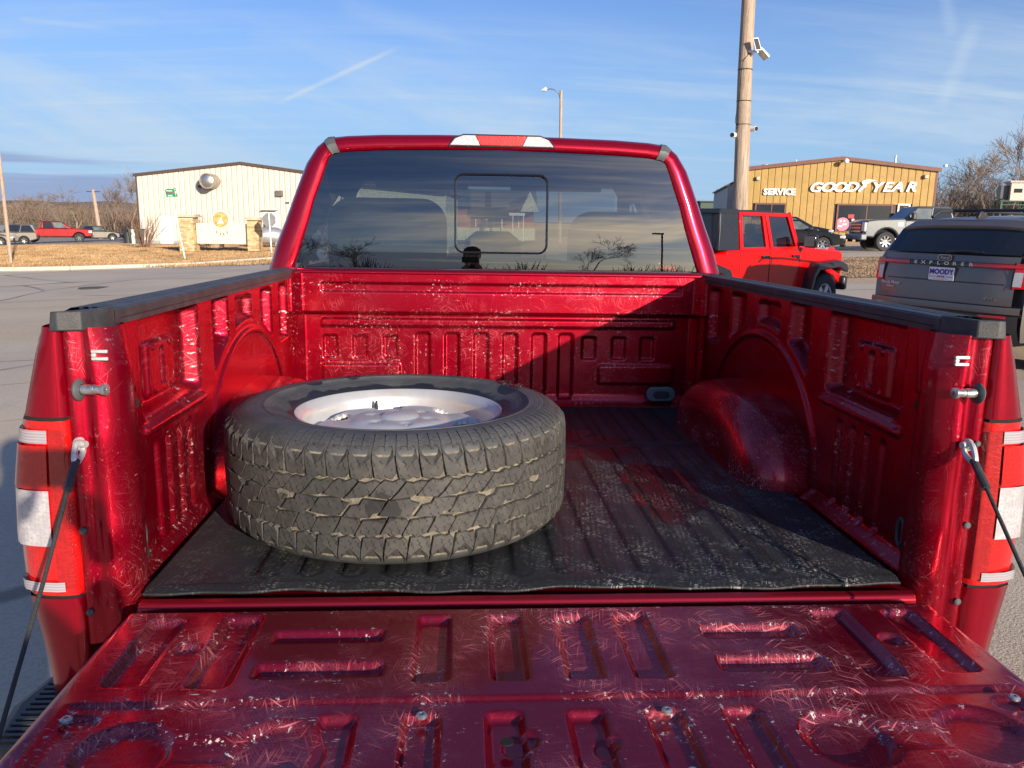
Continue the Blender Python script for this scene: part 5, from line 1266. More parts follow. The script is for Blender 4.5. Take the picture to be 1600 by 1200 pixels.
# big pole with solar panel and cameras, right of the cab.  its width (about 24 px) sets the distance
DP = 16.; sP = F_PX/DP; q = gpos(1151, DP); UP = empty('utility_pole', tuple(q), -YAW, 'thick weathered wooden pole with a small solar panel and two white cameras', 'utility pole')
uz = lambda py: CAM.z+(353-py)/sP-q.z; ux = lambda px: (px-1151)/sP
zt = uz(-220)
UX = lambda px, py: ux(px-(350-py)*.0715)
zt = uz(-220)
b = MB(); b.tube([(0, 0, -.2), (UX(1151, 350), 0, uz(350)), (UX(1158.5, 130), 0, uz(130)), (UX(1165, 0), 0, uz(0)), (UX(1176, -220), 0, zt)], [.155, .148, .135, .125, .11], 24); b.build('pole_shaft', M_pole, UP)
for py in (123, 168, 202):
    cx = float(np.interp(py, [0, 130, 350], [1165, 1158.5, 1151])); b = MB(); b.lathe([(.139, -.008), (.143, 0), (.139, .008)], (UX(cx, py), 0, uz(py)), seg=24); b.build('strap', M_dark, UP)
b = MB(); b.prism([(UX(1163.5, 83), uz(83)), (UX(1171.5, 82), uz(82)), (UX(1176.5, 99), uz(99)), (UX(1168, 100), uz(100))], 'y', -.30, -.28); spn = b.build('solar_panel', M_white, UP)
b = MB(); b.prism([(UX(1164.6, 84), uz(84)), (UX(1171, 83.2), uz(83.2)), (UX(1175.3, 98), uz(98)), (UX(1168.8, 98.8), uz(98.8))], 'y', -.303, -.3005); b.build('solar_cells', mat('solar_cells', (.012, .012, .02), .2), spn)
b = MB(); b.tube([(UX(1160, 98), -.1, uz(98)), (UX(1172, 101), -.26, uz(101))], .025, 8); b.build('bracket', M_white, UP)
b = MB(); b.prism([(UX(1176, 96), uz(96)), (UX(1177.5, 95), uz(95)), (UX(1189, 106), uz(106)), (UX(1188, 109), uz(109))], 'y', -.28, .05); b.build('solar_panel', M_white, UP)
for (pa, sg_) in (((1140, 217.5), -1), ((1171, 208), 1)):
    x, z = UX(*pa), uz(pa[1]); c0 = UX(1155.5, pa[1]); b = MB()
    b.tube([(c0+sg_*.13, 0, z), (x, -.02, z)], .02, 8); b.tube([(x-sg_*.05, .0, z), (x+sg_*.03, -.10, z-.005)], [.05, .05], 14)
    ca = b.build('camera_body', M_white, UP); b = MB(); b.tube([(x+sg_*.03, -.10, z-.005), (x+sg_*.035, -.11, z-.005)], [.042, .042], 14); b.build('camera_lens', M_blackgloss, ca)
b = MB(); b.tube([(UX(1163, 100), -.13, uz(100)), (UX(1153, 112), -.14, uz(112)), (UX(1150, 130), -.14, uz(130)), (UX(1148, 165), -.13, uz(165)), (UX(1143, 190), -.10, uz(190)), (UX(1143, 200), -.05, uz(200)), (UX(1147, 203), -.12, uz(203))], .006, 5); b.build('cable', M_dark, UP)
# wooden lamp pole behind the cab roof
DL = 60.; sL = F_PX/DL; q = gpos(871, DL); LP = empty('street_lamp', tuple(q), -YAW, 'wooden pole with a small curved-arm street lamp rising behind the cab roof', 'street lamp')
lz = lambda py: CAM.z+(348.3-py)/sL-q.z; lx = lambda px: (px-871)/sL
b = MB(); b.tube([(0, 0, -.3), (lx(866.5), 0, lz(152))], [.14, .10], 12); b.build('pole_shaft', M_pole, LP)
b = MB(); b.tube([(lx(865), -.1, lz(164)), (lx(863), -.2, lz(157)), (lx(856), -.25, lz(152)), (lx(850), -.25, lz(151)), (lx(845), -.25, lz(152))], .035, 8); b.build('arm', M_greypl, LP)
b = MB(); b.loft([[(lx(845), -.25+dy, lz(152)+dz) for dy, dz in ((-.08, -.05), (.08, -.05), (.06, .08), (-.06, .08))], [(lx(842), -.25+dy, lz(152)+dz) for dy, dz in ((-.16, -.10), (.16, -.10), (.12, .14), (-.12, .14))], [(lx(836), -.25+dy, lz(153)+dz) for dy, dz in ((-.12, -.06), (.12, -.06), (.08, .04), (-.08, .04))]], closed=True, smooth=False); b.build('lamp_head', M_zinc, LP)
# utility pole with cross arm behind the red pickup, and the rough post at the picture's left edge
DU = 95.; sU = F_PX/DU; q = gpos(151, DU); U2 = empty('utility_pole', tuple(q), -YAW, 'distant leaning utility pole with a cross arm between the bare trees', 'utility pole'); u2z = lambda py: CAM.z+(335.7-py)/sU-q.z
b = MB(); b.tube([(0, 0, -1), (-7/sU, 0, u2z(298))], [.26, .18], 8); b.build('pole_shaft', M_pole, U2); b = MB(); b.box(-17/sU, 3/sU, -.1, .1, u2z(301.5), u2z(300)); b.build('cross_arm', M_brown, U2)
DW = 33.; q = gpos(4, DW); U3 = empty('utility_pole', tuple(q), -YAW, 'weathered wooden pole standing in the dry grass at the left edge', 'utility pole'); sW = F_PX/DW; u3z = lambda py: CAM.z+(333.6-py)/sW-q.z
b = MB(); b.tube([(0, 0, -.3), (0, 0, u3z(330)), (-1/sW, 0, u3z(200)), (-4/sW, 0, u3z(-60))], [.075, .07, .06, .05], 10); b.build('pole_shaft', M_pole, U3)
# pale guard booth on green steel legs, far right
DQ = 48.; sQ = F_PX/DQ; q = gpos(1580, DQ); BQ = empty('guard_booth', tuple(q), -YAW-.25, 'small pale pink booth raised on a green steel frame among the bare trees', 'booth'); qz = lambda py: CAM.z+(360.6-py)/sQ-q.z
M_boothc = mat('booth_cream', (.60, .52, .44), .7); M_gsteel = mat('green_steel', (.03, .10, .07), .6)
b = MB(); b.box(-.45, .50, 0, 1.1, qz(315), qz(288)); bo = b.build('cabin', M_boothc, BQ); b = MB(); b.box(-.55, .62, -.1, 1.2, qz(288)+.001, qz(285)); b.build('roof', mat('booth_roof', (.50, .42, .42), .7), BQ)
b = MB(); b.box(-.28, .15, -.02, -.001, qz(303), qz(297)); b.build('window', M_win, BQ)
b = MB(); b.box(-.9, -.47, .3, .9, qz(312), qz(292)); b.build('side_screen', M_greypl, BQ)
for i, (xa, ya) in enumerate(((-.9, -.1), (.6, -.1), (-.9, 1.1), (.6, 1.1), (1.4, -.1))): b = MB(); b.box(xa-.05, xa+.05, ya-.05, ya+.05, -.3, qz(315)-.06); b.build('leg', M_gsteel, BQ)
b = MB(); b.box(-1.0, 1.6, -.2, 1.3, qz(315)-.06, qz(315)-.001); b.build('deck', M_gsteel, BQ)
for zz_ in (qz(322), qz(330)): b = MB(); b.box(-.9, 1.4, -.13, -.07, zz_, zz_+.05); b.build('brace', M_gsteel, BQ)
b = MB(); b.tube([(-.9, -.1, qz(345)), (.6, -.1, qz(320))], .035, 5); b.build('brace', M_gsteel, BQ); b = MB(); b.tube([(.6, -.1, qz(345)), (1.4, -.1, qz(320))], .035, 5); b.build('brace', M_gsteel, BQ)

# ------------------------------------------------------------------ bare trees
M_bark = mat('bare_bark', (.26, .19, .14), .95, var=.25, vscale=2); M_twig = mat('bare_twigs', (.20, .145, .105), .95, var=.3, vscale=.6); M_twigd = mat('grey_twigs', (.15, .115, .095), .95, var=.3, vscale=.6)
def tree_mesh(seed, H, spread, levels=5, upright=.5, rad=.16, twig=.011, nsplit=(2, 4), trunks=1):
    r = random.Random(seed); bt, bw = MB(), MB()
    def grow(p, d, L, rd, lv):
        n = 3 if lv < 3 else 2; pts = [p]; rs = [rd]; dd = d.copy(); q = p.copy()
        for i in range(n):
            dd = (dd+Vector((r.uniform(-1, 1), r.uniform(-1, 1), r.uniform(-.6, 1)*upright))*.16).normalized(); q = q+dd*L/n; pts.append(q.copy()); rs.append(max(twig, rd*(1-.38*(i+1)/n)))
        (bt if lv < 2 else bw).tube(pts, rs, 7 if lv == 0 else (5 if lv < 3 else 3), False, lv < 3)
        if lv >= levels: return
        k = r.randint(*nsplit)+(1 if lv >= 2 else 0)
        for j in range(k):
            t = r.uniform(.35, 1.) if j else 1.; i = min(n-1, int(t*n)); s_ = pts[i].lerp(pts[i+1], t*n-i) if t < 1 else pts[-1]
            ax = dd.cross(Vector((r.uniform(-1, 1), r.uniform(-1, 1), r.uniform(-1, 1)))).normalized(); a = r.uniform(.25, .85)*spread
            nd = (Matrix.Rotation(a, 3, ax) @ dd); nd.z += .12*upright; nd.normalize()
            grow(s_, nd, L*r.uniform(.64, .88), max(twig, rs[-1]*r.uniform(.55, .8)), lv+1)
    for k in range(trunks):
        a = r.uniform(0, 6.28); grow(Vector((0, 0, -.2)), Vector((math.cos(a)*.5*(trunks > 1), math.sin(a)*.5*(trunks > 1), 1)).normalized(), H*.30, rad, 0)
    return bt, bw
def make_tree(name, seed, H, label, cat, loc, group=None, mt=M_bark, mw=M_twig, **k):
    bt, bw = tree_mesh(seed, H, **k); o = empty(name, loc, 0, label, cat, group); bt.build('trunk', mt, o); bw.build('crown', mw, o); return o
def copy_tree(src, loc, rz, sc, label):
    o = src.copy(); COL.objects.link(o); o.location = loc; o.rotation_euler = (0, 0, rz); o.scale = (sc,)*3; o['label'] = label
    for c in src.children: k = c.copy(); COL.objects.link(k); k.parent = o
    return o
TG = 'bare trees behind the lots'
tA = make_tree('bare_tree', 11, 7.6, 'broad bare tree behind the parked red pickup on the left', 'tree', gpos(112, 105), TG, spread=1.05, levels=6, upright=.3, rad=.17, twig=.011, nsplit=(2, 3))
tB = make_tree('bare_tree', 23, 7.4, 'upright bare tree beside the corner of the cream building', 'tree', gpos(196, 92), TG, spread=.85, levels=6, upright=.6, rad=.14, twig=.011, nsplit=(2, 3))
copy_tree(tB, gpos(172, 118), 1.2, 1.0, 'thin bare tree just right of the distant cross-arm pole')
copy_tree(tA, gpos(8, 120), 2.2, .95, 'bare tree at the left edge behind the wooden pole')
copy_tree(tB, gpos(66, 150), 3.0, 1.0, 'small far bare tree to the left of the broad one')
copy_tree(tA, gpos(1490, 95), .7, .95, 'bare tree just right of the ochre shop wall')
copy_tree(tB, gpos(1537, 88), 2.4, 1.15, 'bare tree between the silver pickup and the raised booth')
copy_tree(tA, gpos(1592, 72), 3.9, 1.25, 'tall bare tree behind the raised booth')
copy_tree(tB, gpos(1565, 80), 5.1, 1.35, 'tall slender bare tree left of the raised booth')
copy_tree(tA, gpos(1640, 80), 1.9, 1.3, 'bare tree beyond the right edge behind the booth')
# thicket: one mass of brush
def thicket(name, label, spots, seed, hgt, m=M_twig):
    r = random.Random(seed); b = MB()
    for (px, dist) in spots:
        q = gpos(px, dist)
        for _ in range(46):
            a = r.uniform(0, 6.28); rr0 = r.uniform(0, 2.2); p = Vector((q.x+rr0*math.cos(a), q.y+rr0*math.sin(a), q.z-.2)); h = hgt*r.uniform(.45, 1.1)
            d = Vector((r.uniform(-.5, .5), r.uniform(-.5, .5), 1)).normalized(); e = p+d*h; mid = p.lerp(e, .5)+Vector((r.uniform(-.4, .4), r.uniform(-.4, .4), 0))
            b.tube([p, mid, e], [.05, .035, .012], 3, False, False)
            for j in range(4):
                t = r.uniform(.3, .95); s_ = p.lerp(e, t); b.tube([s_, s_+Vector((r.uniform(-1, 1), r.uniform(-1, 1), r.uniform(.1, 1.1)))*h*.28], [.022, .010], 3, False, False)
    return tag(b.build(name, m), label, 'brush', kind='stuff')
r_ = random.Random(5)
thicket('brush_thicket', 'brown leafless brush along the far edge of the left lot', [(px+r_.uniform(-6, 6), r_.uniform(108, 150)) for px in range(-60, 232, 9)], 4, 5.0)
thicket('brush_thicket', 'brown leafless brush behind the silver pickup and grey wagon', [(px+r_.uniform(-6, 6), r_.uniform(85, 110)) for px in range(1455, 1660, 9)], 6, 6.5, M_twigd)
# bush in front of the cream building
q = gpos(218, 52)
BU = empty('bare_bush', q, 0, 'multi-stemmed leafless bush in front of the white door of the cream building', 'bush')
b = MB(); r = random.Random(9); M_bushm = mat('bush_stems', (.20, .11, .075), .9)
for k in range(30):
    a = r.uniform(0, 6.28); e = r.uniform(.2, .85); d = Vector((math.cos(a)*e, math.sin(a)*e*.7, 1)).normalized(); L = r.uniform(1.3, 2.5); p = Vector((.12*math.cos(a), .12*math.sin(a), -.05))
    pts = [p, p+d*L*.5+Vector((r.uniform(-.1, .1),)*3), p+d*L+Vector((math.cos(a)*.15, 0, 0))]; b.tube(pts, [.03, .018, .006], 4, False, False)
    for j in range(6): t = r.uniform(.3, .95); s_ = pts[0].lerp(pts[2], t); b.tube([s_, s_+(d+Vector((r.uniform(-.7, .7), r.uniform(-.7, .7), .2)))*L*.25], [.010, .004], 3, False, False)
b.build('stems', M_bushm, BU)
q2 = gpos(318, 53)
BU2 = BU.copy(); COL.objects.link(BU2); BU2.location = q2; BU2.rotation_euler = (0, 0, 2.1); BU2.scale = (.75, .75, .95); BU2['label'] = 'reddish leafless bush rising behind the arched cream sign'
for c in BU.children: k = c.copy(); COL.objects.link(k); k.parent = BU2
# trees and a lamp behind the photographer: they show as reflections in the rear window
for i, (x, y, sc, lb) in enumerate(((-9, -46, 1.0, 'bare tree behind the photographer, mirrored at the left of the rear window'), (-14.5, -50, 1.05, 'farther bare tree behind the photographer, mirrored at the left edge of the rear window'), (9.5, -44, .95, 'bare tree behind the photographer, mirrored right of the slider'), (19.5, -38, 1.0, 'bare tree behind the photographer, mirrored at the right end of the rear window'))):
    copy_tree(tB if i % 2 else tA, (x, y, g(x)), i*1.3, sc, lb)['group'] = 'trees mirrored in the rear window'
b = MB(); r = random.Random(31)
for k in range(1800):
    x = r.uniform(-34, 34); y = -52-r.uniform(0, 8); h = (1.5+1.1*math.sin(x*.45)+.6*math.sin(x*1.3+1))*r.uniform(.5, 1.15)+.5; sx_2 = r.uniform(-.9, .9)*h*.5; b.tube([(x, y, -1), (x+sx_2*.6, y, h*.6), (x+sx_2, y, h)], [.12, .07, .02], 3, False, False); b.tube([(x+sx_2*.4, y, h*.4), (x+sx_2*.4+r.uniform(-1, 1)*h*.4, y, h*r.uniform(.5, .95))], [.07, .02], 3, False, False); b.tube([(x+sx_2*.2, y, h*.25), (x+r.uniform(-1, 1)*h*.6, y, h*r.uniform(.3, .7))], [.07, .02], 3, False, False)
b.add([(-60, -62, -2), (60, -62, -2), (60, -62, .9), (30, -62, 1.3), (0, -62, .8), (-30, -62, 1.2), (-60, -62, .9), (-60, -66, -2), (60, -66, -2)], [(0, 1, 2, 3, 4, 5, 6), (1, 8, 2), (0, 6, 7)])
tag(b.build('brush_thicket', M_twigd), 'low brush line behind the photographer, mirrored along the foot of the rear window', 'brush', kind='stuff')
LPb = empty('parking_lamp', (13.5, -40, g(13.5)), 0, 'thin lamp post behind the photographer, mirrored at the right of the rear window', 'lamp post')
b = MB(); b.tube([(0, 0, 0), (0, 0, 6.2)], .07, 8); b.build('post', M_dark, LPb); b = MB(); b.box(-.7, .1, -.15, .15, 6.2, 6.35); b.build('lamp_head', M_dark, LPb)
# ------------------------------------------------------------------ vehicles
def vmat(name, col, metal=.3, rough=.3): return mat(name, col, rough, metal, .9, var=.03)
M_jred = mat('bright_red_paint', (.60, .002, .002), .4, .0, .35, var=.03, spec=.2); M_jblack = mat('hardtop_black', (.018, .020, .024), .38, var=.15, vscale=20)
M_sd = vmat('silver_paint', (.115, .125, .135), .4, .4); M_ex = mat('graphite_paint', (.155, .135, .125), .34, .40, .40, var=.03); M_exd = mat('dark_cladding', (.03, .03, .032), .5)
M_carb = vmat('black_car_paint', (.02, .021, .022), .3, .2); M_silv = vmat('grey_silver_paint', (.11, .10, .09), .4, .4); M_tanm = vmat('bronze_grey_paint', (.10, .09, .08), .5, .35)
M_redpk = mat('parked_red_paint', (.24, .002, .006), .35, .2, .5, spec=.2)
M_vg = mat('vehicle_glass', (.016, .020, .026), .05, .0, .25, var=.0, spec=.5)
M_vg2 = mat('vehicle_glass_light', (.12, .14, .13), .05, .0, .8, var=.3, vscale=2, spec=.9)
M_chrome = mat('chrome', (.75, .75, .76), .12, .95)
M_hl = mat('head_lamp', (.70, .70, .70), .15, .3, 1., var=.3, vscale=30)
M_amber = mat('amber_lens', (.55, .16, .02), .2)
def bz(prof_pts, n=5):
    """smooth a coarse outline a little (one Chaikin pass)"""
    out = []
    for i in range(len(prof_pts)):
        a, c = prof_pts[i], prof_pts[(i+1) % len(prof_pts)]
        if len(a) > 2 or len(c) > 2: out.append(a[:2]); continue
        out += [(a[0]*.8+c[0]*.2, a[1]*.8+c[1]*.2), (a[0]*.2+c[0]*.8, a[1]*.2+c[1]*.8)]
    return out
def arch(cx, cz, r, z0, n=9):
    """wheel opening going from rear to front along the sill (x increasing)"""
    a0 = math.asin(max(-1, min(1, (z0-cz)/r))); return [(cx-r*math.cos(a0+(math.pi-2*a0)*k/n), cz+r*math.sin(a0+(math.pi-2*a0)*k/n)) for k in range(n+1)]
def body_with_arches(name, top, sill, axles, ra, cz, hw, m, parent, bevel=.07, taper=None):
    """top: outline over the body from front to rear. lofted across the width so that the flanks curve in"""
    low = []
    for ax in sorted(axles): low += arch(ax, cz, ra, sill)
    xs0, xs1 = top[-1][0], top[0][0]
    poly = [(xs0, sill)]+low+[(xs1, sill)]+top[1:-1] if False else low+top
    b = MB(); secs = []
    for y, k in ((-hw, 0), (hw, 0)): secs.append([(x, y, z) for x, z in poly])
    n = len(poly); b.add(secs[0]+secs[1], [tuple(range(n)), tuple(range(n, 2*n))[::-1]]+[(i, n+i, n+(i+1) % n, (i+1) % n) for i in range(n)])
    o = b.build(name, m, parent, bevel=bevel)
    w_ = MB(); w_.box(min(axles)-ra, max(axles)+ra, -hw+.24, hw-.24, sill-.02, cz+ra-.03); w_.build('underbody', M_dark, parent); return o
class GH:
    """greenhouse: belt outline and roof outline in side view with half widths"""
    def __init__(s, xb0, xb1, wb, zb, xr0, xr1, wr, zr): s.p = dict(b=(xb0, xb1, wb, zb), r=(xr0, xr1, wr, zr))
    def pt(s, side, u, v, d=0.):
        xb0, xb1, wb, zb = s.p['b']; xr0, xr1, wr, zr = s.p['r']
        if side in ('L', 'R'):
            sg = 1 if side == 'L' else -1; x = (xb0+(xb1-xb0)*u)*(1-v)+(xr0+(xr1-xr0)*u)*v; y = sg*((wb*(1-v)+wr*v)+d); return (x, y, zb+(zr-zb)*v)
        x0, x1 = (xb0, xr0) if side == 'B' else (xb1, xr1); sg = -1 if side == 'B' else 1
        return ((x0*(1-v)+x1*v)+sg*d, (wb*(1-v)+wr*v)*(2*u-1), zb+(zr-zb)*v)
    def body(s, name, m, parent, bevel=.05):
        c = [s.pt('L', 0, 0), s.pt('L', 1, 0), s.pt('R', 1, 0), s.pt('R', 0, 0)]; t = [s.pt('L', 0, 1), s.pt('L', 1, 1), s.pt('R', 1, 1), s.pt('R', 0, 1)]
        b = MB(); b.add(c+t, [(3, 2, 1, 0), (4, 5, 6, 7)]+[(i, (i+1) % 4, 4+(i+1) % 4, 4+i) for i in range(4)]); return b.build(name, m, parent, bevel=bevel)
    def win(s, parent, side, q, m=M_vg, d=.006, name='window', frame=None):
        """q: list of (u,v) corners"""
        if frame:
            cu = sum(a for a, _ in q)/len(q); cv = sum(c for _, c in q)/len(q)
            fq = [(cu+(a-cu)*1.06+(.0), cv+(c-cv)*1.12) for a, c in q]
            b = MB(); b.add([s.pt(side, a, c, d-.003) for a, c in fq], [tuple(range(len(q)))]); fo = b.build(name, frame, parent); b = MB(); b.add([s.pt(side, a, c, d) for a, c in q], [tuple(range(len(q)))]); return b.build('pane', m, fo)
        b = MB(); b.add([s.pt(side, a, c, d) for a, c in q], [tuple(range(len(q)))]); return b.build(name, m, parent)
def vwheels(parent, axles, hw, r, wdt=.26, spokes=5, rimcol=None):
    for x in axles:
        for sg in (-1, 1): wheel(parent, (x, sg*(hw-wdt/2+.0), r), r, wdt, (0, sg, 0), rimcol=rimcol or M_chrome, seg=28, spokes=spokes)
def quad(name, pts, m, parent): b = MB(); b.add(pts, [tuple(range(len(pts)))]); return b.build(name, m, parent)
def seams(parent, lines, hw, wd=.008, z0=None, name='door_seam'):
    for (xa, za, xb, zb_) in lines:
        for sg in (-1, 1):
            b = MB(); d = Vector((xb-xa, 0, zb_-za)).normalized(); n_ = Vector((-d.z, 0, d.x))*wd; p, q_ = Vector((xa, sg*(hw+.003), za)), Vector((xb, sg*(hw+.003), zb_)); b.add([p-n_, q_-n_, q_+n_, p+n_], [(0, 1, 2, 3)]); b.build(name, M_dark, parent)
def handles(parent, spots, hw, m):
    for x, z in spots:
        for sg in (-1, 1): b = MB(); b.box(x-.10, x+.10, sg*(hw+.02)-.018, sg*(hw+.02)+.018, z-.018, z+.018); b.build('door_handle', m, parent, bevel=.008)

# --- red off-roader pickup with black hardtop (beyond the right rail)
q = gpos(1134, 11.5); azj = 51.3
JR = R(90-azj); fwdv = Vector((math.cos(JR), math.sin(JR), 0)); rgt = Vector((math.sin(JR), -math.cos(JR), 0))
org = q-rgt*.74; org.z = -.06
J = empty('offroad_pickup', tuple(org), JR, 'bright red off-road pickup with black hardtop and flared fenders beyond the right bed rail', 'pickup truck')
hw = .78
top_ = [(3.52, .72), (3.52, 1.18), (3.40, 1.235), (2.05, 1.30), (.02, 1.27), (-.03, 1.27), (-.05, 1.22), (-1.62, 1.22), (-1.64, .62)]
body_with_arches('body', top_, .58, (-.78, 2.78), .50, .45, hw, M_jred, J, .035)
ht = GH(.0, 2.05, .765, 1.268, .06, 1.74, .70, 1.86)
# hardtop: rear cap (black), red door frames, glass
b = MB(); P_ = ht.pt
def slab(u0, u1, v0=0., v1=1., sides=('L', 'R')):
    for sd_ in sides:
        vs = [P_(sd_, u0, v0), P_(sd_, u1, v0), P_(sd_, u1, v1), P_(sd_, u0, v1)]; ins = [P_(sd_, u0, v0, -.06), P_(sd_, u1, v0, -.06), P_(sd_, u1, v1, -.06), P_(sd_, u0, v1, -.06)]
        b.add(vs+ins, [(0, 1, 2, 3), (7, 6, 5, 4)]+[(i, 4+i, 4+(i+1) % 4, (i+1) % 4) for i in range(4)])
for sd0 in 'LR': b = MB(); slab(-.12, .135, sides=(sd0,)); b.build('hardtop_quarter', M_jblack, J, bevel=.008)
b = MB(); v0 = [(p[0]-.23, p[1], p[2]) for p in (P_('B', 0, 0), P_('B', 1, 0), P_('B', 1, 1), P_('B', 0, 1))]; v1 = [(p[0]+.06, p[1], p[2]) for p in v0]; b.add(v0+v1, [(0, 1, 2, 3), (7, 6, 5, 4)]+[(i, 4+i, 4+(i+1) % 4, (i+1) % 4) for i in range(4)]); b.build('hardtop_rear', M_jblack, J, bevel=.03)
quad('rear_window', [P_('B', a, c, .238) for a, c in ((.08, .10), (.92, .10), (.90, .88), (.10, .88))], M_vg, J)
b = MB(); rf = [(-.22, 1.845), (-.17, 1.872), (.9, 1.890), (1.60, 1.862), (1.78, 1.815), (1.76, 1.80), (1.0, 1.835), (-.22, 1.825)]; secs = [[(x, y, z-(.03 if abs(y) > .6 else 0)) for x, z in rf] for y in (-.715, -.62, .62, .715)]; b.loft(secs, closed=True, smooth=True); b.build('roof', M_jblack, J, angle=40)
# red door frames
def doorframe(u0, u1, u0t=None, u1t=None):
    u0t = u0 if u0t is None else u0t; u1t = u1 if u1t is None else u1t; f = .042
    for sd_ in ('L', 'R'):
        fr = MB()
        O4 = [(u0, .0), (u1, .0), (u1t, .94), (u0t, .94)]; I4 = [(u0+f, .07), (u1-f, .07), (u1t-f, .85), (u0t+f, .85)]
        vs = [P_(sd_, a, c, .012) for a, c in O4]+[P_(sd_, a, c, .012) for a, c in I4]+[P_(sd_, a, c, -.03) for a, c in I4]+[P_(sd_, a, c, -.03) for a, c in O4]
        fr.add(vs, [(i, (i+1) % 4, 4+(i+1) % 4, 4+i) for i in range(4)]+[(4+i, 4+(i+1) % 4, 8+(i+1) % 4, 8+i) for i in range(4)]+[(i, 12+i, 12+(i+1) % 4, (i+1) % 4) for i in range(4)])
        fo = fr.build('door_frame', M_jred, J, bevel=.006); quad('pane', [P_(sd_, a, c, -.012) for a, c in ((u0+f*.8, .06), (u1-f*.8, .06), (u1t-f*.8, .87), (u0t+f*.8, .87))], glassj, fo)
glassj = glass('jeep_glass', .38, 1.9)
doorframe(.145, .545); doorframe(.56, .985, .56, .975)
for sg in (-1, 1): b = MB(); b.tube([(2.02, sg*.745, 1.28), (1.74, sg*.69, 1.83)], .032, 8); b.build('windscreen_pillar', M_jred, J)
quad('windscreen', [(2.03, -.72, 1.30), (2.03, .72, 1.30), (1.76, .66, 1.82), (1.76, -.66, 1.82)], M_glass_clear, J)
b = MB(); b.box(.35, .45, -.64, .64, 1.0, 1.42); b.build('rear_seat', M_seat, J, bevel=.03)
for c_ in (-.36, .36): b = MB(); b.box(1.15, 1.27, c_-.24, c_+.24, 1.0, 1.50); st_ = b.build('seat', M_seat, J, bevel=.03); b = MB(); b.box(1.17, 1.25, c_-.10, c_+.10, 1.5, 1.66); b.build('headrest', M_seat, st_, bevel=.03)
seams(J, [(.30, 1.25, .30, .80), (.30, .80, .50, .62), (1.13, 1.25, 1.13, .62), (2.04, 1.25, 2.04, .62)], hw)
handles(J, [(.98, 1.165), (1.88, 1.165)], hw, M_jblack)
for sg in (-1, 1):
    b = MB(); b.box(1.93, 2.05, sg*.98-.10, sg*.98+.10, 1.30, 1.50); mr = b.build('mirror', M_blackgloss, J, bevel=.03); b = MB(); b.box(1.97, 2.03, min(sg*.78, sg*.90), max(sg*.78, sg*.90), 1.32, 1.38); b.build('mirror_arm', M_jblack, mr); quad('mirror_glass', [(1.926, sg*.98-.085, 1.32), (1.926, sg*.98+.085, 1.32), (1.926, sg*.98+.085, 1.48), (1.926, sg*.98-.085, 1.48)], M_vg2, mr)
    for cx, lab in ((2.78, 0), (-.78, 1)):
        fl = [(-.66, -.10), (-.52, .30), (-.38, .46), (.36, .50), (.60, .44), (.66, .36), (.64, .30), (.34, .40), (-.34, .36), (-.46, .24), (-.56, -.10)]
        b = MB(); b.loft([[(cx+x, sg*y, .58+z+dz) for x, z in fl] for y, dz in ((.70, .0), (.86, .01), (.95, -.015))], closed=True, smooth=False); b.build('fender_flare', M_jblack, J, bevel=.012)
b = MB(); b.loft([[(3.46, y, z) for y, z in ((-.42, 1.235), (-.36, 1.30), (.36, 1.30), (.42, 1.235))], [(2.15, y, z) for y, z in ((-.62, 1.295), (-.5, 1.365), (.5, 1.365), (.62, 1.295))]], smooth=False, closed=True); b.build('hood', M_jred, J, bevel=.03)
b = MB(); b.box(3.46, 3.60, -.88, .88, .56, .80); b.build('front_bumper', M_jblack, J, bevel=.04)
b = MB(); b.tube([(2.22, -.80, 1.31), (2.22, -.80, 1.62)], .008, 6); b.build('aerial', M_dark, J)
b = MB(); b.tube([(1.95, -.80, 1.14), (1.95, -.82, 1.14)], .02, 8); b.build('hinge', M_jblack, J)
text_mesh('hood_lettering', 'MOJAVE', .105, mat('decal_grey', (.30, .20, .20), .5), J, loc=(2.86, -.706, 1.243), rot=(R(90), 0, 0), extrude=.003, shear=.3, offset=.006, scale=(1.2, 1, 1))
b = MB(); b.box(2.3, 3.4, -.70, -.60, 1.20, 1.285); b.build('hood_side', M_jred, J, bevel=.03)
vwheels(J, (-.78, 2.78), .90, .43, .28, 6, M_zinc)

# --- grey three-row SUV, seen from behind at an angle (right edge of the picture)
ql = gpos(1355, 9.8); azx = 62+3.6; XR = R(90-azx); f_ = Vector((math.cos(XR), math.sin(XR), 0)); rg = Vector((math.sin(XR), -math.cos(XR), 0))
org = ql+rg*1.0; org.z = g(org.x)-.02
X = empty('family_suv', tuple(org), XR, 'graphite grey SUV seen from behind, with roof rails and a dealer plate', 'suv')
# x forward from the rear bumper; sections along x: half widths at levels
def xsec(x):
    """half section (y,z) list from sill to roof centre for station x (0 = rear face)"""
    t = min(1, max(0, x/.45)); tt = math.sin(t*math.pi/2)
    w_low = .90+.095*tt; w_mid = .915+.09*tt; w_belt = .86+.08*tt
    zr = float(np.interp(x, [0, .12, .35, 1.2, 2.4, 3.0, 3.6, 3.9, 4.9, 5.0], [1.60, 1.69, 1.72, 1.755, 1.74, 1.66, 1.25, 1.14, .98, .80]))
    zb = min(1.33, zr-.02); wr = .66 if x < 3.1 else float(np.interp(x, [3.1, 3.7, 5.0], [.66, .78, .70])); wr = wr-.03*(1-tt)
    return [(w_low-.03, .42), (w_low, .58), (w_low, .80), (w_mid, 1.05), (w_belt+.03, min(1.24, zb-.02)), (w_belt, zb), (wr+.05, max(zb, zr-.09)), (wr-.04, max(zb, zr-.025)), (wr*.6, zr+.0), (0, zr+.012)]
xs = [.0, .06, .14, .25, .45, .8, 1.2, 1.8, 2.4, 3.0, 3.3, 3.6, 3.9, 4.4, 4.9, 5.0]
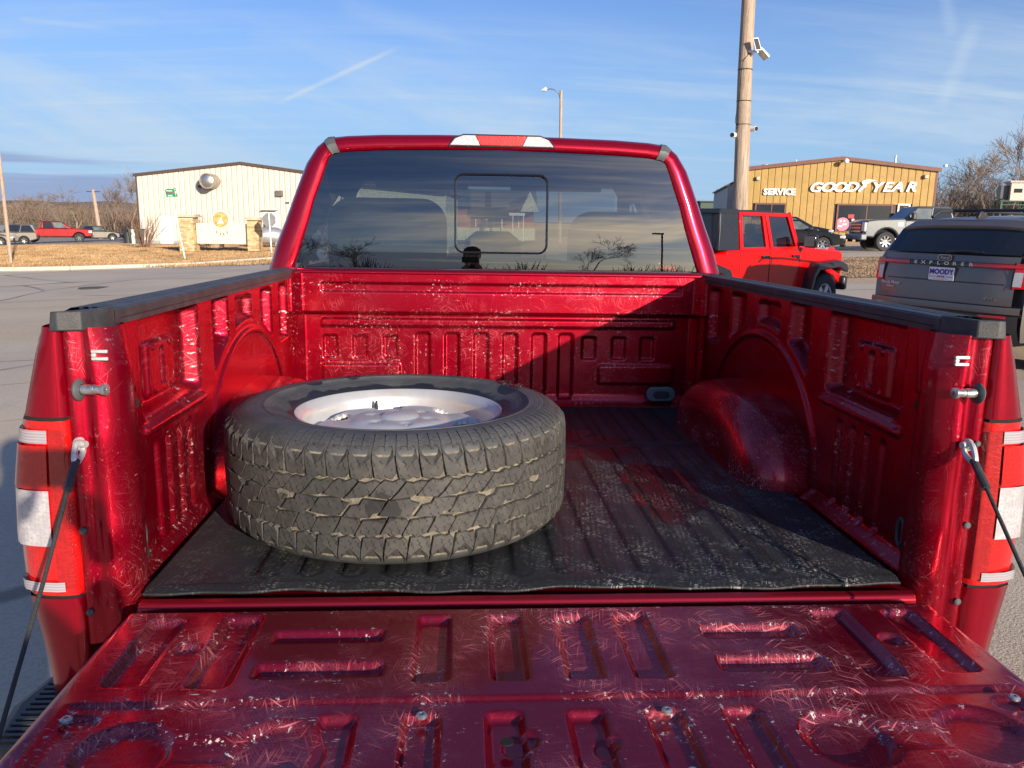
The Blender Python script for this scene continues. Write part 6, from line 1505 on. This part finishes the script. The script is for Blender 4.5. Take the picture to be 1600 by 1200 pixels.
# the tail leans: upper part starts further forward
def tcv(y): return .10*max(0, (abs(y)-.45)/.5)**2
def tail_x(x, z): lean = float(np.interp(z, [.42, .60, 1.05, 1.29, 1.33, 1.62, 1.76], [.10, .0, .03, .06, .09, .36, .28])); return x+lean*max(0, 1-x/.8)
b = MB(); secs = []
for x in xs:
    h_ = xsec(x); full = [(y, z) for y, z in h_]+[(-y, z) for y, z in h_[-2::-1]]; secs.append([(tail_x(x, z)+tcv(y)*max(0, 1-x/.6), y, z) for y, z in full])
# open the side windows by colour: glass added proud
b.loft(secs, smooth=True); n = len(secs[0]); b.f.append(tuple(range(n))); b.sm.append(False)
vs = secs[-1]; k = len(b.v)-n; b.f.append(tuple(range(k, k+n))); b.sm.append(False)
b.build('body', M_ex, X, angle=42)
def tp_(y, z, d=0.):   # point on the tail face
    curve = .10*max(0, (abs(y)-.45)/.5)**2
    return (tail_x(0, z)-d+curve, y, z)
def tpanel(name, pts, m, par, d=.004, thick=.012, bevel=.004):
    b = MB(); n = len(pts); b.add([tp_(y, z, d) for y, z in pts]+[tp_(y, z, d-thick) for y, z in pts], [tuple(range(n)), tuple(range(n, 2*n))[::-1]]+[(i, n+i, n+(i+1) % n, (i+1) % n) for i in range(n)]); return b.build(name, m, par, bevel=bevel)
def strip_y(ya, yb, z0, z1, n=10):
    ys_ = np.linspace(ya, yb, n); f0 = z0 if callable(z0) else (lambda y: z0); f1 = z1 if callable(z1) else (lambda y: z1)
    return ys_, f0, f1
def tstrip(name, ya, yb, z0, z1, m, par, d=.006, n=12):
    ys_, f0, f1 = strip_y(ya, yb, z0, z1, n); b = MB()
    b.loft([[tp_(y, f0(y), d) for y in ys_], [tp_(y, (f0(y)+f1(y))/2, d+.004) for y in ys_], [tp_(y, f1(y), d) for y in ys_]], smooth=True)
    b.loft([[tp_(y, f0(y), d) for y in ys_], [tp_(y, f0(y), -.01) for y in ys_]]); b.loft([[tp_(y, f1(y), d) for y in ys_], [tp_(y, f1(y), -.01) for y in ys_]]); return b.build(name, m, par)
# left of the vehicle is +y.  tailgate parts
tgx = tstrip('tailgate', -.80, .80, .80, 1.315, M_ex, X, .014, 16)
rwx = tstrip('rear_window', -.80, .80, 1.335, lambda y: 1.60-.0*abs(y), M_vg, X, .030, 14)
tstrip('light_bar', -.84, .84, 1.190, 1.245, M_blackgloss, tgx, .022, 16)
tstrip('red_lens', .42, .86, 1.197, 1.238, M_redlens, tgx, .028); tstrip('red_lens', -.86, -.30, 1.197, 1.238, M_redlens, tgx, .028)
for i, ch in enumerate('EXPLORER'): text_mesh('letter', ch, .050, M_chrome, tgx, loc=(tail_x(0, 1.22)-.034, .34-i*.095, 1.217), rot=(R(90), 0, R(-90)), extrude=.003, offset=.002, scale=(1.5, 1, 1))
tstrip('lower_fold_shade', -.70, .70, 1.015, 1.035, mat('fold_shadow', (.03, .03, .033), .4), tgx, .016)  # dark strip stands in for the shade along the tailgate fold
b = MB(); pts = rrect(0, 0, .085, .036, .036, 6); b.add([(tail_x(0, 1.278)-.026, y+.0, 1.278+z) for y, z in pts], [tuple(range(len(pts)))]); em = b.build('oval_emblem', M_chrome, tgx)
pts = rrect(0, 0, .078, .030, .030, 6); quad('emblem_field', [(tail_x(0, 1.278)-.0275, y, 1.278+z) for y, z in pts], mat('emblem_blue', (.05, .06, .09), .3), em)
text_mesh('emblem_script', 'Ford', .055, M_chrome, em, loc=(tail_x(0, 1.278)-.029, 0, 1.278), rot=(R(90), 0, R(-90)), extrude=.001, shear=.3)
plx = tail_x(0, 1.10)-.030
b = MB(); b.box(plx, plx+.012, -.165, .165, 1.015, 1.185); fr = b.build('plate_frame', M_blackgloss, X, bevel=.006)
b = MB(); b.box(plx-.004, plx-.0005, -.152, .152, 1.028, 1.172); pb = b.build('plate', M_white, fr)
text_mesh('plate_lettering', 'MOODY', .076, mat('plate_purple', (.055, .03, .32), .5), pb, loc=(plx-.006, 0, 1.120), rot=(R(90), 0, R(-90)), extrude=.001, offset=.0035)
text_mesh('plate_lettering', 'MOTOR', .026, mat('plate_red', (.45, .03, .16), .5), pb, loc=(plx-.006, 0, 1.067), rot=(R(90), 0, R(-90)), extrude=.001, offset=.001)
for yy in (.105, -.105): b = MB(); b.box(plx-.0055, plx-.0045, yy-.04, yy+.04, 1.061, 1.073); b.build('plate_stripe', mat('plate_lilac', (.35, .32, .62), .5), pb)
b = MB(); b.box(plx-.008, plx-.001, -.09, .10, 1.024, 1.040); b.build('plate_tab', M_zinc, fr)
text_mesh('dealer_decal', 'Moody Motor', .050, M_white, tgx, loc=(tp_(.64, .955, .020)[0]-.01, .64, .965), rot=(R(90), 0, R(-100)), extrude=.001)
text_mesh('dealer_decal', 'Niobrara', .030, M_white, tgx, loc=(tp_(.64, .91, .020)[0]-.01, .64, .920), rot=(R(90), 0, R(-100)), extrude=.001)
text_mesh('trim_badge', '4WD', .045, M_chrome, tgx, loc=(tp_(-.60, .87, .020)[0]-.004, -.60, .87), rot=(R(90), 0, R(-80)), extrude=.002, shear=.3, scale=(1.6, 1, 1))
for s in (-1, 1):
    # outer lamps wrap to the side
    def lampx(name, t0, t1, z0, z1, m, d, par):
        b = MB(); rows = []
        for z in np.linspace(z0, z1, 5):
            row = []
            for t in np.linspace(t0, t1, 8):
                if t < 1: y = .80+.115*t; p = (tail_x(0, z)-d+.10*max(0, (y-.45)/.5)**2-.004, y)
                else: y = .925+.02*(t-1); p = (tail_x(0, z)+.09+.25*(t-1)-.01, .915+.035*(t-1)**.6+d*.6)
                row.append((p[0], s*p[1], z))
            rows.append(row)
        b.loft(rows); return b.build(name, m, par)
    lp = lampx('tail_lamp', -.25, 1.9, .99, 1.25, M_redlens, .018, X)
    lampx('reverse_lens', -.15, .55, 1.01, 1.16, M_clearlens, .026, lp)
    b = MB(); b.add([tp_(s*.768, .98, .03), tp_(s*.782, .98, .03), tp_(s*.782, 1.26, .03), tp_(s*.768, 1.26, .03)], [(0, 1, 2, 3)]); b.build('seam', M_dark, lp)
    tstrip('reflector', s*.50, s*.78, .670, .697, M_redlens, X, .035)
tstrip('bumper_cover', -.90, .90, .72, .79, M_ex, X, .05); tstrip('bumper_cladding', -.88, .88, .40, .70, M_exd, X, .03)
for s in (-1, 1): tstrip('exhaust_trim', s*.45, s*.72, .36, .42, M_chrome, X, .045)
b = MB(); b.loft([[(tail_x(0, 1.62)-.05, y, 1.615-.03*(abs(y)/.72)**3) for y in np.linspace(-.72, .72, 13)], [(tail_x(0, 1.62)-.06, y, 1.64-.03*(abs(y)/.72)**3) for y in np.linspace(-.74, .74, 13)], [(tail_x(0, 1.7)+.12, y, 1.712-.03*(abs(y)/.72)**3) for y in np.linspace(-.70, .70, 13)]]); b.build('spoiler', M_ex, X)
b = MB(); b.loft([[(tail_x(0, 1.60)-.025, y, 1.585-.03*(abs(y)/.72)**3) for y in np.linspace(-.72, .72, 13)], [(tail_x(0, 1.62)-.05, y, 1.614-.03*(abs(y)/.72)**3) for y in np.linspace(-.72, .72, 13)]]); b.build('spoiler_edge', M_blackgloss, X)
b = MB(); b.tube([tp_(.0, 1.345, .05), tp_(-.2, 1.365, .055), tp_(-.42, 1.355, .05)], [.016, .011, .006], 6); b.build('wiper', M_exd, X)
for s in (-1, 1):
    b = MB(); b.tube([(.62, s*.62, 1.735), (.74, s*.62, 1.80), (1.3, s*.62, 1.825), (2.4, s*.61, 1.81), (2.7, s*.60, 1.75)], [.02, .018, .018, .018, .02], 8); b.build('roof_rail', M_exd, X)
b = MB(); b.tube([(1.0, -.62, 1.82), (1.0, .62, 1.82)], .018, 8); b.build('cross_bar', M_exd, X)
b = MB(); b.prism([(.52, 1.725), (.56, 1.80), (.60, 1.80), (.74, 1.735)], 'y', -.02, .02); b.build('aerial_fin', M_exd, X, bevel=.008)
for s in (-1, 1):
    for (xa, xb_) in ((.75, 1.35), (1.42, 2.25), (2.32, 3.05)):
        q4 = []
        for x, f in ((xa, 0), (xb_, 0), (xb_-.05, 1), (xa+.06, 1)):
            h_ = xsec(x); yb, zb_ = h_[5]; yt, zt_ = h_[6]; v = .10 if f == 0 else .90; q4.append((x, s*(yb+(yt-yb)*v+.006), zb_+(zt_-zb_)*v))
        quad('side_window', q4, M_vg, X)
vwheels(X, (1.05, 4.05), .985, .38, .24, 5)

# --- silver heavy pickup in front of the shop
q = gpos(1381, 36.); azs = -84; SR = R(90-azs); f_ = Vector((math.cos(SR), math.sin(SR), 0)); lf = Vector((-math.sin(SR), math.cos(SR), 0))
org = q-f_*4.75-lf*(.93); org.z = q.z
S_ = empty('parked_pickup', tuple(org), SR, 'silver heavy duty pickup parked facing left in front of the ochre shop', 'pickup truck')
hw = .99
top_ = [(5.72, .62), (5.72, 1.22), (5.62, 1.36), (5.2, 1.42), (3.95, 1.47), (3.7, 1.40), (.1, 1.42), (0, 1.38), (0, .70)]
body_with_arches('body', top_, .60, (.95, 4.75), .54, .48, hw, M_sd, S_, .07)
gh_ = GH(1.75, 4.05, .93, 1.40, 1.95, 3.38, .78, 2.02); gh_.body('cab', M_sd, S_, .07)
for sd_ in ('L', 'R'):
    gh_.win(S_, sd_, [(.07, .10), (.45, .10), (.50, .84), (.05, .84)], M_vg, .008, frame=M_dark); gh_.win(S_, sd_, [(.49, .10), (.86, .06), (.90, .30), (.96, .84), (.55, .84)], M_vg2, .008, frame=M_dark)
gh_.win(S_, 'F', [(.06, .08), (.94, .08), (.92, .92), (.08, .92)], M_vg, .008, 'windscreen'); gh_.win(S_, 'B', [(.1, .15), (.9, .15), (.88, .85), (.12, .85)], M_vg, .008, 'rear_window')
b = MB(); b.box(5.70, 5.78, -.62, .62, .78, 1.28); gr = b.build('grille', M_blackgloss, S_, bevel=.02)
for k in range(3): b = MB(); b.box(5.78, 5.80, -.60, .60, .84+k*.15, .90+k*.15); b.build('grille_bar', M_chrome, gr)
for s in (-1, 1):
    b = MB(); b.box(5.55, 5.76, min(s*.64, s*.985), max(s*.64, s*.985), .86, 1.27); b.build('head_lamp', M_hl, S_, bevel=.03)
    b = MB(); b.box(3.62, 3.80, s*1.18-.12, s*1.18+.12, 1.42, 1.72); mr = b.build('mirror', M_exd, S_, bevel=.04); b = MB(); b.box(3.66, 3.74, min(s*.95, s*1.08), max(s*.95, s*1.08), 1.48, 1.54); b.build('mirror_arm', M_exd, mr)
b = MB(); b.box(5.60, 5.88, -1.0, 1.0, .48, .76); b.build('front_bumper', mat('bumper_grey', (.20, .21, .22), .35, .4), S_, bevel=.05)
b = MB(); b.box(5.7, 5.9, -.55, -.45, .38, .5); b.box(5.7, 5.9, .45, .55, .38, .5); b.build('tow_hook', M_dark, S_)
seams(S_, [(1.95, 1.36, 1.95, .62), (2.85, 1.38, 2.85, .62), (3.95, 1.40, 3.95, .62), (1.68, 1.36, 1.68, .62)], hw); handles(S_, [(2.05, 1.22), (3.05, 1.22)], hw, M_sd)
for s in (-1, 1): b = MB(); b.box(4.05, 4.30, min(s*.995, s*1.0), max(s*.995, s*1.0), 1.12, 1.30); b.build('fender_vent', M_chrome, S_)
vwheels(S_, (.95, 4.75), 1.0, .43, .28, 8, M_chrome)

# --- generic cars
def sedan(name, px, dist, az, m, label, cat='car', wagon=False, van=False, front_at=True, shift=0., group=None, rim=None, zoff=0.):
    RZ = R(90-az); q = gpos(px, dist); f_ = Vector((math.cos(RZ), math.sin(RZ), 0)); org = q-f_*shift; o = empty(name, (org.x, org.y, q.z+zoff), RZ, label, cat, group)
    if van: L, hw, top_, ax, ghp = 5.1, .98, [(5.1, .45), (5.08, .78), (4.95, .92), (4.35, 1.05), (4.1, 1.06), (.05, 1.10), (0, .95), (.02, .45)], (1.05, 4.12), GH(.03, 4.15, .93, 1.05, .28, 3.05, .72, 1.75)
    else: L, hw, top_, ax, ghp = 4.75, .91, [(4.75, .40), (4.74, .62), (4.62, .76), (3.9, .90), (3.55, .95), (.9, .97), (.15, .96), (0, .88), (.02, .40)], (.95, 3.75), GH(.75, 3.65, .84, .94, 1.35, 2.75, .62, 1.44)
    body_with_arches('body', top_, .25, ax, .36, .33, hw, m, o, .09)
    ghp.body('cabin', m, o, .07)
    for sd_ in ('L', 'R'):
        if van:
            ghp.win(o, sd_, [(.05, .12), (.30, .12), (.30, .82), (.10, .82)], frame=M_dark); ghp.win(o, sd_, [(.33, .12), (.62, .12), (.62, .84), (.33, .84)], frame=M_dark); ghp.win(o, sd_, [(.65, .12), (.93, .12), (.94, .84), (.65, .84)], M_vg2, frame=M_dark)
        else: ghp.win(o, sd_, [(.10, .12), (.48, .12), (.48, .84), (.14, .84)], frame=M_dark); ghp.win(o, sd_, [(.51, .12), (.90, .12), (.86, .84), (.51, .84)], M_vg2, frame=M_dark)
    ghp.win(o, 'F', [(.06, .08), (.94, .08), (.92, .92), (.08, .92)], M_vg, .006, 'windscreen'); ghp.win(o, 'B', [(.08, .12), (.92, .12), (.90, .90), (.10, .90)], M_vg, .006, 'rear_window')
    for s in (-1, 1):
        b = MB(); zf = .66 if not van else .80; b.box(L-.30, L-.04, min(s*(hw-.36), s*(hw+.004)), max(s*(hw-.36), s*(hw+.004)), zf-.05, zf+.09); b.build('head_lamp', M_hl, o, bevel=.03)
        b = MB(); zt = .80 if not van else .95; b.box(.0, .16, min(s*(hw-.22), s*(hw+.004)), max(s*(hw-.22), s*(hw+.004)), zt-.04, zt+.14+.2*van); b.build('tail_lamp', M_redlens, o, bevel=.02)
        b = MB(); b.box(ghp.p['b'][1]-.55, ghp.p['b'][1]-.38, s*(hw+.06)-.08, s*(hw+.06)+.08, .98+.12*van, 1.10+.12*van); b.build('mirror', M_exd, o, bevel=.03)
    b = MB(); b.box(L-.03, L+.02, -.5, .5, .36, .62); b.build('grille', M_dark, o)
    b = MB(); b.box(L-.06, L+.04, -.75, .75, .22, .34); b.build('bumper', M_exd, o, bevel=.02)
    b = MB(); b.box(L+.0, L+.025, -.16, .16, .40, .50); b.build('plate', M_white, o)
    seams(o, [((ax[0]+ax[1])/2-.1, .92, (ax[0]+ax[1])/2-.1, .30), (ax[1]-.62, .92, ax[1]-.62, .32), (ax[0]+.45, .92, ax[0]+.40, .32)], hw, .006)
    vwheels(o, ax, hw, .33, .21, 6, rim or M_chrome); return o
sedan('parked_car', 1280, 37.5, 108, M_carb, 'black sedan parked facing right behind the red off-roader', shift=3.75)
sedan('parked_car', 1258, 45, 112, M_carb, 'second black car half hidden behind the black sedan', shift=3.4, zoff=.12)
sedan('parked_van', 30, 70, -114, M_silv, 'silver minivan parked facing left behind the wooden pole on the left', 'minivan', van=True, shift=1.05)
sedan('parked_car', 168, 78, 66, M_tanm, 'low grey sedan parked to the right of the far red pickup', shift=3.75)
sedan('parked_car', -8, 66, 64, M_tanm, 'tan car nose cut off by the left edge of the picture', shift=3.75)
# far red pickup
PR_az = 67; RZ = R(90-PR_az); q = gpos(118, 74); f_ = Vector((math.cos(RZ), math.sin(RZ), 0)); org = q-f_*4.75
F2 = empty('parked_pickup', (org.x, org.y, q.z), RZ, 'clean red crew cab pickup parked side-on between the minivan and grey sedan at left', 'pickup truck')
hw = .96
body_with_arches('body', [(5.75, .60), (5.74, 1.05), (5.6, 1.18), (5.1, 1.22), (4.1, 1.27), (3.8, 1.24), (.1, 1.26), (0, 1.2), (0, .62)], .52, (1.0, 4.68), .50, .42, hw, M_redpk, F2, .08)
g2 = GH(1.60, 4.30, .90, 1.22, 1.78, 3.25, .74, 1.90); g2.body('cab', M_redpk, F2, .08)
for sd_ in ('L', 'R'): g2.win(F2, sd_, [(.10, .12), (.42, .12), (.48, .84), (.08, .84)], frame=M_dark); g2.win(F2, sd_, [(.46, .12), (.82, .10), (.93, .84), (.53, .84)], M_vg2, frame=M_dark)
g2.win(F2, 'F', [(.06, .08), (.94, .08), (.92, .92), (.08, .92)], M_vg, .008, 'windscreen')
for s in (-1, 1):
    b = MB(); b.box(5.45, 5.76, min(s*.62, s*.965), max(s*.62, s*.965), .86, 1.10); b.build('head_lamp', M_hl, F2, bevel=.03)
    b = MB(); b.box(-.01, .12, min(s*.80, s*.965), max(s*.80, s*.965), .85, 1.2); b.build('tail_lamp', M_redlens, F2, bevel=.02)
    b = MB(); b.box(3.6, 3.78, s*1.08-.1, s*1.08+.1, 1.25, 1.45); b.build('mirror', M_exd, F2, bevel=.03)
b = MB(); b.box(5.70, 5.82, -.9, .9, .45, .62); b.build('front_bumper', M_exd, F2, bevel=.03); b = MB(); b.box(5.74, 5.77, -.55, .55, .68, 1.05); b.build('grille', M_dark, F2)
seams(F2, [(1.75, 1.2, 1.75, .55), (2.70, 1.22, 2.70, .55), (3.75, 1.22, 3.75, .55)], hw, .006); handles(F2, [(1.95, 1.1), (2.9, 1.1)], hw, M_redpk)
vwheels(F2, (1.0, 4.68), .96, .41, .27, 6, M_greypl)
# odds and ends beside the bush
q = gpos(201, 63); b = MB(); b.tube([(0, 0, 0), (0, 0, 1.15)], .13, 10); tag(b.build('bollard', M_white, loc=tuple(q)), 'short pale bollard to the right of the grey sedan', 'bollard')
q = gpos(208, 64); DB_ = empty('waste_bin', tuple(q), .2, 'dark green waste bin beside the cream building corner', 'bin'); b = MB(); b.prism([(-.5, 0), (.5, 0), (.6, 1.1), (-.6, 1.1)], 'y', -.45, .45); b.build('bin_body', mat('bin_green', (.03, .06, .045), .6), DB_, bevel=.03); b = MB(); b.box(-.63, .63, -.5, .5, 1.1, 1.2); b.build('lid', M_exd, DB_, bevel=.02)
q = gpos(193, 64); b = MB(); b.lathe([(.0, 0), (.32, 0), (.33, .9), (.22, 1.05), (.14, 1.3), (.20, 1.45), (0, 1.5)], (0, 0, 0), seg=14); tag(b.build('equipment', M_exd, loc=tuple(q)), 'dark rounded piece of equipment between the grey sedan and the bollard', 'equipment')

# ------------------------------------------------------------------ the photographer (behind the lens; mirrored in the rear window and casting the shadow on the left post)
M_coat = mat('dark_jacket', (.03, .032, .04), .85); M_jean = mat('jeans', (.04, .05, .08), .85); M_skin = mat('skin', (.50, .30, .21), .55); M_hair = mat('knit_cap', (.02, .02, .022), .9)
PX_, PY_ = -.10, -2.02
PE = empty('person', (PX_, PY_, -.06), 0, 'person in dark jacket and cap behind the open tailgate, holding up a phone', 'person')
def skin(name, nodes, edges, m, parent, lv=2, root=0):
    me = bpy.data.meshes.new(name); me.from_pydata([n[:3] for n in nodes], edges, []); me.materials.append(m); o = bpy.data.objects.new(name, me); link(o, parent)
    sm = o.modifiers.new('skin', 'SKIN'); sm.use_smooth_shade = True
    for i, n in enumerate(nodes): me.skin_vertices[0].data[i].radius = (n[3], n[4] if len(n) > 4 else n[3])
    me.skin_vertices[0].data[root].use_root = True
    ss = o.modifiers.new('sub', 'SUBSURF'); ss.levels = lv; ss.render_levels = lv; return o
N_ = [(0, 0, .98, .15, .11), (0, .0, 1.15, .145, .105), (0, .01, 1.34, .165, .11), (0, .0, 1.47, .09, .075), (0, .01, 1.53, .055, .055), (0, .03, 1.62, .075, .085), (0, .035, 1.71, .072, .088),
      (-.19, .0, 1.43, .06), (-.26, .10, 1.20, .048), (-.13, .36, 1.42, .036), (.19, .0, 1.43, .06), (.26, .10, 1.20, .048), (.13, .36, 1.42, .036),
      (-.10, 0, .90, .095), (-.12, .02, .50, .062), (-.12, -.02, .09, .045), (-.13, .14, .04, .04), (.10, 0, .90, .095), (.12, .02, .50, .062), (.12, -.02, .09, .045), (.13, .14, .04, .04)]
E_ = [(0, 1), (1, 2), (2, 3), (3, 4), (4, 5), (5, 6), (3, 7), (7, 8), (8, 9), (3, 10), (10, 11), (11, 12), (0, 13), (13, 14), (14, 15), (15, 16), (0, 17), (17, 18), (18, 19), (19, 20)]
skin('body', N_, E_, M_coat, PE)
b = MB(); b.lathe([(.088, -.05), (.092, .0), (.095, .05), (.085, .10), (.05, .135), (0, .145)], (0, .035, 1.69), seg=20); b.build('cap', M_hair, PE)
b = MB(); b.loft([[(.075*math.cos(a), .10+.055*math.sin(a)*(1), z) for a in np.linspace(0, math.pi, 9)] for z in (1.56, 1.60, 1.66, 1.70)]); b.build('face', M_skin, PE)
for s in (-1, 1):
    hb = [(s*.12, .40, 1.44, .028, .018), (s*.09, .44, 1.485, .034, .016)]
    nn, ee = list(hb), [(0, 1)]
    for k, (dx, L) in enumerate(((-.026, .07), (-.009, .078), (.009, .074), (.024, .06))):
        i0 = len(nn); nn += [(s*(.09-.02)+dx*.3, .445+.012*k, 1.515+.016*k*.4, .0095), (s*(.09-.05)+dx*.2, .452+.010*k, 1.52+.012*k, .0085), (s*(.09-.035-L*.4), .44+.008*k, 1.525+.014*k, .008)]; ee += [(1, i0), (i0, i0+1), (i0+1, i0+2)]
    i0 = len(nn); nn += [(s*.075, .42, 1.50, .011), (s*.05, .415, 1.53, .0095)]; ee += [(1, i0), (i0, i0+1)]
    skin('hand', nn, ee, M_skin, PE, 1)
b = MB(); b.box(-.078, .078, -.0045, .0045, -.037, .037); ph = b.build('phone', M_blackgloss, loc=(PX_-.02, -1.545, 1.545), bevel=.004); tag(ph, 'black phone held up sideways by the person behind the tailgate', 'phone')
